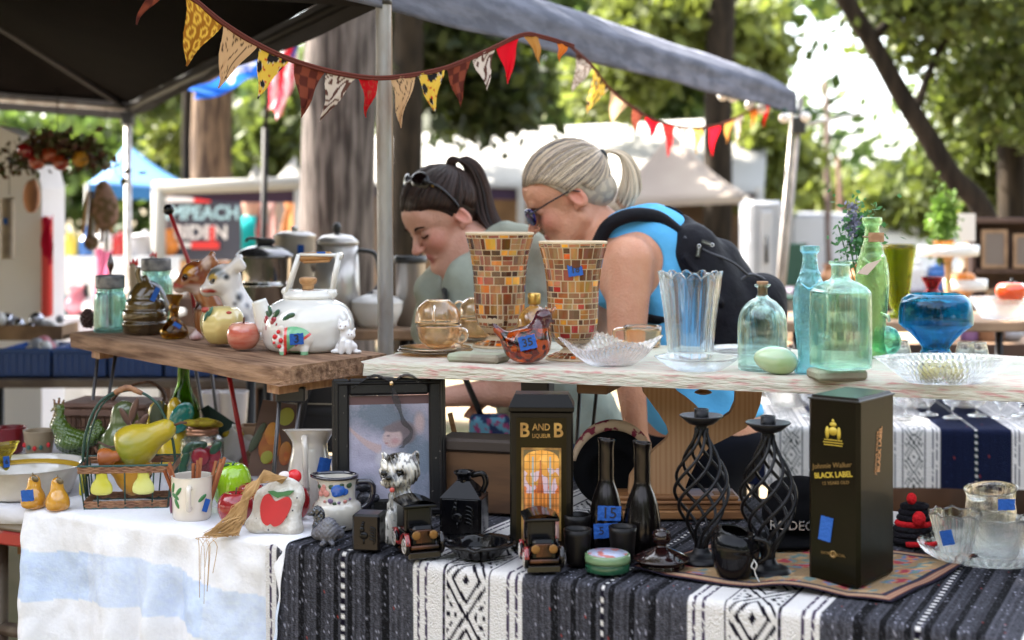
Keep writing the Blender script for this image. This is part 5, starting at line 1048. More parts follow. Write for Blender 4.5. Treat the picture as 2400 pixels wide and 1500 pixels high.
for q in ((-46, 26, -41, 232), (41, 26, 46, 232), (-46, 232, 46, 237), (-46, 22, 46, 27)): b.box((q[0], -45, q[1]), (q[2], -42, q[3]))
b.build('gold_border', GOLDP, t)
def wincol(u, v):
    x, z = (u - .5) * 80, 28 + 204 * v; c = np.array((.9, .42, .05)) * (1 - v * .0) if z > 150 else np.array((.62, .14, .03)); n = noise.noise(Vector((x * .06, z * .05, 3)))
    if z > 150: c = np.array((.85, .36, .04)) * (.6 + .4 * (z - 150) / 80) + np.array((.3, .25, .1)) * max(0, n)
    if 130 < z < 190 and n > .02: c = np.array((.6, .42, .5))
    if abs(x + 2) < max(1.2, 9 * (1 - (z - 122) / 84)) and 118 < z < 208: c = np.array((.42, .09, .03))
    if 70 < z < 132: c = np.array((.6, .2, .04)) * (1 + .3 * math.sin(x * .7)) * (1 if z > 118 or int(z / 12) % 2 else .7)
    for xc in (-19, 20):
        if abs(x - xc) < 2.4: c = np.array((.28, .36, .36)) if z < 216 else c
    if z < 72: c = np.array((.45, .2, .16)) if z > 60 else np.array((.35, .22, .2))
    for cx_, cz, rx, rz_, cc in ((-24, 66, 10, 10, (.12, .06, .04)), (-24, 62, 8, 8, (.55, .32, .24)), (-26, 44, 14, 16, (.1, .09, .13)), (-20, 48, 6, 10, (.7, .6, .55)), (18, 66, 10, 9, (.03, .02, .02)), (24, 46, 12, 20, (.6, .38, .32)), (14, 26, 22, 14, (.35, .06, .05)), (24, 10, 16, 20, (.5, .3, .25))):
        if math.hypot((x - cx_) / rx, (z - cz) / rz_) < 1: c = np.array(cc)
    if z > 74 and (abs((x + 40) % 13.5) < 1.0 or abs(z % 17) < 1.0): c = c * .15
    if z > 212 and (x / 40) ** 2 + ((z - 212) / 20) ** 2 > .92: c = np.array((.1, .07, .02))
    return tuple(np.clip(c, 0, 1))
b = B(k); b.grid(lambda u, v: ((u - .5) * 82, -43.5, 28 + 204 * v), 82, 200, colf=wincol, smooth=False); b.build('stained_glass_picture', M('tin_print', rough=.3, attr=True, coat=.4), t)
# sake bottles and cups
GUN = M('gunmetal_glaze', (.018, .014, .013), .2, metal=.7, col2=(.008, .006, .006), ns=6, coat=.1); GUNI = M('gunmetal_matt', (.006, .005, .005), .35, spec=.2)
def sake(label, px, pyb, h, r, tp=None):
    t, k = put('gunmetal_bottle', label, 'bottle', px, pyb, TZ, r, 'dark gunmetal bottles'); b = B(k); rn = r * .42
    b.lathe(wall(sprof([(r * .86, 0), (r * .97, 10), (r, h * .18), (r * .93, h * .32), (r * .74, h * .48), (r * .48, h * .6), (rn, h * .66), (rn, h * .8), (rn * 1.0, h * .93), (rn * 1.15, h)], 4), 3), 40, mod=lambda a, i, q, z: (q, z + (4 * max(0, math.cos(a - math.pi)) if z > h * .95 else 0))); b.build('bottle_body', GUN, t); return t, k
t, k = sake('dark gunmetal bottle with two blue price tags', 1421, 1296, 256, 42); tape(t, k, 4, -44, 92, 54, 34, '15', roll=-2, size=36, bold=.3); tape(t, k, -4, -45, 52, 56, 34, '5', roll=3, size=26, tx=-10, bold=.3)
sake('dark gunmetal bottle without a tag, to the right of the tagged one', 1505, 1306, 258, 46)
for lb, x, y in (('dark cup behind the front left cup', 1353, 1294), ('dark cup at the front left, beside the car decanter', 1354, 1328), ('dark cup in front of the tagged bottle', 1459, 1322)):
    t, k = put('sake_cup', lb, 'cup', x, y, TZ, 27, 'small dark cups'); b = B(k); b.lathe(wall(sprof([(24, 0), (27, 6), (30, 40), (33, 82)], 3), 3), 32); b.build('cup_body', GUNI, t)
# green round tin
t, k = put('round_green_tin', 'low round green tin with a colourful printed lid', 'tin', 1424, 1348, TZ, 44); b = B(k); b.lathe([(.1, 0), (50, 0), (52, 3), (52, 22), (50, 24)], 44); b.build('tin_base', M('tin_green', (.015, .07, .035), .25, coat=.4), t)
b = B(k); b.lathe([(50, 22), (54, 22), (54, 28), (53, 38), (50, 41), (.1, 41)], 44); b.build('tin_lid', M('tin_green_light', (.12, .2, .1), .25, coat=.4), t)
b = B(k); b.lathe([(.1, 41.8), (47, 41.8), (47, 41)], 40, cap=False); b.build('lid_print', M('lid_print', (.35, .38, .5), .3, col2=(.4, .12, .1), ns=60, lo=.5, hi=.55), t)
# black lid with ball
t, k = put('ball_knob_dish', 'dark brown glass lid with a ball knob', 'glass lid', 1550, 1344, TZ, 52); b = B(k); b.lathe(sprof([(50, 0), (54, 4), (52, 14), (64, 20), (66, 24), (50, 34), (26, 44), (14, 50), (12, 56), (20, 62), (23, 74), (18, 86), (8, 92), (.1, 93)], 3), 48, cap=True); b.build('lid_body', M('dark_brown_glass', (.01, .003, .003), .1, coat=.4, spec=.3), t)
# apple shaped black mug
t, k = put('black_pitcher', 'squat glossy black pitcher with a white string tied to it', 'pitcher', 1722, 1362, TZ, 46); b = B(k)
b.lathe(wall(sprof([(34, 0), (42, 6), (52, 30), (56, 60), (56, 82), (48, 100), (38, 108), (36, 104)], 4), 5), 44, mod=lambda a, i, r, z: (r * (1 + .05 * math.cos(a * 5) * min(1, z / 40)), z + 8 * math.cos(a - 2.4) * (z > 70))); b.build('pitcher_body', BLK, t)
b = B(k); b.tube(smoothpath([(42, -20, 92), (70, -30, 86), (72, -32, 56), (48, -24, 36)], 6), 6, 10); b.build('handle', BLK, t)
b = B(k); b.tube(smoothpath([(36, -46, 50), (42, -56, 40), (38, -52, 24), (46, -54, 4), (52, -58, -2)], 5), 1.5, 5); b.tube(smoothpath([(36, -46, 46), (30, -54, 36), (38, -52, 28)], 5), 1.5, 5); b.build('string', M('white_string', (.6, .58, .55), .9), t)
# twisted candle holders
def candle(label, px, pyb, h, ph):
    t, k = put('spiral_candle_holder', label, 'candle holder', px, pyb, TZ, 40, 'black spiral candle holders'); s = h / 370; IR = M('black_iron_rods', (.007, .007, .009), .4, metal=.2, spec=.3)
    b = B(k * s); b.lathe(sprof([(52, 0), (53, 4), (44, 12), (24, 20), (16, 34)], 4), 36); b.build('base', IR, t)
    for i in range(8):
        b = B(k * s); P = []
        for q in range(25):
            u = q / 24; z = 30 + 282 * u; r = 13 + 50 * max(0, math.sin(math.pi * min(1, max(0, (u - .04) / .92)))) ** 1.35 * (1.0 if u < .6 else 1.0); a = i * math.pi / 4 + ph + u * 4.4; P.append((r * math.cos(a), r * math.sin(a), z))
        b.tube(P, 4.2, 6); b.build('twisted_rod', IR, t)
    b = B(k * s); b.tube([(0, 0, 24), (0, 0, 60)], 15, 16); b.tube([(0, 0, 300), (0, 0, 322)], 14, 16); b.build('collar', IR, t)
    b = B(k * s); b.lathe([(12, 316), (30, 322), (52, 340), (50, 342), (28, 328), (.1, 326)], 36); b.build('drip_pan', IR, t)
    b = B(k * s); b.lathe(wall([(15, 326), (17, 330), (17, 356)], 2.5), 24); b.build('candle_cup', IR, t)
candle('black twisted candle holder standing nearer the wooden stand', 1644, 1326, 372, .2); candle('black twisted candle holder behind the black pitcher, left of the whisky tin', 1800, 1352, 382, .6)
# whisky tin
t, k = put('whisky_tin', 'tall worn black whisky tin with gold lettering', 'tin', 2014, 1386, TZ, 10, rz=-39); wx, wd, hh = 133, 146, 448
WT = M('whisky_tin_black', (.005, .005, .0015), .33, spec=.08, col2=(.007, .0035, .0018), ns=3, coat=.08, bump=.05, bs=10)
b = B(k); b.box((-wx, 0, 0), (0, wd * 1.35, hh), bev=9); b.build('tin_body', WT, t)
b = B(k); b.box((-wx - 1, -1, hh - 10), (1, wd * 1.35 + 1, hh - 6), bev=1); b.build('lid_seam', M('seam_black', (.01, .01, .01), .4), t)
b = B(k, TR(-wx / 2, -.9, 0) @ RX(90)); GY = M('gold_ink', (.5, .36, .04), .4, metal=.2)
b.text('BLACK LABEL', 18.5, TR(0, 262, 0) @ RZ(9), ext=.4, bold=.35, sx=.88); b.text('Johnnie Walker', 17, TR(-4, 284, 0) @ RZ(9), 1, ext=.4, shear=.2, sx=.95); b.text('12 YEARS OLD', 11, TR(6, 244, 0) @ RZ(9), 1, ext=.4)
b.build('gold_lettering', [GY, M('dull_gold_ink', (.22, .13, .04), .4, metal=.3)], t); b = B(k, TR(-wx / 2, -.9, 0) @ RX(90))
for x, z, w2, h2 in ((0, 366, 12, 10), (-15, 362, 5, 15), (15, 362, 5, 15), (0, 382, 9, 6), (0, 390, 3, 5)): b.lathe([(1, 0), (1, .8), (.01, .8)], 14, ax=TR(x, z, 0) @ Matrix.Diagonal((w2, h2, 1, 1)))
for z, w2 in ((345, 23), (339, 26), (333, 24)): b.box((-w2, z - 1, 0), (w2, z + 1, .8))
b.build('gold_crest', GY, t); b = B(k, TR(-wx / 2, -.9, 0) @ RX(90)); b.text('EXTRA SPECIAL', 9, TR(0, 74, 0), 1, ext=.4); b.lathe([(9, 0), (9, .8), (5, .8), (5, 0)], 20, mi=1, ax=TR(0, 74, 0)); b.build('gold_seal', [GY, M('dull_gold_ink', (.22, .13, .04), .4, metal=.3)], t)
b = B(k, TR(1.2, wd * .72, 0) @ RZ(90) @ RX(90)); b.text('BLACK LABEL', 20, TR(4, 316, 0) @ RZ(82), ext=.4, bold=.5, sx=.9); b.text('JOHNNIE WALKER', 13, TR(-13, 310, 0) @ RZ(82), ext=.4, sx=.95); b.build('side_print', M('copper_ink', (.45, .22, .1), .35, metal=.4), t)
tape(t, k, -wx * .64, -2.4, 132, 32, 58, roll=-8, size=10)
# tapestry mat
def mat_():
    def f(u, v):
        x = -.21 + .42 * u; y = .33 * v; z = .0095 + .007 * max(0, math.sin(x * 22 + y * 9)) * (1 if v < .2 or u > .85 else .25) + .003 * noise.noise(Vector((x * 12, y * 12, 0)))
        return Vector((x + .07 * v, y - .012 * math.sin(u * 5), z))
    def cf(u, v):
        e = min(u * .42, (1 - u) * .42, v * .33, (1 - v) * .33)
        if e < .006: return (.015, .012, .022)
        if e < .022: return (.26, .1, .07) if int(e * 400) % 2 else (.38, .25, .16)
        if e < .03: return (.03, .03, .05)
        n = noise.noise(Vector((u * 11, v * 9, 0))); m_ = noise.noise(Vector((u * 24, v * 18, 5))); c = (.3, .2, .11)
        if n > .12: c = (.33, .05, .07) if m_ > .15 else (.5, .22, .1) if m_ > -.05 else (.13, .17, .3) if m_ > -.25 else (.14, .22, .2)
        elif n < -.22: c = (.14, .2, .19) if m_ > 0 else (.4, .27, .15)
        return c
    b = MB(); b.grid(f, 150, 80, colf=cf); o = solo('tapestry_mat', b, M('tapestry_cloth', rough=.95, attr=True, bump=.6, bs=300), 'floral tapestry mat with a dark hem under the candle holders and whisky tin', 'mat', Vector((.375, 2.205, .75)), R(-28)); solidify(o, .0015)
mat_()
# curved pine stand with base
PINE = M('pine_ply', (.42, .23, .11), .6, col2=(.36, .185, .08), ns=34, wave=3.5, stretch=(1, 1, .1), lo=.2, hi=.9)
t, k = put('pine_stand', 'curved pine bracket stand on a moulded wooden base under the plank', 'stand', 1612, 1212, TZ, 16); C0 = 1612
poly = [(1501, 896), (1509, 925), (1545, 974), (1564, 1004), (1568, 1020), (1560, 1034), (1533, 1057), (1515, 1080), (1490, 1098), (1476, 1120), (1472, 1160), (1612, 1160), (1606, 1145), (1614, 1124), (1632, 1086), (1664, 1049), (1712, 1025), (1747, 1006), (1770, 980), (1782, 948), (1786, 915), (1725, 915), (1723, 945), (1712, 970), (1690, 985), (1664, 993), (1632, 954), (1613, 938), (1587, 920), (1571, 896)]
b = B(k); b.prism([(x - C0, 1212 - y) for x, y in poly], 26, T=TR(0, -4, 0)); b.build('curved_bracket', PINE, t)
b = B(k); BW = M('base_moulding', (.3, .14, .05), .45, col2=(.17, .07, .025), ns=14, stretch=(.4, 4, 4), coat=.2)
for z0, z1, e in ((0, 20, 14), (20, 34, 8), (34, 42, 12), (42, 52, 3)): b.box((-186 - e, -30 - e, z0), (112 + e, 60 + e, z1), bev=3)
b.build('moulded_base', BW, t); b = B(k); b.box((58, -20, 40), (110, 20, 54), bev=3); b.build('sanding_block', M('batten_brown'), t)
t, k = put('turned_finial', 'turned brown wooden knob under the plank edge', 'finial', 1648, 926, PZ - .062, 10); b = B(k); b.lathe(sprof([(8, 0), (20, 4), (18, 8), (8, 14), (7, 32)], 3), 20); b.build('knob_body', BW, t)
# wooden box behind the black jug, brown stick, black hats, floral scarf, red black yarn
t, k = put('wooden_box', 'old wooden box with a hinged lid behind the black jug', 'box', 1150, 1204, TZ, 30, rz=-14); b = B(k); b.box((-112, -30, 0), (80, 60, 140), bev=3); b.build('box_body', M('box_brown', (.12, .055, .02), .6, col2=(.06, .026, .01), ns=9, stretch=(.5, 3, 3)), t)
b = B(k); b.box((-118, -36, 141), (86, 66, 172), bev=6); b.build('lid', M('box_dark_lid', (.045, .03, .022), .6), t)
t, k = put('wooden_lath', 'thin pale wooden lath leaning behind the picture frame', 'lath', 1092, 1130, TZ, 4); b = B(k); b.tube([(0, 0, 0), (-38, 10, 160)], 8, 4, smooth=False); b.build('lath_body', M('light_handle_wood'), t)
FELT = M('black_felt', (.004, .004, .005), .9)
t, k = put('black_hat', 'black cap with rhinestone letters beside the twisted candle holder', 'hat', 1850, 1288, TZ, 60); b = B(k)
sdf_mesh([('e', (26, 10, 70), (88, 70, 66)), ('e', (26, 10, 120), (74, 56, 36)), ('e', (-20, -20, 12), (120, 76, 12)), ('p', (0, 0, 3), (0, 0, -1), {'op': 'i', 'k': 2})], 4.5, 14, colf=paint((.003, .003, .004)), mb=b); b.build('cap_body', M('black_felt_c', (1, 1, 1), .95, spec=.1, attr=True), t)
b = B(k, TR(-6, -66, 56) @ RZ(-8) @ RX(90)); b.text('RODEO', 30, Matrix(), ext=2, bold=.3, sx=1.0); b.build('rhinestone_letters', M('rhinestone', (.75, .75, .78), .15, metal=.8), t)
t, k = put('floral_felt_hat', 'black hat lined with flowered cloth standing behind the dark bottles', 'hat', 1436, 1204, TZ, 60); b = B(k)
sdf_mesh([('e', (0, 6, 96), (94, 56, 96)), ('e', (0, -52, 76), (66, 40, 72), {'op': 's', 'k': 14}), ('p', (0, 0, 3), (0, 0, -1), {'op': 'i', 'k': 2})], 4.5, 14, colf=paint((.003, .003, .0035)), mb=b); b.build('hat_body', MATS['black_felt_c'], t)
b = B(k); b.tube([(92 * math.cos(R(a)), -8, 96 + 100 * math.sin(R(a))) for a in range(10, 176, 8)], [5 + 9 * math.sin(R(a)) for a in range(10, 176, 8)], 8); b.build('flowered_edge', M('flowered_cloth', (.5, .36, .24), .8, col2=(.2, .03, .05), ns=45, lo=.52, hi=.56), t)
t, k = put('crochet_bundle', 'red and black crocheted bundle behind the whisky tin', 'crochet', 2158, 1280, TZ, 40); b = B(k)
for i in range(7):
    z = 6 + i * 13; r = 46 - i * 3.2; b.tube([(r * math.cos(a * .5) - 20 + i, r * .7 * math.sin(a * .5), z) for a in range(13)], 8, 8, closed=True, mi=i % 4 == 3)
b.ell((-20, 0, 44), (30, 22, 50), n=16); b.ell((-14, -34, 62), (16, 12, 18), n=14, mi=1); b.ell((-30, -30, 108), (12, 10, 14), n=14, mi=1)
for i in range(3): b.tube([(-46, -40 - i * 6, 4 + i), (10, -50 - i * 4, 6), (50, -22 + i * 8, 6)], 6, 8, mi=1)
b.build('yarn', [M('black_yarn', (.012, .011, .014), .95, bump=1, bs=90), M('red_yarn', (.5, .015, .02), .9, bump=1, bs=90)], t)
# crystal tray and cups
CRY = glass('cut_crystal', (.95, .96, .96), .0, bump=.25, bs=90)
def cut(nn, amp=.014): return lambda a, i, r, z: r * (1 + amp * (1 if (int(round(a * nn / 6.2832)) + i // 2) % 2 else -1))
t, k = put('crystal_tray', 'round cut crystal tray at the right end of the table', 'tray', 2312, 1332, TZ, 120); b = B(k)
b.lathe(wall([(122, 0), (130, 2), (144, 10), (154, 24), (156, 28)], 6), 96, mod=cut(96, .01), smooth=False); b.build('tray_body', CRY, t); tl, tk = t.location.copy(), k
def oncr(name, label, cat, dx, dy, dz, prof, th, mod, mat, n=48, tp=None):
    t = thing(name, label, cat, (tl.x + dx * tk, tl.y + dy * tk, tl.z + dz * tk)); b = B(tk); b.lathe(wall(prof, th), n, mod=mod); b.build('cup_body', mat, t)
    if tp: tape(t, tk, *tp)
    return t
oncr('crystal_cup', 'ribbed crystal cup with a blue tag on the left of the tray', 'cup', -78, -20, 7, sprof([(28, 0), (34, 6), (46, 40), (56, 80), (60, 100)], 4), 4.5, lambda a, i, r, z: (r * (1 + .035 * math.cos(a * 18)), z + 3 * math.cos(a * 9) * (z > 90)), GC, 72, (-34, -44, 50, 28, 34, '', 15, 0, -30))
oncr('crystal_cup', 'etched crystal creamer in the middle of the tray', 'cup', 12, -30, 7, sprof([(40, 0), (48, 6), (58, 50), (64, 86), (62, 92)], 4), 4.5, cut(48), CRY)
oncr('crystal_pitcher', 'smooth crystal pitcher with a blue tag standing behind the etched creamer', 'pitcher', 30, 60, 7, sprof([(46, 0), (54, 8), (60, 60), (56, 120), (62, 140)], 4), 4.5, lambda a, i, r, z: (r, z + 8 * math.cos(a - .6) * (z > 120)), GC, 48, (18, -58, 112, 40, 26))
oncr('crystal_cup', 'etched crystal sugar cup cut off by the right edge', 'cup', 110, -50, 7, sprof([(34, 0), (42, 6), (52, 40), (56, 90)], 4), 4.5, cut(48), CRY, 48, (-20, -50, 60, 26, 50))
# ------------------------------------------------------------------ goods on the green plank
# mosaic vases
def mosaic(label, px, pyb, h, tp=None):
    t, k = put('mosaic_vase', label, 'vase', px, pyb, PZ, 58, 'brown mosaic glass vases'); s = h / 267
    pf = sprof([(30, 20), (24, 26), (38, 38), (50, 52), (57, 76), (59, 120), (61, 165), (67, 212), (76, 248), (81, 267)], 5); pf = [(r, z * s) for r, z in pf]
    GR = M('cream_grout', (.55, .42, .27), .7); b = B(k)
    b.lathe([(64, 0), (64, 4), (34, 16), (30, 20)] + pf + [(78, pf[-1][1] + 1), (74, pf[-1][1] - 6), (60, 190 * s), (52, 120 * s), (40, 60 * s), (.1, 50 * s)], 56); b.build('grout_body', GR, t)
    pal = [(.22, .065, .02), (.12, .033, .012), (.3, .11, .04), (.36, .17, .06), (.27, .085, .05), (.17, .06, .018), (.38, .18, .08), (.07, .022, .01), (.32, .13, .025)]; hot = [(.75, .32, .03), (.6, .1, .01), (.3, .01, .008), (.7, .3, .04), (.7, .22, .03)]
    def rz(z):
        for i in range(len(pf) - 1):
            if pf[i][1] <= z <= pf[i + 1][1] + 1e-6: u = (z - pf[i][1]) / (pf[i + 1][1] - pf[i][1] + 1e-9); return pf[i][0] + (pf[i + 1][0] - pf[i][0]) * u
        return pf[-1][0] if z > pf[-1][1] else pf[0][0]
    b = B(k); z = 28 * s; top = pf[-1][1] - 4
    def tile(z0, z1, a0, a1, foot=None):
        V = []
        for zz in (z0, z1):
            for q in range(3):
                a = a0 + (a1 - a0) * q / 2; r = (foot(zz) if foot else rz(zz)) + 1.0; V.append((r * math.cos(a), r * math.sin(a), zz + (5.2 if foot else 0)))
        c = random.choice(hot) if random.random() < .17 else random.choice(pal); g = random.uniform(.75, 1.35); c = tuple(min(1, q * g) for q in c)
        cl = [tuple(min(1, q * random.uniform(.8, 1.25)) for q in c) for _ in V]; b.add(V, [(0, 1, 4, 3), (1, 2, 5, 4)], 0, False, cl)
    while z < top - 6:
        hh_ = random.choice((13, 19, 23, 27)); z1 = min(z + hh_, top); a = random.uniform(0, .3); r = rz((z + z1) / 2); end = a + 2 * math.pi
        while a < end - .05:
            wd = random.choice((12, 17, 22, 26)) / r; a1 = min(a + wd, end)
            if end - a1 < 8 / r: a1 = end
            g = 1.5 / r
            if hh_ >= 23 and random.random() < .3: zm = (z + z1) / 2; tile(z + 1.2, zm - .8, a + g, a1 - g); tile(zm + .8, z1 - 1.2, a + g, a1 - g)
            else: tile(z + 1.2, z1 - 1.2, a + g, a1 - g)
            a = a1
        z = z1
    for r0, r1 in ((36, 46), (49, 61)):
        a = 0
        while a < 6.2: wd = random.uniform(.2, .38); tile(1 + (64 - r1) * .4, 1 + (64 - r0) * .4, a + .03, min(6.28, a + wd) - .03, foot=lambda zz: 64 - (zz - 1) / .4); a += wd
    b.build('glass_tiles', M('mosaic_glass', rough=.14, attr=True, coat=.4, transl=.15), t)
    if tp: tape(t, k, *tp)
mosaic('brown and amber mosaic glass vase on the left, without a tag', 1171, 818, 267)
mosaic('brown and amber mosaic glass vase on the right, with a blue tag', 1343, 848, 276, (2, -68, 212, 34, 28, '18', 8, 0, 3, -8, 20))
# lustre cups and saucers
LUS = M('peach_lustre_glass', (.98, .7, .38), .06, trans=.92, coat=.6, ior=1.4, col2=(1, .82, .62), ns=7)
def saucer(b, r, z=0): b.lathe([(.1, z), (r * .55, z), (r * .62, z + 3), (r, z + 9), (r * 1.01, z + 11), (r * .98, z + 11), (r * .6, z + 6), (.1, z + 4)], 48)
t, k = put('lustre_saucer', 'stack of peach lustre saucers under the left cups', 'saucer', 1020, 838, PZ, 80, 'peach lustre tableware'); b = B(k); saucer(b, 88); saucer(b, 84, 6); b.build('saucer_body', LUS, t); sl, sk = t.location, k
CUPP = sprof([(24, 0), (30, 3), (46, 18), (52, 36), (54, 54)], 4)
def lcup(label, loc, k, up=True, ang=-60, s=1.0):
    t = thing('lustre_cup', label, 'cup', loc, 0, 'peach lustre tableware'); Tm = Matrix() if up else TR(0, 0, 58) @ RX(180); b = B(k * s, Tm); b.lathe(wall(CUPP, 3), 40); b.build('cup_body', LUS, t)
    b = B(k * s, Tm @ RZ(ang)); b.tube(smoothpath([(50, 0, 46), (68, 0, 44), (72, 0, 28), (60, 0, 14), (44, 0, 16)], 5), 3.6, 8); b.build('handle', LUS, t)
z0 = Vector((0, 0, 15 * sk)); lcup('peach lustre cup standing upright at the bottom of the left stack', sl + z0 + Vector((10 * sk, -5 * sk, 0)), sk, True, -25); lcup('peach lustre cup turned upside down on top of the left stack', sl + z0 + Vector((6 * sk, -5 * sk, 55 * sk)), sk, False, 95)
t, k = put('lustre_saucer', 'peach lustre saucer under the cups behind the left mosaic vase', 'saucer', 1118, 806, PZ, 60, 'peach lustre tableware'); b = B(k); saucer(b, 66); b.build('saucer_body', LUS, t); l2 = t.location
lcup('peach lustre cup half hidden behind the left mosaic vase', l2 + Vector((0, 0, 8 * k)), k, True, 200, .85); lcup('upper peach lustre cup half hidden behind the left mosaic vase', l2 + Vector((2 * k, 0, 54 * k)), k, False, 200, .85)
t, k = put('lustre_mug', 'straight peach lustre cup behind the crystal ruffled bowl', 'cup', 1506, 818, PZ, 44, 'peach lustre tableware'); b = B(k); b.lathe(wall(sprof([(36, 0), (42, 6), (46, 50)], 4), 3), 36); b.build('cup_body', LUS, t); b = B(k); b.tube(smoothpath([(-44, -5, 44), (-66, -10, 40), (-66, -10, 20), (-44, -5, 12)], 5), 4, 8); b.build('handle', LUS, t)
# gold flask
t, k = put('amber_flask', 'amber flask with a gold ribbed cap between the mosaic vases', 'bottle', 1252, 826, PZ, 34); b = B(k); b.lathe(sprof([(36, 0), (40, 10), (40, 60), (34, 86), (22, 100), (12, 106), (12, 112)], 4), 32); b.build('flask_body', M('amber_bead_glass', (.25, .1, .015), .15, col2=(.55, .28, .06), ns=50, coat=1, trans=.3), t)
b = B(k, TR(0, 0, 110)); b.lathe([(14, 0), (14, 24), (12, 26), (.1, 26)], 40, mod=lambda a, i, r, z: r * (1 + .05 * math.cos(a * 20))); b.build('gold_cap', M('gold_cap', (.62, .38, .1), .3, metal=.9), t)
# grey green blocks
BLKW = M('grey_green_block', (.34, .36, .26), .8, col2=(.26, .22, .17), ns=14, nd=6, bump=.5, bs=30)
for lb, x, y, w_, d, h, rz in (('pale green wooden block in front of the left mosaic vase', 1116, 852, 66, 52, 20, -24), ('grey green wooden block under the square bottle', 1966, 893, 62, 52, 24, 8)):
    t, k = put('wooden_block', lb, 'block', x, y, PZ, 30, rz=rz); b = B(k); b.box((-w_, -d * .5, 0), (w_, d, h), bev=6); b.build('block_body', BLKW, t)
    if x > 1900: bt, bk, bh = t.location.copy(), k, h
# glass hen
t, k = put('art_glass_hen', 'amber and black art glass hen with a blue tag number 35', 'figurine', 1232, 857, PZ, 40); b = B(k)
sdf_mesh([('e', (2, 0, 44), (56, 46, 44)), ('c', (24, 0, 66), (40, 0, 104), 32, 17), ('e', (42, 0, 112), (19, 15, 17)), ('c', (-42, 0, 58), (-66, 0, 78), 16, 7), ('c', (-66, 0, 76), (-74, 0, 92), 5, 3), ('c', (54, 0, 104), (66, 0, 98), 6, 2, {'k': 4}), ('e', (44, 0, 90), (7, 6, 9), {'k': 4}), ('p', (0, 0, 4), (0, 0, -1), {'op': 'i', 'k': 4})], 2.2, 14, colf=lambda V: np.array([( (.5, .07, .004) if noise.noise(Vector(p) * .07) > .1 else (.015, .006, .008) if noise.noise(Vector(p) * .09 + Vector((4, 0, 0))) > -.05 else (.2, .015, .005)) if p[2] < 84 else (.1, .02, .03) for p in V]), mb=b)
b.build('hen_body', M('art_glass', (1, 1, 1), .05, attr=True, coat=.5, trans=.5, ior=1.45), t); b = B(k)
for i in range(5): b.tube([(38 + i * 5, 0, 118 + 6 * math.sin(i)), (42 + i * 7, -2, 130 + 4 * math.sin(i * 2))], 3, 6)
b.tube([(52, 0, 98), (58, -3, 86)], 4, 6); b.build('clear_comb', glass('amber_clear', (.85, .55, .35)), t); tape(t, k, 4, -46, 54, 40, 32, '35', roll=12, size=26, tilt=-8, rz=4)
# ruffled crystal bowl
t, k = put('ruffled_bowl', 'ruffled clear crystal bowl with a pointed saw edge', 'bowl', 1432, 862, PZ, 60); b = B(k)
b.lathe(wall(sprof([(50, 0), (56, 3), (80, 18), (100, 38), (116, 52)], 4), 4), 120, mod=lambda a, i, r, z: (r * (1 + .12 * math.sin(a * 4) * (z / 52) + .025 * (1 if int(a * 120 / 6.2832) % 2 else -1) * (z / 52) ** 2), z + 12 * math.sin(a * 4 + .8) * (z / 52) ** 1.5 + (4 if int(a * 120 / 6.2832) % 2 else -1) * (z > 44)), smooth=False); b.build('bowl_body', glass('saw_crystal', (.96, .96, .97), .0, bump=.3, bs=80), t)
# glass dish, plate behind, small glass leaf
t, k = put('clear_glass_dish', 'shallow plain clear glass dish under the fluted blue vase', 'dish', 1634, 874, PZ, 60); b = B(k); b.lathe(wall(sprof([(50, 0), (60, 3), (80, 16), (98, 32)], 4), 3.5), 60, mod=lambda a, i, r, z: (r * (1 + .04 * math.cos(a * 6) * z / 32), z)); b.build('dish_body', GC, t)
t, k = put('crystal_plate', 'flat cut crystal plate behind the corked bottle', 'plate', 1752, 832, PZ, 60); b = B(k); b.lathe(wall([(80, 0), (90, 3), (104, 10)], 4), 70, mod=lambda a, i, r, z: (r * (1 + .012 * (int(a * 70 / 6.283) % 2)), z)); b.build('plate_body', CRY, t)
# fluted vase
t, k = put('fluted_vase', 'clear and pale blue fluted glass vase with a scalloped rim', 'vase', 1618, 846, PZ, 46); b = B(k)
b.lathe(wall(sprof([(42, 0), (50, 6), (54, 40), (60, 100), (68, 160), (74, 196)], 5), 7, 16), 120, mod=lambda a, i, r, z: (r * (1 + .05 * abs(math.cos(a * 6)) * 1.4 - .03), z + 16 * abs(math.cos(a * 6)) * (z > 170) - (6 if z > 170 else 0)))
b.build('vase_body', glass('ice_blue_glass', (.87, .94, .99), .02), t)
# corked round bottle
t, k = put('corked_bottle', 'rounded pale aqua bottle with a cork stopper', 'bottle', 1787, 872, PZ, 50); b = B(k); b.lathe(wall(sprof([(52, 0), (57, 6), (58, 60), (57, 110), (50, 138), (34, 158), (18, 168), (12, 176), (12, 190), (18, 196), (19, 200)], 4), 3), 44); b.build('bottle_body', glass('corked_aqua', (.75, .93, .9)), t)
b = B(k); b.lathe([(9, 172), (11, 198), (14, 204), (13, 207), (.1, 207)], 20); b.build('cork', M('cork', (.4, .24, .14), .8, col2=(.3, .16, .09), ns=80), t)
# onyx egg
t = thing('onyx_egg', 'pale green onyx egg lying in front of the corked bottle', 'stone egg', on(1818, 882, PZ, .03) ); k = t.location.y / F; b = B(k, TR(0, 0, 33) @ RY(100)); b.lathe([(max(.01, 33 * math.sin(math.pi * i / 20) * (1 - .12 * math.cos(math.pi * i / 20))), -52 * math.cos(math.pi * i / 20)) for i in range(21)], 36, cap=False)
b.build('egg', M('green_onyx', (.42, .55, .33), .12, col2=(.25, .36, .06), ns=5, nd=5, lo=.48, hi=.66, coat=.8, sss=.2), t)
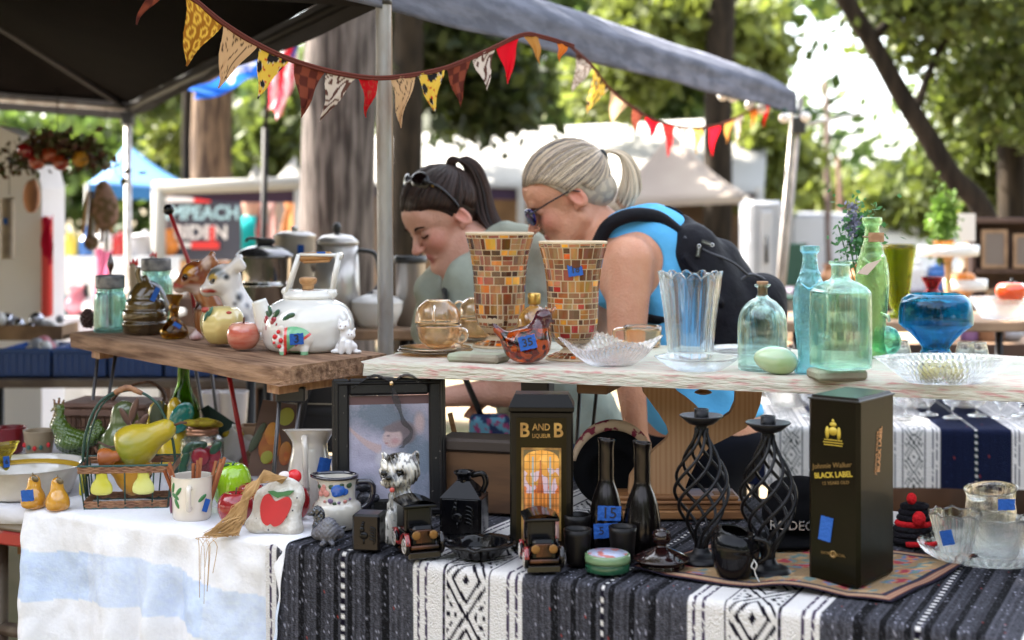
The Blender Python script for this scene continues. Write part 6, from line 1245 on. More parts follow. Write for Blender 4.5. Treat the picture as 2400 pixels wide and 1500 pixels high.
# fish bottles
def fish(label, px, pyb, h, m, r=36, rz=0):
    t, k = put('fish_bottle', label, 'bottle', px, pyb, PZ, r * .8, 'fish shaped glass bottles', rz); b = B(k); s = h / 300
    P = sprof([(30, 0), (34, 6), (28, 30), (30, 70), (36, 120), (38, 160), (36, 190), (30, 215), (22, 240), (18, 262), (17, 280), (23, 287), (23, 298), (20, 300)], 6)
    b.lathe(wall([(q, z * s) for q, z in P], 3), 60, sx=1, sy=.8, mod=lambda a, i, q, z: q + (2.3 * math.cos(a * 14 + (i % 2) * math.pi) * (60 < z / s < 205)) + (2.2 * math.cos(a * 2) * (z / s < 26)) + 2.4 * math.exp(-((z / s - 212) / 7) ** 2) + 1.4 * math.exp(-((z / s - 236) / 5) ** 2)); b.build('bottle_body', m, t)
    b = B(k); b.tube(smoothpath([(-26, -20, 212 * s), (-6, -31, 200 * s), (18, -26, 220 * s)], 5), 2.6, 6); b.tube(smoothpath([(14, -28, 96 * s), (30, -24, 90 * s), (36, -14, 80 * s)], 5), 4, 8); b.build('moulded_fins', m, t); return t, k
fish('sky blue fish shaped glass bottle', 1898, 879, 300, glass('fish_blue', (.48, .8, .88), .03, bump=.5, bs=70))
t, k = fish('tall green fish shaped glass bottle behind the square one', 2044, 842, 330, glass('fish_green', (.6, .82, .5), .03, bump=.5, bs=70), 37)
b = B(k); b.box((-14, -24, 272), (22, -20, 294), bev=1); b.build('wooden_tag', M('cork'), t); b = B(k); b.tube([(20 * math.cos(a * .5), 20 * math.sin(a * .5), 284) for a in range(13)], 2, 6, closed=True); b.build('cord', M('cord_brown'), t)
b = B(k); b.prism([(-44, 200), (-20, 196), (12, 232), (-20, 222)], 3, T=TR(0, -36, 0)); b.build('paper_label', M('paper_label', (.55, .42, .36), .7), t)
# square bottle on the block
t = thing('square_bottle', 'square pale green glass bottle standing on the wooden block', 'bottle', (bt.x + 6 * bk, bt.y + 10 * bk, bt.z + bh * bk + .001), R(14)); b = B(bk)
def sq(a, i, r, z):
    c, s_ = abs(math.cos(a)), abs(math.sin(a)); f = (c ** 8 + s_ ** 8) ** (-1 / 8.); u = 1 if z < 190 else max(0, 1 - (z - 190) / 22); return (r * (1 + (f - 1) * u), z)
b.lathe(wall(sprof([(50, 0), (56, 6), (58, 20), (58, 160), (54, 184), (38, 202), (23, 212), (22, 240), (27, 245), (27, 252)], 4), 3), 64, mod=sq); b.build('bottle_body', glass('square_green', (.66, .87, .78)), t)
# flower sprig, green ball
t, k = put('flower_sprig', 'sprig of lavender and small green leaves standing behind the fish bottles', 'flowers', 2022, 818, PZ, 16); b = B(k); random.seed(3)
for i in range(16):
    x = random.uniform(-55, 52); b.tube([(0, 0, 0), (x * .2, 10, 130), (x, 20, random.uniform(230, 300))], 1.6, 4)
b.build('stems', M('stem_green', (.05, .12, .03), .7), t); C = np.random.normal(size=(420, 3)) * (26, 14, 40) + (-2, 20, 262); quads('leaves', C * k, np.full(420, 8 * k), M('sprig_green', (.06, .2, .06), .6, transl=.3), t)
C = np.random.normal(size=(200, 3)) * (7, 6, 24) + (-20, 14, 300); quads('lavender', C * k, np.full(200, 6 * k), M('lavender', (.2, .2, .3), .7), t)
t, k = put('glass_ball', 'sea green glass ball float behind the oval crystal dish', 'glass ball', 2076, 838, PZ, 30); b = B(k); b.lathe(wall([(max(.1, 36 * math.sin(math.pi * i / 20)), 36 - 36 * math.cos(math.pi * i / 20)) for i in range(20)], 3), 36); b.build('ball', glass('sea_green', (.35, .72, .6), .04), t)
# blue bowl vase
t, k = put('blue_glass_vase', 'big turquoise blue glass bowl vase with a narrow foot', 'vase', 2193, 842, PZ, 40); b = B(k)
b.lathe(wall(sprof([(36, 0), (36, 12), (32, 22), (38, 34), (60, 58), (82, 76), (85, 84), (84, 110), (78, 134), (66, 146), (60, 149)], 5), 3.5), 56); b.build('vase_body', glass('turquoise_glass', (.02, .3, .52)), t)
# oval crystal dish with two candies and inverted glasses
t, k = put('oval_crystal_dish', 'long oval cut crystal dish with fan handles at the right', 'dish', 2216, 906, PZ, 70); b = B(k)
b.lathe(wall(sprof([(80, 0), (90, 4), (118, 26), (146, 56), (150, 62)], 4), 5), 120, sx=1, sy=.55, smooth=False, mod=lambda a, i, r, z: (r * (1 + .014 * (1 if (int(round(a * 120 / 6.2832)) + i // 2) % 2 else -1) + .13 * max(0, math.cos(a * 2)) ** 10 * (z / 62) ** 3), z)); b.build('dish_body', CRY, t); dl, dk = t.location, k
for lb, dx in (('left pale yellow ball lying in the oval crystal dish', -38), ('right pale yellow ball lying in the oval crystal dish', 14)):
    s_ = thing('yellow_ball', lb, 'ball', (dl.x + dx * dk, dl.y, dl.z + 8 * dk)); b = B(dk); b.ell((0, 0, 24), 24, n=20); b.build('ball', M('pale_yellow', (.55, .5, .2), .5), s_)
for lb, x, y in (('tiny clear glass left of the blue vase foot', 2112, 834), ('tiny upturned clear glass nearest the right of the blue vase foot', 2262, 838), ('tiny upturned clear glass farther right of the blue vase foot', 2294, 838)):
    t, k = put('small_glass', lb, 'glass', x, y, PZ, 20); b = B(k); b.lathe(wall([(24, 0), (24, 3), (18, 30), (17, 34)], 2.5), 24, mod=lambda a, i, r, z: r * (1 + .02 * math.cos(a * 8))); b.build('glass_body', GC, t)
# ------------------------------------------------------------------ the two women
def xf(prims, Mx, s):
    A = np.array(Mx.to_3x3()); t = np.array(Mx.translation); out = []
    for q in prims:
        o = dict(q[-1]) if isinstance(q[-1], dict) else {}
        if 'k' in o: o['k'] = o['k'] * s
        pt = lambda p: tuple(A @ (np.array(p, float) * s) + t)
        if q[0] == 'e':
            r0 = np.array(Euler([R(a) for a in o['rot']]).to_matrix()) if 'rot' in o else np.eye(3); o['rot'] = (A @ r0).tolist(); out.append(('e', pt(q[1]), tuple(np.array(q[2]) * s), o))
        elif q[0] == 'c': out.append(('c', pt(q[1]), pt(q[2]), q[3] * s, q[4] * s, o))
    return out
def head_prims(fem=1.0, smile=0):
    P = [('e', (1.0, 0, 2.5), (9.4, 7.5, 8.6)), ('e', (-3.6, 0, -4.0), (5.4, 5.5, 7.2)), ('e', (-5.6, 0, 3.6), (3.4, 5.6, 4.4)), ('c', (-7.7, -2.8, 1.7), (-7.7, 2.8, 1.7), 1.05, 1.05, {'k': 1.5}),
         ('e', (-7.7, 0, -9.9), (1.8, 2.3, 1.6), {'k': 2}), ('c', (-8.2, 0, 1.2), (-10.9, 0, -2.7), .72, .98, {'k': 1.0}), ('e', (-11.0, 0, -2.9), (1.1, 1.05, .9), {'k': .8}), ('c', (1.5, 0, -5), (4.2, 0, -17), 5.0, 5.2, {'k': 2.5})]
    for y in (-1, 1):
        P += [('c', (0, y * 5.2, -6.2), (-6.6, y * 2.0, -9.7), 1.9, 1.8, {'k': 2.6}), ('e', (-6.1, y * 3.4, -2.6 - smile * .2), (2.4, 2.1, 2.5), {'k': 1.8}), ('e', (-10.0, y * 1.05, -3.2), (.85, .72, .62), {'k': .5}),
              ('e', (-8.5, y * 3.0, .25), (1.3, 1.7, 1.0), {'op': 's', 'k': 1.1}), ('e', (-7.2, y * 3.0, .1), (1.35, 1.45, 1.1), {'k': .35}),
              ('e', (1.3, y * 7.5, -1.0), (1.8, .8, 3.1), {'k': .5, 'rot': (y * 14, -14, 0)}), ('e', (1.0, y * 8.25, -.8), (1.1, .7, 2.2), {'op': 's', 'k': .2, 'rot': (y * 14, -14, 0)}), ('e', (.2, y * 7.2, -3.1), (.8, .7, .9), {'k': .5})]
    P += [('c', (-8.4, -1.9, -6.75 + smile), (-8.9, 0, -6.0), .36, .55, {'k': .6}), ('c', (-8.4, 1.9, -6.75 + smile), (-8.9, 0, -6.0), .36, .55, {'k': .6}), ('c', (-8.35, -1.5, -7.05), (-8.4, 0, -7.1), .45, .6, {'k': .6}), ('c', (-8.35, 1.5, -7.05), (-8.4, 0, -7.1), .45, .6, {'k': .6}),
          ('c', (-9.8, 0, -6.55), (-8.3, -2.3, -7.4 + 1.8 * smile), .14, .08, {'op': 's', 'k': .35}), ('c', (-9.8, 0, -6.55), (-8.3, 2.3, -7.4 + 1.8 * smile), .14, .08, {'op': 's', 'k': .35})]
    return P
def hairshell(cr, cc, nstr, tie, start, Mx, s, b, cols, rad=(.26, .1), jit=.35):
    """combed strands running over the skull ellipsoid from the hairline to the tie"""
    Tt = b.T; b.T = Tt @ Mx @ Matrix.Diagonal((s, s, s, 1)); cr = Vector(cr); cc = Vector(cc)
    inv = lambda p: Vector(((p[0] - cc.x) / cr.x, (p[1] - cc.y) / cr.y, (p[2] - cc.z) / cr.z)).normalized(); d1 = inv(tie)
    for i in range(nstr):
        p = start(random.random()); d0 = inv(p); ang = math.acos(max(-1, min(1, d0.dot(d1)))); P = []; lift = random.uniform(1.0, 1.045)
        ax = Vector((random.gauss(0, 1), random.gauss(0, 1), random.gauss(0, 1))) * .02
        for j in range(11):
            u = j / 10; d = (d0 * math.sin((1 - u) * ang) + d1 * math.sin(u * ang)) / max(1e-6, math.sin(ang)); d = (d + ax * math.sin(math.pi * u) * jit * 3).normalized(); l_ = 1.0 + (lift - 1) * min(1, u * 4)
            P.append(Vector((d.x * cr.x, d.y * cr.y, d.z * cr.z)) * l_ + cc)
        fly = i % 14 == 0
        if fly: P = [p_ + (p_ - cc).normalized() * .55 * math.sin(math.pi * min(1, j_ / 9)) + Vector((random.gauss(0, .06), random.gauss(0, .06), random.gauss(0, .06))) for j_, p_ in enumerate(P)]
        r = .4 if fly else random.uniform(.7, 1.2); c = random.choice(cols); g = random.uniform(.8, 1.2); b.tube(P, [rad[1] * r] + [rad[0] * r] * 9 + [rad[1] * r], 5, col=tuple(q * g for q in c))
    b.T = Tt
def tail(b, path, rads, n, cols, th=.3):
    P = smoothpath(path, 5); m = len(P)
    for i in range(n):
        a = random.uniform(0, 6.28); q = random.random() ** .5; ph = random.uniform(-.5, .5); Q = []; cut = m - random.randint(0, 3)
        for j in range(cut):
            u = j / (m - 1) * (len(rads) - 1); r = rads[int(u)] + (rads[min(len(rads) - 1, int(u) + 1)] - rads[int(u)]) * (u - int(u)); aa = a + ph * j / m
            Q.append(P[j] + Vector((math.cos(aa), math.sin(aa), .35 * math.sin(aa * 2 + 1))) * r * q)
        c = random.choice(cols); g = random.uniform(.75, 1.2); b.tube(Q, [th * .8] + [th] * (len(Q) - 2) + [th * .25], 5, col=tuple(x * g for x in c))
SKIN = M('skin', (1, 1, 1), .48, spec=.35, attr=True, sss=.12, col2=(.93, .86, .84), ns=30, nd=6, lo=.35, hi=.7, bump=.25, bs=160)
HAIRM = M('hair', rough=.5, attr=True, spec=.3); FAB = lambda n, c, c2=None, **kw: M(n, c, .9, col2=c2, ns=9, nd=4, bump=.8, bs=13, **kw)
def face_paint(Mx, s, base, lip, blush, extra=()):
    T = lambda p: tuple(Mx @ (Vector(p) * s)); sp = []
    for y in (-1, 1): sp += [(T((-7.6, y * 4.2, -2.6)), 2.6 * s, blush, .7), (T((-8.4, y * 3.0, .5)), 1.7 * s, tuple(np.array(base) * .72), .6), (T((1.3, y * 7.6, -1)), 2.4 * s, blush, .6)]
    sp += [(T((-10.9, 0, -2.9)), 1.3 * s, blush, .7), (T((-9.2, 0, -6.5)), (1.7 * s,) * 3, lip, .35)] + [(T(p), r * s, c, so) for p, r, c, so in extra]
    return paint(base, *sp)
def hand_prims(w_, d, up, s, side):
    """palm and five bent fingers; d = finger direction, up = back of the hand"""
    w_, d, up = Vector(w_), Vector(d).normalized(), Vector(up).normalized(); sd_ = d.cross(up).normalized() * side; P = [('c', tuple(w_), tuple(w_ + d * 7 * s), 2.6 * s, 3.0 * s, {'k': 2 * s})]; P.append(('c', tuple(w_ + d * 3 * s - sd_ * 2 * s), tuple(w_ + d * 7.5 * s + sd_ * 2 * s), 1.7 * s, 1.7 * s, {'k': 2 * s}))
    for i, (o, L_) in enumerate(((-2.9, 6.6), (-1.0, 7.6), (1.0, 7.0), (2.8, 5.4))):
        a = w_ + d * 8.5 * s + sd_ * o * s; m = a + d * L_ * .5 * s - up * 1.1 * s; e = m + d * L_ * .38 * s - up * 2.4 * s; P += [('c', tuple(a), tuple(m), .92 * s, .82 * s, {'k': .5 * s}), ('c', tuple(m), tuple(e), .82 * s, .68 * s, {'k': .3 * s})]
    a = w_ + d * 2.5 * s - sd_ * 3 * s; m = a + (d * 1.2 - sd_ * 1.6) * 1.7 * s - up * .8 * s; P += [('c', tuple(a), tuple(m), 1.2 * s, .95 * s, {'k': .8 * s}), ('c', tuple(m), tuple(m + (d * 2.4 - sd_ * .6) * s - up * s), .95 * s, .75 * s, {'k': .3 * s})]
    return P
def older_woman():
    Y = 3.45; k = Y / F; c0 = at(1347, 460, Y); s = 10.2; t = thing('person', 'older woman with grey blond ponytail, dark sunglasses and blue tank top, leaning over the goods', 'person', (c0.x, c0.y, 0)); zc = c0.z / k
    X = lambda px, py, y=0: (px - 1347, y, zc - (py - 460))
    ear = Vector((1.3, 0, -1.0)); Rm = RZ(4) @ RY(-31); Mx = TR(0, 62, zc) @ Rm @ TR(*(-ear * s)); base = (.6, .3, .19)
    HP = xf(head_prims(smile=1.0), Mx, s)
    BP = [('c', X(1440, 590), X(1520, 590), 62, 84, {'k': 40}), ('c', X(1520, 592), X(1625, 850), 106, 112, {'k': 50}), ('c', X(1440, 640, -60), X(1440, 640, 80), 70, 70, {'k': 40}), ('c', X(1625, 860), X(1655, 1010), 118, 138, {'k': 40}),
          ('c', X(1464, 604, -128), X(1456, 800, -150), 55, 41, {'k': 34}), ('c', X(1456, 800, -150), X(1480, 1010, -170), 40, 24, {'k': 12}), ('c', X(1450, 620, 190), X(1380, 830, 220), 56, 42, {'k': 34}), ('c', X(1380, 830, 220), X(1230, 930, 160), 42, 26, {'k': 12}),
          ('c', X(1640, 1060, -66), X(1600, 1420, -66), 84, 58, {'k': 20}), ('c', X(1640, 1060, 66), X(1660, 1420, 66), 84, 58, {'k': 20}), ('c', X(1600, 1420, -66), X(1620, 1745, -66), 54, 34, {'k': 10}), ('c', X(1660, 1420, 66), X(1700, 1745, 66), 54, 34, {'k': 10}),
          ('c', X(1610, 1765, -66), X(1540, 1772, -76), 30, 22, {'k': 14}), ('c', X(1690, 1765, 66), X(1620, 1772, 60), 30, 22, {'k': 14})]
    BP += hand_prims(X(1484, 1022, -172), (-.2, 0, -1), (1, 0, 0), 9.2, 1) + hand_prims(X(1222, 936, 156), (-1, -.2, -.2), (0, 0, 1), 9.2, -1)
    lo, hi = X(1200, 640, -95), X(1480, 330, 170); lo = (lo[0], -70, lo[2]); hi = (hi[0], 210, hi[2]); ALL = HP + BP
    fp = face_paint(Mx, s, base, (.45, .14, .11), (.56, .22, .15)); fr = np.array((.03, .015, .01))
    b = B(k); sdf_mesh(ALL, 2.6, 14, lo, hi, colf=fp, mb=b); sdf_mesh(ALL, 6.0, 14, colf=fp, mb=b, skip=(lo, hi)); b.build('body', SKIN, t)
    # hair
    b = B(k); cols = [(.64, .52, .38), (.52, .41, .3), (.44, .36, .28), (.7, .58, .43), (.3, .25, .22), (.14, .12, .115)]
    H = xf([('e', (1.5, 0, 3.1), (10.1, 8.2, 9.2)), ('e', (6.4, 0, -2.6), (5.2, 6.0, 4.4), {'k': 2})], Mx, s); pn = Rm @ Vector((-13, 0, -16.5)); pc = Mx @ (Vector((-7.2, 0, 6.6)) * s)
    H += xf([('e', (-9, 0, -1.8), (9.6, 14, 9.6), {'op': 's', 'k': .7}), ('c', (2, 0, -14), (12, 0, -16), 8, 8, {'op': 's', 'k': .8})], Mx, s); H += xf([('e', (.9, -8.6, -2.6), (2.6, 3.4, 3.4), {'op': 's', 'k': .8}), ('e', (.9, 8.6, -2.6), (2.6, 3.4, 3.4), {'op': 's', 'k': .8})], Mx, s)
    sdf_mesh(H, 3.2, 12, colf=lambda V: np.array([(.45, .37, .28) if noise.noise(Vector(p) * .06) > 0 else (.32, .27, .22) for p in V]), mb=b)
    def st(u):
        q = random.random(); side = -1 if random.random() < .62 else 1
        if q < .6: a = random.random(); x = -7.9 + 8.0 * a ** 1.3; return (x, side * 8.4 * a ** .45, -2.0 + random.uniform(-.5, .3) + 9.4 * math.sqrt(max(0, 1 - ((x + 9) / 9.6) ** 2)))
        if q < .75: a = random.random(); return (.4 + 2.6 * a, side * 8.2, 2.0 - .2 * a)
        a = random.random(); return (3.0 + 5.6 * a, side * (8.0 - 5.5 * a * a), 1.4 - 7.6 * a)
    hairshell((10.4, 8.5, 9.5), (1.5, 0, 3.1), 1500, (10.9, 0, 4.6), st, Mx, s, b, cols, (.14, .05))
    b.build('hair', HAIRM, t)
    b = B(k); tp = [Vector(X(*q)) + Vector((0, 62, 0)) for q in ((1404, 372), (1430, 352), (1464, 362), (1483, 402), (1482, 448), (1468, 482))]; tail(b, tp, [6, 8, 12, 20, 27, 23], 300, cols[:4], 1.6); b.build('ponytail', HAIRM, t)
    b = B(k); q = Vector(X(1417, 362)) + Vector((0, 62, 0)); b.lathe([(10, -9), (15, -6), (17, 0), (15, 6), (10, 9)], 20, c=tuple(q), ax=RY(62)); b.build('hair_tie', M('black_elastic', (.01, .012, .015), .7), t)
    g = thing('x', None, None); bpy.data.objects.remove(g)
    b = MB(); b.T = Matrix.Diagonal((k, k, k, 1)) @ Mx @ Matrix.Diagonal((s, s, s, 1))
    for y in (-1, 1): b.ell((-10.0, y * 3.1, .1), (.5, 2.9, 2.1), rot=RZ(y * -16) @ RY(12), n=22)
    b.build('sunglass_lenses', M('blue_black_lens', (.006, .006, .11), .08, coat=.2, spec=.3), t)
    b = MB(); b.T = Matrix.Diagonal((k, k, k, 1)) @ Mx @ Matrix.Diagonal((s, s, s, 1))
    b.tube([(2.4, -7.9, -.4), (.6, -8.1, 1.0), (-5, -7.3, 1.1), (-9.6, -5.5, .9), (-10.3, -1.2, 1.4), (-10.5, 0, 1.5), (-10.3, 1.2, 1.4), (-9.6, 5.5, .9), (-5, 7.3, 1.1), (.6, 8.1, 1.0), (2.4, 7.9, -.4)], .2, 8)
    for y in (-1, 1): b.tube([(-10.1, y * 3.1 + 2.5 * math.cos(a * .393), .1 + 1.8 * math.sin(a * .393)) for a in range(16)], .17, 6, closed=True)
    b.build('sunglass_frame', M('dark_metal_frame', (.03, .03, .035), .3, metal=.6), t)
    # tank top
    TT_ = [('c', X(1446, 572), X(1520, 585), 60, 90, {'k': 40}), ('c', X(1520, 592), X(1625, 850), 111, 117, {'k': 50}), ('c', X(1440, 650, -56), X(1440, 650, 76), 72, 72, {'k': 40}), ('c', X(1625, 860), X(1652, 985), 123, 136, {'k': 40}),
           ('c', X(1380, 570, -240), X(1480, 610, -112), 62, 62, {'op': 's', 'k': 6}), ('c', X(1470, 640, -260), X(1470, 640, -118), 70, 60, {'op': 's', 'k': 6}), ('c', X(1400, 590, 260), X(1470, 630, 160), 60, 60, {'op': 's', 'k': 6}), ('e', X(1352, 545), (78, 60, 80), {'op': 's', 'k': 6}), ('p', X(1640, 1000), (.25, 0, -1), {'op': 'i', 'k': 4})]
    b = B(k); sdf_mesh(TT_, 4.2, 14, colf=paint((1, 1, 1)), mb=b, disp=lambda P: 3.0 * np.sin(P[..., 0] * .06 + P[..., 2] * .05) * np.sin(P[..., 2] * .023 - P[..., 0] * .01)); b.build('tank_top', FAB('sky_blue_jersey', (.13, .46, .78), (.1, .39, .7)), t)
    b = B(k); sdf_mesh([('c', X(1652, 985), X(1655, 1020), 126, 146, {'k': 40}), ('c', X(1640, 1060, -66), X(1600, 1420, -66), 94, 68, {'k': 20}), ('c', X(1640, 1060, 66), X(1660, 1420, 66), 94, 68, {'k': 20}), ('c', X(1600, 1420, -66), X(1618, 1700, -66), 64, 44, {'k': 10}), ('c', X(1660, 1420, 66), X(1696, 1700, 66), 64, 44, {'k': 10}), ('p', X(1600, 965), (0, 0, 1), {'op': 'i', 'k': 4})], 7, 14, colf=paint((.006, .007, .012)), mb=b); b.build('trousers', M('dark_trousers', (1, 1, 1), .9, attr=True), t)
    # backpack
    bp = thing('backpack', 'black backpack on the back of the woman in the blue tank top', 'backpack', (c0.x, c0.y, 0)); NYL = M('black_nylon', (.006, .0055, .009), .75, spec=.2, col2=(.006, .006, .009), ns=14, bump=.7, bs=24)
    b = B(k); sdf_mesh([('c', X(1590, 552, 0), X(1604, 570, 0), 50, 60, {'k': 30}), ('c', X(1612, 588, -52), X(1714, 780, -62), 66, 82, {'k': 22}), ('c', X(1612, 588, 40), X(1720, 780, 46), 66, 80, {'k': 30}), ('c', X(1676, 622), X(1760, 780), 66, 76, {'k': 24}), ('e', X(1764, 738, -16), (74, 84, 104), {'k': 5, 'rot': (0, 22, 0)}), ('c', X(1712, 800, -90), X(1700, 690, -104), 9, 9, {'k': 5}), ('c', X(1592, 600, -118), X(1668, 700, -138), 7, 7, {'k': 5})], 4.2, 20, colf=paint((1, 1, 1)), mb=b, disp=lambda P: 1.8 * np.sin(P[..., 0] * .07 + P[..., 1] * .04) * np.sin(P[..., 2] * .06)); b.build('pack_body', NYL, bp)
    b = B(k); b.tube(smoothpath([X(1396, 572, -70), X(1420, 528, -84), X(1470, 504, -92), X(1530, 508, -84), X(1572, 536, -72), X(1590, 552, -66)], 6), 17, 10, flat=.95); b.tube(smoothpath([X(1396, 572, -70), X(1392, 640, -86), X(1460, 720, -104), X(1560, 748, -104), X(1660, 770, -100)], 6), 12, 8, flat=.4); b.build('strap', NYL, bp)
    b = B(k); b.tube(smoothpath([X(1540, 505, -10), X(1560, 486, -14), X(1592, 500, -14), X(1606, 528, -10)], 5), 10, 8, flat=.5); b.build('top_handle', NYL, bp)
    ZP = M('zip_charcoal', (.05, .05, .06), .5); b = B(k); b.tube(smoothpath([X(1712, 806, -70), X(1700, 740, -82), X(1708, 672, -84), X(1748, 640, -66), X(1800, 662, -50)], 6), 3.5, 6); b.tube(smoothpath([X(1590, 552, -104), X(1640, 585, -112), X(1700, 610, -96), X(1740, 640, -70)], 6), 3.5, 6); b.build('zipper', ZP, bp)
    for px, py, a in ((1622, 575, -8), (1650, 570, -110), (1713, 745, 0)):
        b = B(k, TR(*X(px, py, -122 if px < 1700 else -104)) @ RX(90) @ RZ(a)); b.box((-5, -24, -1), (5, 4, 1), bev=1); b.T = b.T @ TR(0, -10, 1.4) @ RZ(90); b.text('Vera Bradley', 5, Matrix(), 1, ext=.3, bold=.1, sx=.8); b.tube([(12 + 4 * math.cos(a_), 4 * math.sin(a_), 0) for a_ in range(7)], 1.2, 6, mi=1, closed=True); b.build('zip_pull', [M('pull_black', (.02, .02, .02), .4), M('pull_silver', (.6, .6, .62), .25, metal=.6)], bp)
older_woman()
def younger_woman():
    Y = 3.72; k = Y / F; c0 = at(1083, 505, Y); s = 9.3; t = thing('person', 'young woman in a sage tee, dark ponytail, sunglasses pushed up on her head', 'person', (c0.x, c0.y, 0)); zc = c0.z / k
    X = lambda px, py, y=0: (px - 1083, y, zc - (py - 505))
    ear = Vector((1.3, -7.3, -1.0)); Rm = RZ(31) @ RX(-3) @ RY(-35); Mx = TR(0, -40, zc) @ Rm @ TR(*(-ear * s)); base = (.62, .34, .25)
    HP = xf(head_prims(), Mx, s)
    BP = [('c', X(1120, 600, 30), X(1165, 640, 20), 60, 100, {'k': 40}), ('c', X(1165, 650, 20), X(1270, 880, 20), 108, 112, {'k': 50}), ('c', X(1050, 680, 60), X(1200, 600, -20), 62, 62, {'k': 30}), ('c', X(1270, 880, 20), X(1330, 1010, 20), 116, 128, {'k': 40}),
          ('c', X(1110, 650, -100), X(1186, 850, -150), 52, 40, {'k': 30}), ('c', X(1186, 850, -150), X(1190, 892, -150), 40, 36, {'k': 20}), ('c', X(1190, 895, -150), X(1030, 915, -130), 34, 21, {'k': 16}), ('c', X(1050, 700, 120), X(1000, 850, 120), 48, 38, {'k': 20}), ('c', X(1000, 850, 120), X(930, 950, 60), 34, 21, {'k': 10}),
          ('c', X(1330, 1060, -40), X(1310, 1390, -40), 76, 52, {'k': 20}), ('c', X(1330, 1060, 80), X(1350, 1390, 80), 76, 52, {'k': 20}), ('c', X(1310, 1390, -40), X(1330, 1670, -40), 48, 30, {'k': 10}), ('c', X(1350, 1390, 80), X(1380, 1670, 80), 48, 30, {'k': 10}), ('c', X(1330, 1690, -40), X(1260, 1696, -46), 28, 20, {'k': 14}), ('c', X(1380, 1690, 80), X(1310, 1696, 76), 28, 20, {'k': 14})]
    BP += hand_prims(X(1022, 917, -128), (-1, .1, -.25), (0, 0, 1), 8.4, -1) + hand_prims(X(924, 958, 56), (-.7, -.2, -.8), (-.6, 0, .7), 8.4, 1)
    lo = (-175, -90, zc - 190); hi = (60, 170, zc + 150); ALL = HP + BP
    fp = face_paint(Mx, s, base, (.54, .19, .16), (.66, .28, .21))
    b = B(k); sdf_mesh(ALL, 2.4, 12, lo, hi, colf=fp, mb=b); sdf_mesh(ALL, 6.0, 12, colf=fp, mb=b, skip=(lo, hi)); b.build('body', SKIN, t)
    HT = Matrix.Diagonal((k, k, k, 1)) @ Mx @ Matrix.Diagonal((s, s, s, 1)); BR = M('brow_brown', (.025, .012, .009), .8)
    b = MB(); b.T = HT
    for y in (-1, 1):
        b.tube(smoothpath([(-9.0, y * 1.7, 1.9), (-8.9, y * 3.1, 2.5), (-7.7, y * 4.9, 2.0)], 4), [.2, .3, .36, .36, .34, .3, .26, .2, .12], 6); b.tube(smoothpath([(-8.5, y * 1.8, -.35), (-8.62, y * 3.0, -.62), (-7.9, y * 4.3, -.3)], 4), .2, 6)
    b.build('brows_and_lashes', BR, t)
    cols = [(.02, .009, .006), (.03, .014, .01), (.014, .007, .005), (.045, .022, .015)]; b = B(k)
    H = xf([('e', (1.4, 0, 3.0), (9.9, 8.0, 9.1)), ('e', (6.0, 0, -2.6), (5.0, 5.8, 4.2), {'k': 2})], Mx, s); H += xf([('e', (-9, 0, -2.6), (9.6, 14, 9.6), {'op': 's', 'k': .7}), ('c', (2, 0, -14), (12, 0, -16), 8, 8, {'op': 's', 'k': .8})], Mx, s)
    H += xf([('e', (.9, -8.6, -2.4), (2.6, 3.4, 3.2), {'op': 's', 'k': .8}), ('e', (.9, 8.6, -2.4), (2.6, 3.4, 3.2), {'op': 's', 'k': .8})], Mx, s)
    sdf_mesh(H, 3.2, 12, colf=paint((.016, .008, .006)), mb=b); tie = Mx.inverted() @ Vector(X(1064, 392, 10)); tie = tie / s
    def st(u):
        q = random.random(); side = -1 if random.random() < .62 else 1
        if q < .6: a = random.random(); x = -7.9 + 8.0 * a ** 1.3; return (x, side * 8.2 * a ** .45, -2.8 + random.uniform(-.5, .3) + 9.4 * math.sqrt(max(0, 1 - ((x + 9) / 9.6) ** 2)))
        if q < .75: a = random.random(); return (.4 + 2.6 * a, side * 8, 1.8)
        a = random.random(); return (3.2 + 5.6 * a, side * (7.8 - 5.5 * a), 1.2 - 7 * a)
    hairshell((10.15, 8.25, 9.35), (1.4, 0, 3.0), 900, tuple(tie), st, Mx, s, b, cols, (.27, .09)); b.build('hair', HAIRM, t)
    b = B(k); tp = [X(1060, 400, 14), X(1058, 382, 14), X(1078, 372, 18), X(1104, 392, 24), X(1122, 440, 26), X(1134, 500, 16), X(1160, 540, 0), X(1196, 556, -20)]; tail(b, tp, [8, 12, 17, 21, 25, 28, 26, 14], 330, cols, 1.7); b.build('ponytail', HAIRM, t)
    b = B(k); b.lathe([(9, -8), (13, -5), (13, 5), (9, 8)], 18, c=X(1058, 394, 14), ax=RY(-16)); b.build('hair_tie', M('black_elastic'), t)
    gx = lambda p: p; gd = M('dark_brown_plastic', (.006, .003, .003), .15, coat=.2, spec=.3); b = MB(); b.T = HT
    for y in (-1, 1): b.ell((-1.6, y * 3.7, 11.3), (2.7, 3.1, .9), rot=RX(-y * 34) @ RY(-44), n=24)
    b.build('sunglass_lenses', gd, t); b = MB(); b.T = HT
    b.tube(smoothpath([(1.2, -8.6, 1.4), (.9, -8.9, 4.0), (.2, -8.1, 8.0), (-1.0, -6.2, 10.6), (-2.2, -1.4, 12.2), (-2.3, 0, 12.3), (-2.2, 1.4, 12.2), (-1.0, 6.2, 10.6), (.2, 8.1, 8.0), (.9, 8.9, 4.0), (1.2, 8.6, 1.4)], 4), .4, 8, flat=1.3); b.build('sunglass_frame', gd, t)
    b = MB(); b.T = HT
    for y in (-1, 1): b.box((-1.1, y * 7.1 - .25, 9.2), (-.3, y * 7.1 + .25, 10.0), bev=.1)
    b.build('gold_hinges', M('gold_cap'), t)
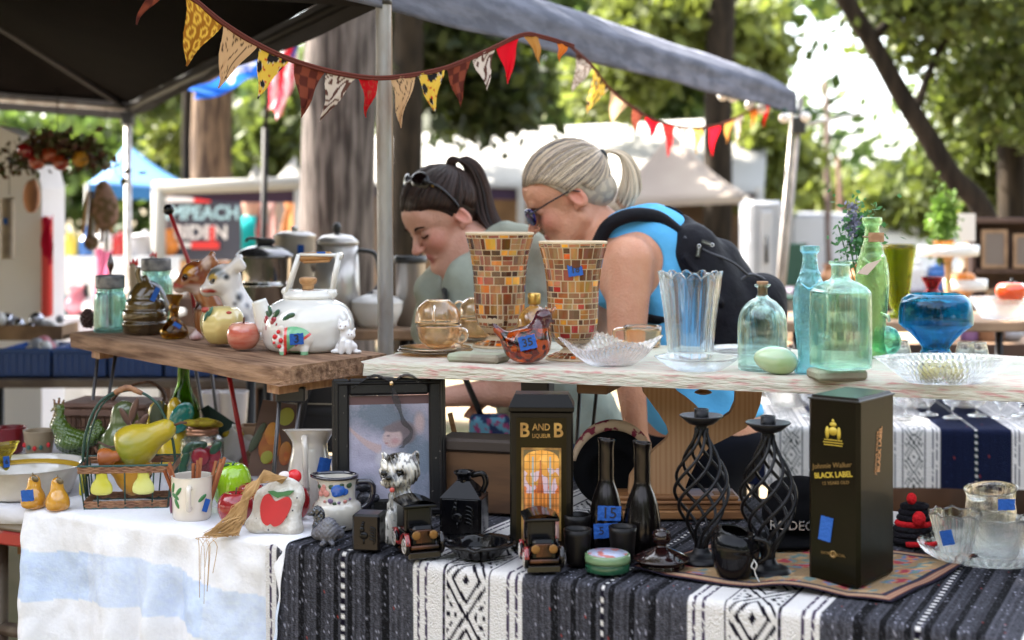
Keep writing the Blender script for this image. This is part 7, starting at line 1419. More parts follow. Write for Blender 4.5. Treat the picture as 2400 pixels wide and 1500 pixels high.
    TE = [('c', X(1136, 606, 20), X(1170, 640, 20), 74, 104, {'k': 40}), ('c', X(1165, 650, 20), X(1270, 880, 20), 114, 120, {'k': 50}), ('c', X(1046, 690, 50), X(1210, 596, -10), 75, 74, {'k': 30}), ('c', X(1270, 880, 20), X(1335, 1030, 20), 124, 138, {'k': 40}), ('c', X(1108, 660, -100), X(1150, 770, -130), 66, 59, {'k': 30}), ('c', X(1040, 690, 80), X(1010, 780, 120), 62, 54, {'k': 26}),
          ('c', X(1095, 560, 20), X(1088, 655, -30), 62, 54, {'op': 's', 'k': 8}), ('p', X(1330, 1060), (.2, 0, -1), {'op': 'i', 'k': 4}), ('c', X(1150, 772, -130), X(1192, 900, -150), 50, 50, {'op': 's', 'k': 4})]
    b = B(k); sdf_mesh(TE, 4.4, 14, colf=paint((1, 1, 1)), mb=b, disp=lambda P: 3.4 * np.sin(P[..., 0] * .055 + P[..., 2] * .045) * np.sin(P[..., 2] * .03 - P[..., 1] * .02) + 1.6 * np.sin(P[..., 0] * .11 - P[..., 2] * .07)); b.build('t_shirt', FAB('sage_jersey', (.34, .36, .29), (.28, .3, .245)), t)
    b = B(k); sdf_mesh([('c', X(1330, 1010, 20), X(1335, 1050, 20), 124, 134, {'k': 40}), ('c', X(1330, 1060, -40), X(1310, 1390, -40), 86, 62, {'k': 20}), ('c', X(1330, 1060, 80), X(1350, 1390, 80), 86, 62, {'k': 20}), ('c', X(1310, 1390, -40), X(1328, 1640, -40), 58, 42, {'k': 10}), ('c', X(1350, 1390, 80), X(1376, 1640, 80), 58, 42, {'k': 10}), ('p', X(1330, 1010), (0, 0, 1), {'op': 'i', 'k': 4})], 8, 14, colf=paint((.03, .05, .1)), mb=b); b.build('jeans', M('denim', (1, 1, 1), .9, attr=True), t)
    sb = thing('shoulder_bag', 'colourful patterned shoulder bag hanging on a black strap in front of the young woman', 'bag', (c0.x, c0.y, 0)); b = B(k); sdf_mesh([('b', X(1150, 1010, -150), (46, 26, 62), {'rd': 16})], 5, 6, colf=lambda V: np.array([(.02, .03, .08) if noise.noise(Vector(p) * .06) > .05 else (.25, .05, .12) if noise.noise(Vector(p) * .09) > .05 else (.1, .25, .33) for p in V]), mb=b); b.build('bag_body', M('bag_cloth', (1, 1, 1), .8, attr=True), sb)
    b = B(k); b.tube(smoothpath([X(1130, 950, -150), X(1090, 840, -210), X(1062, 740, -190), X(1046, 668, -120)], 6), 9, 8, flat=.3); b.build('strap', M('pull_black'), sb)
younger_woman()
# ------------------------------------------------------------------ bunting, flags, string lights, hanging goods
def pcolor(kind):
    def f(u, v, x, y):
        if kind == 'check': return (.2, .05, .028) if (int(x * 46 + 50) + int(y * 46)) % 2 else (.09, .022, .016)
        if kind == 'rings':
            cx_, cy_ = (x * 40) % 1 - .5, (y * 40 + .5 * (int(x * 40) % 2)) % 1 - .5; d = math.hypot(cx_, cy_); return (.68, .42, .06) if .2 < d < .4 else (.3, .12, .015)
        if kind == 'script':
            q = math.sin(x * 190 + 5 * math.sin(y * 70)) * math.sin(y * 60 + 4 * math.sin(x * 60)); return (.06, .03, .02) if abs(q) < .075 and noise.noise(Vector((x * 30, y * 22, 3))) > -.05 else (.56, .36, .2)
        if kind == 'rooster':
            n = noise.noise(Vector((x * 62, y * 48, 1))); return (.02, .018, .02) if n > .2 else (.6, .55, .45) if n > .16 else (.5, .04, .02) if noise.noise(Vector((x * 130, y * 130, 9))) > .42 else (.72, .48, .07)
        if kind == 'zebra': return (.11, .05, .04) if math.sin(y * 210 + 3 * noise.noise(Vector((x * 40, y * 30, 0))) * 3 + x * 60) > .25 else (.62, .54, .48)
        if kind == 'floral': n = noise.noise(Vector((x * 70, y * 70, 2))); return (.35, .05, .03) if abs(n) < .07 else (.42, .008, .012)
        if kind == 'red': return (.62, .008, .02)
        if kind == 'gold': return (.42, .2, .05)
        if kind == 'orange': return (.6, .17, .03)
        return (.5, .33, .2)
    return f
CLOTHP = M('pennant_cotton', rough=.9, attr=True, transl=.4)
def bunting(label, path, Yf, pens):
    t = thing('pennant_bunting', label, 'bunting'); b = MB(); P = smoothpath([at(x, y, Yf(x)) for x, y in path], 6)
    for dz in (0, -.005): b.tube([p + Vector((0, 0, dz)) for p in P], .0032, 6)
    b.build('cord', M('brown_binding', (.11, .03, .022), .9), t)
    def rope(x):
        pts = sorted(((p.x / p.y * F + CX, p) for p in P), key=lambda q: q[0])
        for i in range(len(pts) - 1):
            if pts[i][0] <= x <= pts[i + 1][0]: u = (x - pts[i][0]) / (pts[i + 1][0] - pts[i][0] + 1e-9); return pts[i][1].lerp(pts[i + 1][1], u)
        return pts[0][1] if x < pts[0][0] else pts[-1][1]
    for i, (x0, x1, tx, ty, kind) in enumerate(pens):
        A, B_ = rope(x0), rope(x1); A = A + Vector((0, 0, -.003)); B_ = B_ + Vector((0, 0, -.003)); T = at(tx, ty, (A.y + B_.y) / 2 - .004); w_ = (B_ - A).length; h_ = ((A + B_) / 2 - T).length; cf = pcolor(kind); n = 26 if w_ > .05 else 12
        def pos(u, v):
            p = A.lerp(B_, u).lerp(T, v); fr = .0012 * noise.noise(Vector((u * 3 + i, v * 40, 0))) if u in (0, 1) else 0
            return p + Vector((fr + .006 * math.sin(v * 5 + i) * v * (1 - v) * 3, .010 * math.sin(u * 7 + i * 2 + v * 5) * (.3 + v) * (1 - v * .5), .0))
        b = MB(); b.grid(pos, n, n, colf=lambda u, v: cf(u, v, (u - .5) * w_ * (1 - v) + .3, v * h_)); b.build('pennant', CLOTHP, t)
bunting('patterned pennant bunting tied behind the steel post, sagging between the two canopies', [(350, -60), (440, -14), (524, 52), (607, 103), (690, 140), (790, 168), (880, 180), (960, 174), (1046, 156), (1130, 122), (1222, 80), (1270, 84), (1345, 106)], lambda x: 2.5 + .00098 * (x - 400), [
    (340, 395, 320, 58, 'check'), (433, 524, 437, 155, 'rings'), (524, 607, 512, 207, 'script'), (608, 680, 604, 232, 'rooster'), (688, 764, 706, 276, 'check'), (766, 838, 750, 284, 'zebra'), (840, 888, 858, 276, 'floral'), (914, 974, 940, 300, 'script'), (976, 1043, 1019, 266, 'rooster'),
    (1046, 1104, 1079, 252, 'check'), (1106, 1162, 1141, 212, 'zebra'), (1163, 1218, 1190, 198, 'red'), (1226, 1262, 1266, 152, 'gold'), (1302, 1332, 1312, 146, 'orange')])
bunting('second strand of patterned bunting sagging toward the double tent leg at the right', [(1335, 104), (1385, 150), (1430, 206), (1483, 250), (1545, 284), (1620, 298), (1690, 290), (1750, 262), (1808, 236)], lambda x: 4.2 + .0055 * (x - 1335), [
    (1350, 1390, 1340, 220, 'zebra'), (1392, 1428, 1374, 268, 'rooster'), (1430, 1472, 1432, 293, 'tan'), (1482, 1509, 1484, 320, 'check'), (1512, 1548, 1524, 324, 'red'), (1551, 1582, 1566, 370, 'floral'), (1588, 1612, 1599, 372, 'zebra'), (1622, 1650, 1632, 362, 'rooster'), (1660, 1690, 1669, 366, 'red'),
    (1698, 1722, 1703, 336, 'gold'), (1722, 1746, 1723, 346, 'zebra'), (1758, 1778, 1762, 300, 'orange'), (1786, 1806, 1790, 298, 'red')])
t = thing('string_lights', 'string of unlit white globe bulbs hanging under the grey canopy cloth', 'string lights'); b = MB(); b.tube(smoothpath([at(1640, 196, 6.2), at(1700, 212, 6.4), at(1765, 236, 6.7), at(1838, 262, 6.9), at(1890, 262, 7.0), at(1960, 262, 8)], 4), .004, 5); b.build('cable', M('dark_green_cable', (.01, .05, .03), .6), t)
for x, y in ((1694, 224), (1718, 228), (1758, 246), (1784, 256), (1838, 276), (1888, 274)):
    b = MB(); p = at(x, y, 6.6); b.ell(p, .025, n=14); o = b.build('bulb', M('bulb_white', (.8, .76, .72), .2), t); b = MB(); b.tube([p + Vector((0, 0, .02)), p + Vector((0, 0, .045))], .012, 8); b.build('socket', M('dark_green_cable'), o)
# flags
def cloth(name, label, cat, A, B_, C, D, cf, amp=.04, n=24):
    b = MB(); b.grid(lambda u, v: A.lerp(B_, u).lerp(D.lerp(C, u), v) + Vector((amp * .4 * math.sin(v * 8 + u * 3), amp * math.sin(u * 9 + v * 4), amp * .5 * math.sin(u * 7))), n, n, colf=cf); return solo(name, b, M('flag_cloth', rough=.8, attr=True, transl=.35), label, cat)
cloth('blue_banner', 'blue and white banner flying in front of the brown sunlit trunk', 'flag', at(620, 128, 8), at(440, 205, 8), at(462, 238, 8), at(606, 182, 8), lambda u, v: (.6, .6, .68) if .1 < u < .5 and .15 < v < .7 and noise.noise(Vector((u * 9, v * 7, 0))) > -.2 else (.02, .12, .5))
cloth('striped_flag', 'red and white striped flag hanging in front of the thick grey trunk', 'flag', at(668, 60, 8.2), at(722, 60, 8.2), at(668, 276, 8.2), at(622, 262, 8.2), lambda u, v: (.05, .06, .2) if v < .3 and u > .6 else ((.55, .03, .05) if int(u * 6 + v * 1.5) % 2 else (.68, .62, .64)), .05)
t = thing('flag_pole', 'thin dark pole carrying the banner left of the thick grey trunk', 'pole'); b = MB(); b.tube([at(622, 300, 8.3), (at(610, 0, 8.3).x, 8.3, 0)], .018, 8); b.tube([at(622, 300, 8.3), at(640, 60, 8.3), at(700, 40, 8.3)], .014, 6); b.build('pole_shaft', M('dark_bar'), t)
# goods hanging from the dark canopy at the left
t = thing('hanging_wreath', 'dark leafy wreath with red apples hanging under the left canopy', 'wreath', at(135, 355, 5.4)); k = 5.4 / F; C = np.random.normal(size=(700, 3)) * (62, 14, 20); C[:, 2] -= .0022 * C[:, 0] ** 2 - 8; quads('leaves', C * k, np.full(700, 12 * k), M('wreath_leaf', (.06, .08, .02), .6, col2=(.1, .03, .02), ns=30), t)
for x, z in ((-44, -24), (12, -26), (58, -18), (-14, -8), (-70, 2)): b = B(k); b.ell((x, -14, z), (20, 16, 19), n=16); b.build('apple', M('red_apple_skin') if x != 58 else M('pear_golden'), t)
b = B(k); b.tube([(0, 0, 10), (0, 0, 150)], 1.2, 5); b.build('hook_wire', M('dark_bar'), t)
def hang(name, label, cat, px, py, Y, top, build):
    t = thing(name, label, cat, at(px, py, Y)); k = Y / F; build(t, k); b = B(k); b.tube([(0, 0, 0), (0, 0, py - top)], .9, 5); b.build('hook_wire', M('dark_bar'), t)
def f_(t, k): b = B(k); sdf_mesh([('e', (-2, 0, -46), (20, 12, 40)), ('c', (4, 0, -8), (2, 0, -20), 4, 9)], 2, 8, colf=paint((.35, .17, .1)), mb=b, disp=lambda P: 1.2 * np.sin(P[..., 2] * .8)); b.build('mould', M('copper_mould', (1, 1, 1), .3, attr=True, metal=.7), t)
hang('copper_mould', 'copper fish mould hanging on the white trailer', 'mould', 76, 415, 5.6, 320, f_)
def f_(t, k):
    b = B(k); b.tube([(-4 + 15 * math.cos(a * .9), 12 * math.sin(a * .9), -6 - a * 1.1) for a in range(130)], 2.6, 5); b.build('spring', M('tin_coils', (.45, .37, .28), .35, metal=.7, col2=(.3, .25, .2), ns=20), t); tape(t, k, -4, -16, -60, 10, 14)
hang('wire_coil_ornament', 'long coiled metal ornament with a blue tag hanging at the left edge', 'ornament', 22, 458, 5.3, 330, f_)
def f_(t, k):
    b = B(k); sdf_mesh([('e', (0, 0, -66), (32, 20, 50)), ('e', (-6, 0, -24), (20, 16, 30)), ('e', (-34, 0, -140), (18, 12, 20))], 4, 12, colf=lambda V: np.array([(.28, .17, .13) if noise.noise(Vector(p) * .08) > 0 else (.16, .11, .06) for p in V]), mb=b); b.build('basket_bundle', M('dried_bundle', (1, 1, 1), .8, attr=True, bump=.6, bs=40), t)
    b = B(k); 
    for i in range(7): b.tube([(-40 + i * 9, -4, -20), (-52 + i * 11, -6, -120 - (i % 3) * 20)], 4, 6, mi=i % 3)
    b.build('wooden_spoons', [M('spoon_tan', (.45, .27, .13), .6), M('spoon_dark', (.16, .08, .05), .6), M('spoon_grey', (.35, .35, .36), .4)], t)
hang('hanging_bundle', 'bundle of dried flowers, baskets and wooden spoons hanging beside the left canopy leg', 'bundle', 248, 428, 6.0, 250, f_)
# ------------------------------------------------------------------ background stalls
def simple_table(label, x0, x1, Y, Z, depth, top, skirt=None, legs=True, name='market_table', drop=None):
    t = thing(name, label, 'table'); a = (x0 - CX) * Y / F; c = (x1 - CX) * Y / F; b = MB(); b.box((a, Y, Z - .03), (c, Y + depth, Z), bev=.004); b.build('tabletop', top, t)
    if skirt:
        b = MB(); n = int((c - a) * 14) + 4; d = drop or Z - .05; b.grid(lambda u, v: (a - .01 + (c - a + .02) * u, Y - .012 - .02 * v * (1 + math.sin(u * n * 1.9)), Z + .004 - d * v), n * 3, 4); solidify(b.build('cloth_skirt', skirt, t), .003)
    if legs:
        for x in (a + .05, c - .05):
            for y in (Y + .05, Y + depth - .05): b = MB(); b.tube([(x, y, 0), (x, y, Z - .03)], .014, 6); b.build('leg', BLACKM, t)
    return t
GLM = {n: M('ware_' + n, c, r, **kw) for n, c, r, kw in (('white', (.7, .68, .66), .3, {}), ('cream', (.55, .45, .3), .4, {}), ('red', (.45, .02, .02), .25, {}), ('blue', (.03, .12, .35), .3, {}), ('teal', (.03, .25, .25), .3, {}), ('orange', (.65, .22, .03), .3, {}), ('brown', (.16, .08, .04), .5, {}),
    ('pink', (.55, .18, .22), .5, {}), ('black', (.015, .015, .018), .3, {}), ('yellow', (.6, .45, .06), .4, {}), ('grey', (.3, .3, .33), .4, {}), ('green', (.06, .17, .04), .35, {}), ('copper', (.4, .2, .1), .3, {'metal': .7}), ('purple', (.16, .08, .2), .5, {}))}
SHP = {'bottle': [(.5, 0), (.55, .1), (.55, .9), (.2, 1.3), (.18, 1.9), (.22, 2)], 'bowl': [(.4, 0), (.5, .06), (.95, .5), (1.1, .75)], 'vase': [(.4, 0), (.6, .3), (.65, .7), (.35, 1.2), (.5, 1.5)], 'jar': [(.55, 0), (.62, .1), (.62, 1.0), (.5, 1.15), (.5, 1.3)], 'teapot': [(.5, 0), (.8, .3), (.75, .7), (.4, .95), (.15, 1.1)], 'pot': [(.7, 0), (.75, .1), (.78, .9), (.8, .95)], 'candlestick': [(.5, 0), (.5, .1), (.15, .3), (.2, .8), (.13, 1.5), (.35, 1.6)]}
def ware(color, shape, where, px, Y, Z, s, dy=.15, grp='goods on the far tables'):
    t = thing(shape if shape != 'pot' else 'cooking_pot', f'{color} {shape} {where}', shape, ((px - CX) * Y / F, Y + dy, Z + .001), 0, grp); b = MB(); b.T = Matrix.Diagonal((s, s, s, 1)); b.lathe(wall(sprof(SHP[shape], 3), .06), 20); b.build(shape + '_body', GLM[color], t)
    if shape in ('teapot', 'pot', 'jar'): b = MB(); b.T = Matrix.Diagonal((s, s, s, 1)); h = SHP[shape][-1][1]; r = SHP[shape][-1][0]; b.lathe([(r, h), (r * 1.05, h + .03), (r * .5, h + .14), (.12, h + .16), (.14, h + .28), (.01, h + .3)], 16); b.build('cover', GLM[color], t)
    if shape == 'teapot': b = MB(); b.T = Matrix.Diagonal((s, s, s, 1)); b.tube(smoothpath([(.7, 0, .3), (1.05, 0, .6), (1.2, 0, .95)], 4), .11, 8); b.build('spout', GLM[color], t); b = MB(); b.T = Matrix.Diagonal((s, s, s, 1)); b.tube(smoothpath([(-.6, 0, .85), (-1.15, 0, .8), (-1.1, 0, .3), (-.7, 0, .25)], 4), .08, 8); b.build('grip', GLM[color], t)
BRC = M('brown_stall_cloth', (.035, .024, .02), .9, col2=(.07, .04, .028), ns=3); WHC = M('white_stall_cloth', (.7, .69, .68), .9); TBR = M('table_brown', (.32, .2, .12), .7, col2=(.2, .12, .07), ns=9)
# left: blue crates on a board
simple_table('low grey brown board table carrying the blue crates at the left', -140, 640, 5.0, .735, .5, M('grey_board', (.2, .16, .135), .8, col2=(.13, .1, .09), ns=8))
CB = M('crate_blue', (.01, .06, .25), .45); kk_ = 5.0 / F
for i, (x, lb) in enumerate(((-20, 'blue plastic crate at the far left end of the board table'), (112, 'blue plastic crate of bric-a-brac second from the left'), (244, 'blue plastic crate behind the left hairpin legs'), (376, 'blue plastic crate behind the green bottle neck'), (508, 'blue plastic crate at the right end of the board table'))):
    t = thing('blue_crate', lb, 'crate', ((x + 64 - CX) * kk_, 5.2, .736), 0, 'blue plastic crates in a row'); b = B(kk_)
    for q in ((-62, -100, 0, 62, -96, 66), (-62, 96, 0, 62, 100, 66), (-62, -96, 0, -58, 96, 66), (58, -96, 0, 62, 96, 66), (-62, -100, 0, 62, 100, 4)): b.box(q[:3], q[3:])
    for j in range(7): b.box((-56 + j * 17, -103, 6), (-50 + j * 17, -100, 56))
    b.box((-65, -104, 58), (65, -98, 70), bev=2); b.build('crate_body', CB, t); b = B(kk_); random.seed(i)
    for j in range(9): b.ell((random.uniform(-45, 45), random.uniform(-70, 60), random.uniform(40, 72)), (random.uniform(10, 20),) * 3, n=10, mi=random.randint(0, 4))
    b.build('bric_a_brac', [GLM[c] for c in ('white', 'cream', 'pink', 'copper', 'grey')], t)
t = thing('wire_tray', 'wooden tray of silver trinkets on the stall at the far left', 'tray', at(70, 792, 5.6)); k = 5.6 / F; b = B(k); b.box((-110, -60, 0), (96, 60, 12), bev=2); b.box((-110, -64, 0), (96, -60, 34)); b.box((92, -60, 0), (96, 60, 34)); b.build('tray_body', TBR, t); b = B(k); random.seed(5)
for j in range(16): b.ell((random.uniform(-100, 80), random.uniform(-50, 30), random.uniform(20, 46)), random.uniform(9, 20), n=10, mi=j % 3)
b.build('trinkets', [M('silver_ware', (.5, .5, .55), .15, metal=.9), GLM['white'], GLM['grey']], t)
simple_table('table with a white cloth bearing goods left of the canopy leg', 60, 372, 7.2, .78, .6, WHC, WHC); simple_table('dark clothed table behind the pottery dogs and kettle', 372, 720, 8.4, .8, .7, TBR, BRC)
simple_table('farther white clothed table in front of the blue canopy', 110, 420, 11, .95, .8, WHC, WHC, legs=False)
W1_ = 'on the white clothed table at left'; 
for c, s_, x, s in (('teal', 'bottle', 120, .09), ('pink', 'vase', 160, .1), ('white', 'teapot', 205, .1), ('orange', 'jar', 262, .08), ('cream', 'bowl', 320, .11), ('black', 'candlestick', 180, .1), ('green', 'vase', 235, .11), ('red', 'teapot', 345, .08)): ware(c, s_, W1_, x, 7.2, .78, s)
for c, s_, x, s in (('white', 'pot', 400, .12), ('copper', 'jar', 450, .1), ('brown', 'vase', 500, .14), ('orange', 'teapot', 640, .11), ('cream', 'jar', 700, .12), ('red', 'bowl', 560, .12)): ware(c, s_, 'on the dark clothed table behind the kettle', x, 8.4, .8, s)
for c, s_, x, s in (('yellow', 'jar', 150, .12), ('blue', 'bottle', 190, .12), ('white', 'vase', 230, .16), ('red', 'jar', 270, .12), ('grey', 'pot', 330, .16), ('orange', 'vase', 380, .14), ('green', 'bottle', 130, .12)): ware(c, s_, 'on the farther white table before the blue canopy', x, 11, .95, s)
cloth('pink_towel', 'pink towel hanging beyond the short aqua jar', 'towel', at(222, 585, 7.0), at(264, 585, 7.0), at(264, 760, 7.0), at(220, 770, 7.0), lambda u, v: (.55, .14, .24), .02, 8)
cloth('red_mitt', 'red cloth hanging on the rear edge of the white trailer', 'cloth', at(98, 515, 6.1), at(122, 505, 6.1), at(126, 622, 6.1), at(96, 600, 6.1), lambda u, v: (.5, .02, .06), .02, 8)
for lb, x0, x1, y1, c in (('orange garment hanging in the white frame booth', 658, 700, 590, (.6, .28, .12)), ('pale pink garment hanging in the white frame booth', 622, 654, 610, (.5, .32, .3)), ('dark red garment hanging in the white frame booth', 600, 620, 590, (.25, .05, .05))): cloth('hanging_garment', lb, 'garment', at(x0 + 6, 466, 11.2), at(x1 - 6, 464, 11.2), at(x1, y1, 11.2), at(x0, y1, 11.2), lambda u, v, c=c: c, .04, 8)
def teal_person():
    Y = 12; k = Y / F; t = thing('person', 'far off person in a teal shirt standing beside the dark poster', 'person', ((590 - CX) * k, Y, 0)); b = MB(); g = MB(); h = MB()
    P = [('e', (0, 0, 1.38), (.085, .1, .12)), ('c', (0, 0, 1.2), (0, 0, 1.3), .05, .05), ('c', (0, 0, .85), (0, 0, 1.1), .13, .15), ('c', (-.15, 0, 1.13), (.15, 0, 1.13), .06, .06), ('c', (-.2, 0, 1.1), (-.24, -.05, .85), .05, .04), ('c', (-.24, -.05, .85), (-.15, -.2, .7), .04, .03), ('c', (.2, 0, 1.1), (.25, 0, .85), .05, .04), ('c', (.25, 0, .85), (.2, -.15, .68), .04, .03), ('c', (-.07, 0, .8), (-.08, 0, .1), .09, .05), ('c', (.07, 0, .8), (.08, 0, .1), .09, .05), ('c', (-.08, 0, .05), (-.08, -.15, .04), .05, .04), ('c', (.08, 0, .05), (.08, -.15, .04), .05, .04)]
    sdf_mesh(P, .02, .04, colf=paint((.5, .27, .2)), mb=b); b.build('body', SKIN, t); sdf_mesh([('c', (0, 0, .8), (0, 0, 1.1), .15, .17), ('c', (-.15, 0, 1.13), (.15, 0, 1.13), .08, .08), ('c', (-.19, 0, 1.1), (-.22, -.03, .95), .07, .06), ('c', (.19, 0, 1.1), (.23, 0, .95), .07, .06)], .02, .05, colf=paint((.01, .25, .24)), mb=g); g.build('shirt', M('teal_shirt', (1, 1, 1), .9, attr=True), t)
    sdf_mesh([('e', (0, .02, 1.42), (.1, .105, .11)), ('p', (0, -.03, 1.38), (0, -1, -.6), {'op': 'i', 'k': .02})], .015, .02, colf=paint((.1, .06, .04)), mb=h); h.build('hair', M('teal_shirt'), t)
teal_person()
# middle: pots on the board behind the left plank
simple_table('worn brown board table with cooking pots behind the steel post', 540, 985, 4.15, .985, .4, TBR)
def pot(name, label, cat, px, w_, prof, m, extra=None, Y=4.3):
    t = thing(name, label, cat, ((px - CX) * Y / F, Y, .986)); k = Y / F; b = B(k); b.lathe(wall(prof, 2.5), 36); b.build('pot_body', m, t)
    if extra: extra(t, k)
STN = M('stainless', (.6, .58, .56), .12, metal=1); ALP = M('old_aluminium', (.5, .47, .44), .3, metal=.6)
def ex(t, k):
    b = B(k); b.lathe(sprof([(66, 158), (68, 163), (56, 176), (30, 186), (.1, 189)], 3), 36); b.build('lid', M('dark_steel_lid', (.25, .24, .24), .2, metal=.9), t); b = B(k); b.box((-22, -10, 188), (22, 10, 204), bev=5); b.tube(smoothpath([(20, 0, 198), (-34, -6, 204), (-44, -10, 196)], 4), 7, 8, flat=.5); b.build('lid_handle', M('black_plastic'), t)
pot('double_boiler', 'stainless double boiler with a domed lid and black handle behind the pottery dogs', 'pot', 622, 70, [(50, 0), (58, 5), (60, 88), (66, 92), (66, 98), (58, 102), (60, 106), (64, 158), (67, 160)], STN, ex)
def ex(t, k): b = B(k); b.lathe([(50, 198), (51, 204), (30, 212), (.1, 214)], 32); b.lathe([(7, 212), (10, 222), (.1, 226)], 12); b.build('lid', ALP, t); tape(t, k, 22, -48, 172, 15, 20)
pot('cream_canister', 'tall cream enamel canister behind the kettle handle', 'canister', 690, 48, [(46, 0), (48, 4), (48, 196), (49, 198)], M('cream_enamel', (.5, .44, .36), .3, col2=(.42, .36, .29), ns=10), ex, 4.42)
def ex(t, k):
    b = B(k); b.lathe([(50, 190), (51, 196), (34, 210), (.1, 216)], 32); b.build('lid', ALP, t); b = B(k); b.lathe([(4, 214), (10, 222), (11, 232), (5, 240), (.1, 241)], 16); b.build('lid_knob', M('black_plastic'), t)
    b = B(k); b.tube(smoothpath([(50, 0, 176), (88, 0, 168), (98, 0, 130), (96, 0, 90), (60, 0, 58)], 6), 8, 10, flat=.7); b.build('handle', M('black_plastic'), t); b = B(k); b.tube([(-44, -8, 130), (-62, -12, 170)], [14, 9], 12); b.build('spout', ALP, t)
pot('coffee_percolator', 'tall aluminium coffee percolator with a big black curved handle', 'percolator', 790, 50, [(54, 0), (54, 80), (48, 190)], ALP, ex)
pot('white_casserole', 'white china casserole dish with a lid just left of the steel post', 'casserole', 884, 58, sprof([(40, 0), (56, 30), (60, 50), (61, 54)], 3), GLM['white'], lambda t, k: (lambda b: (b.lathe(sprof([(61, 54), (58, 62), (30, 74), (10, 76), (10, 84), (.1, 86)], 3), 30), b.build('lid', GLM['white'], t)))(B(k)), 4.25)
pot('steel_canister', 'brushed steel canister with a black rim between the post and the young woman', 'canister', 962, 32, [(34, 0), (35, 150), (37, 152), (37, 160)], ALP, lambda t, k: (lambda b: (b.lathe([(38, 146), (39, 148), (39, 162), (36, 163), (36, 146)], 30, cap=False), b.build('black_rim', M('black_plastic'), t)))(B(k)), 4.3)
# right: raised plank with coloured glass, striped blanket table with crystal
simple_table('brown plank on black legs with coloured glass, behind the green plank', 1836, 2480, 4.25, 1.0, .42, TBR)
def gw(name, label, cat, px, Y, Z, prof, m, n=36, mod=None, th=3, s=1.0, grp=None):
    t = thing(name, label, cat, ((px - CX) * Y / F, Y, Z + .001), 0, grp); b = B(Y / F * s); b.lathe(wall(prof, th), n, mod=mod); b.build('glass_body', m, t); return t
gw('olive_glass_vase', 'tall tapering olive green glass vase on the far plank', 'vase', 2106, 4.4, 1.0, sprof([(26, 0), (28, 8), (14, 18), (20, 26), (26, 60), (33, 120), (42, 172)], 4), glass('olive_glass', (.36, .42, .02), .05, bump=.4, bs=40))
gw('ruby_vase', 'small ruby red flared vase on the far plank', 'vase', 2184, 4.4, 1.0, sprof([(28, 0), (32, 16), (30, 40), (18, 62), (14, 70), (26, 96)], 4), glass('ruby_glass', (.3, .004, .03)))
gw('cut_glass_bowl', 'clear cut glass bowl on the far plank under the orange glass tomato', 'bowl', 2350, 4.35, 1.0, sprof([(40, 0), (50, 6), (72, 46), (76, 50)], 3), CRY, 60, lambda a, i, r, z: r * (1 + .02 * (int(a * 60 / 6.283) % 2)))
t = thing('glass_tomato', 'shiny orange red glass tomato with a dark stem sitting in the far cut glass bowl', 'ornament', ((2370 - CX) * 4.35 / F, 4.35, 1.04)); b = B(4.35 / F); apple_mesh(b, (0, 0, 10), 38, 50, 6, .03, .2); b.build('tomato_body', M('tomato_glass', (.75, .07, .008), .12, coat=1), t); b = B(4.35 / F); b.tube([(0, 0, 50), (2, 0, 66)], 4, 6); b.ell((0, 0, 54), (16, 16, 4), n=10); b.build('stem', M('black_gloss'), t)
O2 = Vector(((2100 - CX) * 3.9 / F, 3.9, .735)); t = thing('blanket_table', 'table under the navy and white striped blanket at the right', 'table', O2, R(-6)); b = MB(); b.box((-.42, .01, -.03), (.7, .62, -.002)); b.build('tabletop', TBR, t)
for x in (-.38, .66):
    for y in (.05, .58): b = MB(); b.tube([(x, y, -.742), (x, y, -.03)], .014, 6); b.build('leg', BLACKM, t)
serape('striped_blanket', 'navy and white striped blanket with zigzag bands on the table beyond the whisky tin', O2, R(-6), -.43, .72, .6, .17, -.285, .33, (.012, .03, .03), (.012, .02, .06), .0035, .006, tint=(.009, .014, .045))
random.seed(11)
for i, (x, dy, lb) in enumerate(((1900, .1, 'crystal goblet left of the whisky tin top'), (2122, .08, 'crystal goblet just right of the whisky tin'), (2176, .12, 'second crystal goblet from the whisky tin'), (2232, .06, 'crystal goblet third from the whisky tin'), (2290, .1, 'crystal goblet fourth from the whisky tin'), (2345, .06, 'crystal goblet fifth from the whisky tin'), (2392, .1, 'crystal goblet cut by the right edge'))):
    Y = 3.95 + dy; gw('crystal_goblet', lb + ', on the striped blanket', 'goblet', x, Y, .748, sprof([(22, 0), (20, 3), (4, 8), (4, 26), (20, 40), (27, 62), (26, 84)], 4), glass('goblet_glass', (.94, .95, .96), .03), 40, lambda a, i, r, z: r * (1 + .02 * math.cos(a * 12) * (z > 34)), 2.5, grp='crystal goblets on the striped blanket')
for i, (x, lb) in enumerate(((2140, 'cut crystal bowl behind the goblets near the whisky tin'), (2260, 'wide cut crystal bowl behind the goblets at the right'), (1850, 'cut crystal bowl left of the whisky tin'))): gw('crystal_bowl', lb, 'bowl', x, 4.25, .748, sprof([(36, 0), (44, 6), (62, 44), (66, 60)], 3), CRY, 60, lambda a, i, r, z: r * (1 + .02 * (int(a * 60 / 6.283) % 2)))
t = thing('candy_packets', 'yellow, red and green packets lying behind the crystal bowls', 'packets', at(2140, 942, 4.4)); 
for i, c in enumerate(('yellow', 'red', 'green')): b = B(4.4 / F); b.box((-44 + i * 32, -8, -10), (-14 + i * 32, 20, 12), bev=6); b.build('packet', GLM[c], t)
b = B(4.4 / F); b.box((-70, -14, -30), (70, 30, -11)); b.build('packet_tray', TBR, t)
simple_table('brown clothed table of mixed goods behind the blue vase', 1850, 2480, 5.6, .80, .7, TBR, BRC); simple_table('farther table with pale cloth below the white house', 1880, 2480, 8.0, .86, .8, M('lilac_cloth', (.36, .32, .4), .9), BRC)
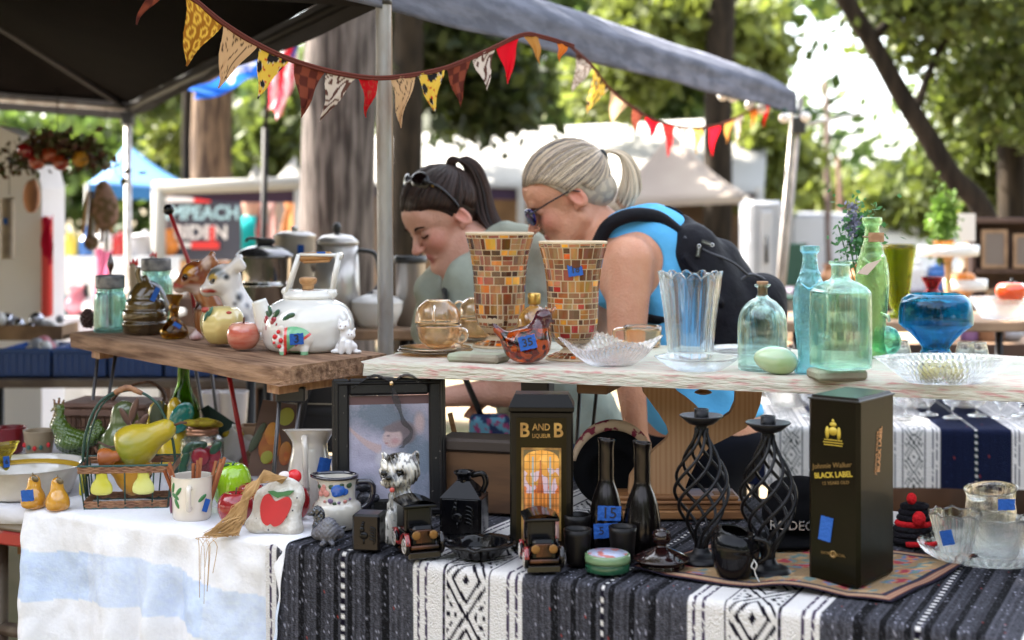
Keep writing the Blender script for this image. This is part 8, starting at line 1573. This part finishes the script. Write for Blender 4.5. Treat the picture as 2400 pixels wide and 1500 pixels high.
for c, s_, x, s in (('white', 'bowl', 1880, .07), ('cream', 'teapot', 1935, .06), ('black', 'bowl', 1990, .06), ('pink', 'jar', 2050, .06), ('white', 'vase', 2240, .07), ('purple', 'jar', 2300, .06), ('brown', 'pot', 2350, .08), ('grey', 'teapot', 2400, .06)): ware(c, s_, 'on the brown clothed table at right', x, 5.6, .80, s)
for c, s_, x, s in (('white', 'teapot', 1900, .1), ('copper', 'vase', 1960, .1), ('orange', 'vase', 2025, .1), ('brown', 'jar', 2080, .1), ('white', 'jar', 2160, .12), ('blue', 'jar', 2215, .1), ('cream', 'vase', 2290, .14), ('yellow', 'bowl', 2340, .12), ('green', 'jar', 2400, .12)): ware(c, s_, 'on the farther pale clothed table at right', x, 8.0, .86, s)
def cake(label, px, py, Y, w_, hh):
    t = thing('cake_stand', label, 'cake stand', at(px, py, Y)); b = B(Y / F); b.lathe([(w_, 0), (w_ + 3, 4), (w_ + 3, 26), (w_ - 3, 26), (w_ - 4, 6), (.1, 6)], 36, mod=lambda a, i, r, z: r * (1 + .01 * math.cos(a * 18))); b.build('plate', GLM['white'], t); b = B(Y / F); b.lathe(sprof([(34, -hh), (30, -hh + 6), (10, -hh + 16), (9, -14), (24, 0)], 3), 24); b.build('pedestal', M('spoon_tan'), t)
cake('large white cake stand with a plant and peach ornaments, above the ruby vase', 2222, 600, 5.9, 66, 120); cake('smaller white cake stand holding an orange squash', 2262, 680, 6.0, 46, 60)
t = thing('orange_squash', 'orange squash resting on the smaller cake stand', 'squash', at(2258, 674, 6.0)); b = B(6.0 / F); apple_mesh(b, (0, 0, 4), 28, 34, 8, .06, .2); b.build('squash_body', GLM['orange'], t); b = B(6.0 / F); b.tube([(0, 0, 34), (4, 0, 46)], 4, 6); b.build('stem', M('stem_brown'), t)
t = thing('potted_plant', 'leafy green potted plant on the large cake stand', 'plant', at(2212, 592, 5.9)); b = B(5.9 / F); b.lathe(wall([(18, 0), (24, 24), (26, 28)], 2), 20); b.build('plant_pot', GLM['orange'], t); C = np.random.normal(size=(500, 3)) * (17, 12, 36) + (0, 0, 74); quads('foliage', C * 5.9 / F, np.full(500, 9 * 5.9 / F), M('plant_leaf', (.12, .22, .03), .6, transl=.4), t)
t = thing('paper_sign', 'blank white card standing behind the large cake stand', 'card', at(2266, 566, 6.2)); b = B(6.2 / F); b.box((-20, 0, 0), (20, 2, 66)); b.build('card', GLM['white'], t); b = B(6.2 / F); b.tube([(0, 4, -100), (0, 4, 10)], 3, 6); b.build('card_stick', M('spoon_tan'), t)
t = thing('shelf_unit', 'dark brown shelf unit with picture frames at the far right', 'shelf unit', at(2370, 700, 7.2)); k = 7.2 / F; b = B(k)
for z in (-330, -200, -60, 60, 178): b.box((-90, 0, z), (110, 60, z + 10))
for x in (-92, 106): b.box((x, 0, -350), (x + 8, 60, 190))
b.box((-90, 60, -350), (110, 64, 190)); b.build('shelf_frame', M('shed_brown', (.1, .055, .04), .7, col2=(.06, .03, .025), ns=7), t)
for x, z, w_, h_ in ((-70, 72, 60, 90), (4, 72, 70, 80), (-60, -48, 50, 70)):
    fr_ = thing('framed_picture', f'small brown framed picture {"on the top shelf, left one" if x == -70 else "on the top shelf, right one" if z > 0 else "on the lower shelf"} of the dark shelf unit', 'framed picture', tuple(Vector(t.location) + Vector((x * k, -.01, z * k)))); b = B(k)
    for q in ((0, 0, 0, w_, 6, 8), (0, 0, h_ - 8, w_, 6, h_), (0, 0, 8, 8, 6, h_ - 8), (w_ - 8, 0, 8, w_, 6, h_ - 8)): b.box(q[:3], q[3:])
    b.build('frame', TBR, fr_); b = B(k); b.box((8, 2, 8), (w_ - 8, 5, h_ - 8)); b.build('picture_panel', M('dull_print', (.16, .13, .12), .4), fr_)
t = thing('green_chair', 'dark green folding chair to the right of the double tent leg', 'chair', at(1862, 760, 7.4)); k = 7.4 / F; b = B(k); b.box((-30, 0, 90), (30, 6, 190), bev=3); b.build('backrest', M('chair_green', (.02, .07, .05), .7), t); b = B(k); b.box((-30, -50, 60), (30, 0, 68), bev=2); b.build('seat', M('chair_green'), t)
gz = -t.location.z / k
for x in (-28, 28):
    for y in (-46, 2): b = B(k); b.tube([(x, y, gz), (x, y, 62 if y < 0 else 190)], 3, 6); b.build('leg', BLACKM, t)
# unseen trees added behind the camera to cut low sky reflections
B_ = []
for a in range(-170, 171, 14):
    if abs(a) < 60: continue
    r = random.uniform(11, 15); B_.append(((r * math.sin(R(a)), r * math.cos(R(a)), 4.2), (2.6, 2.6, 3.4), 1500, .34))
leaves(None, 'added_grove', B_, (.045, .075, .02), .2); tag(bpy.data.objects['added_grove'], 'ring of unseen trees added to close off the low sky', 'woodland', kind='stuff')
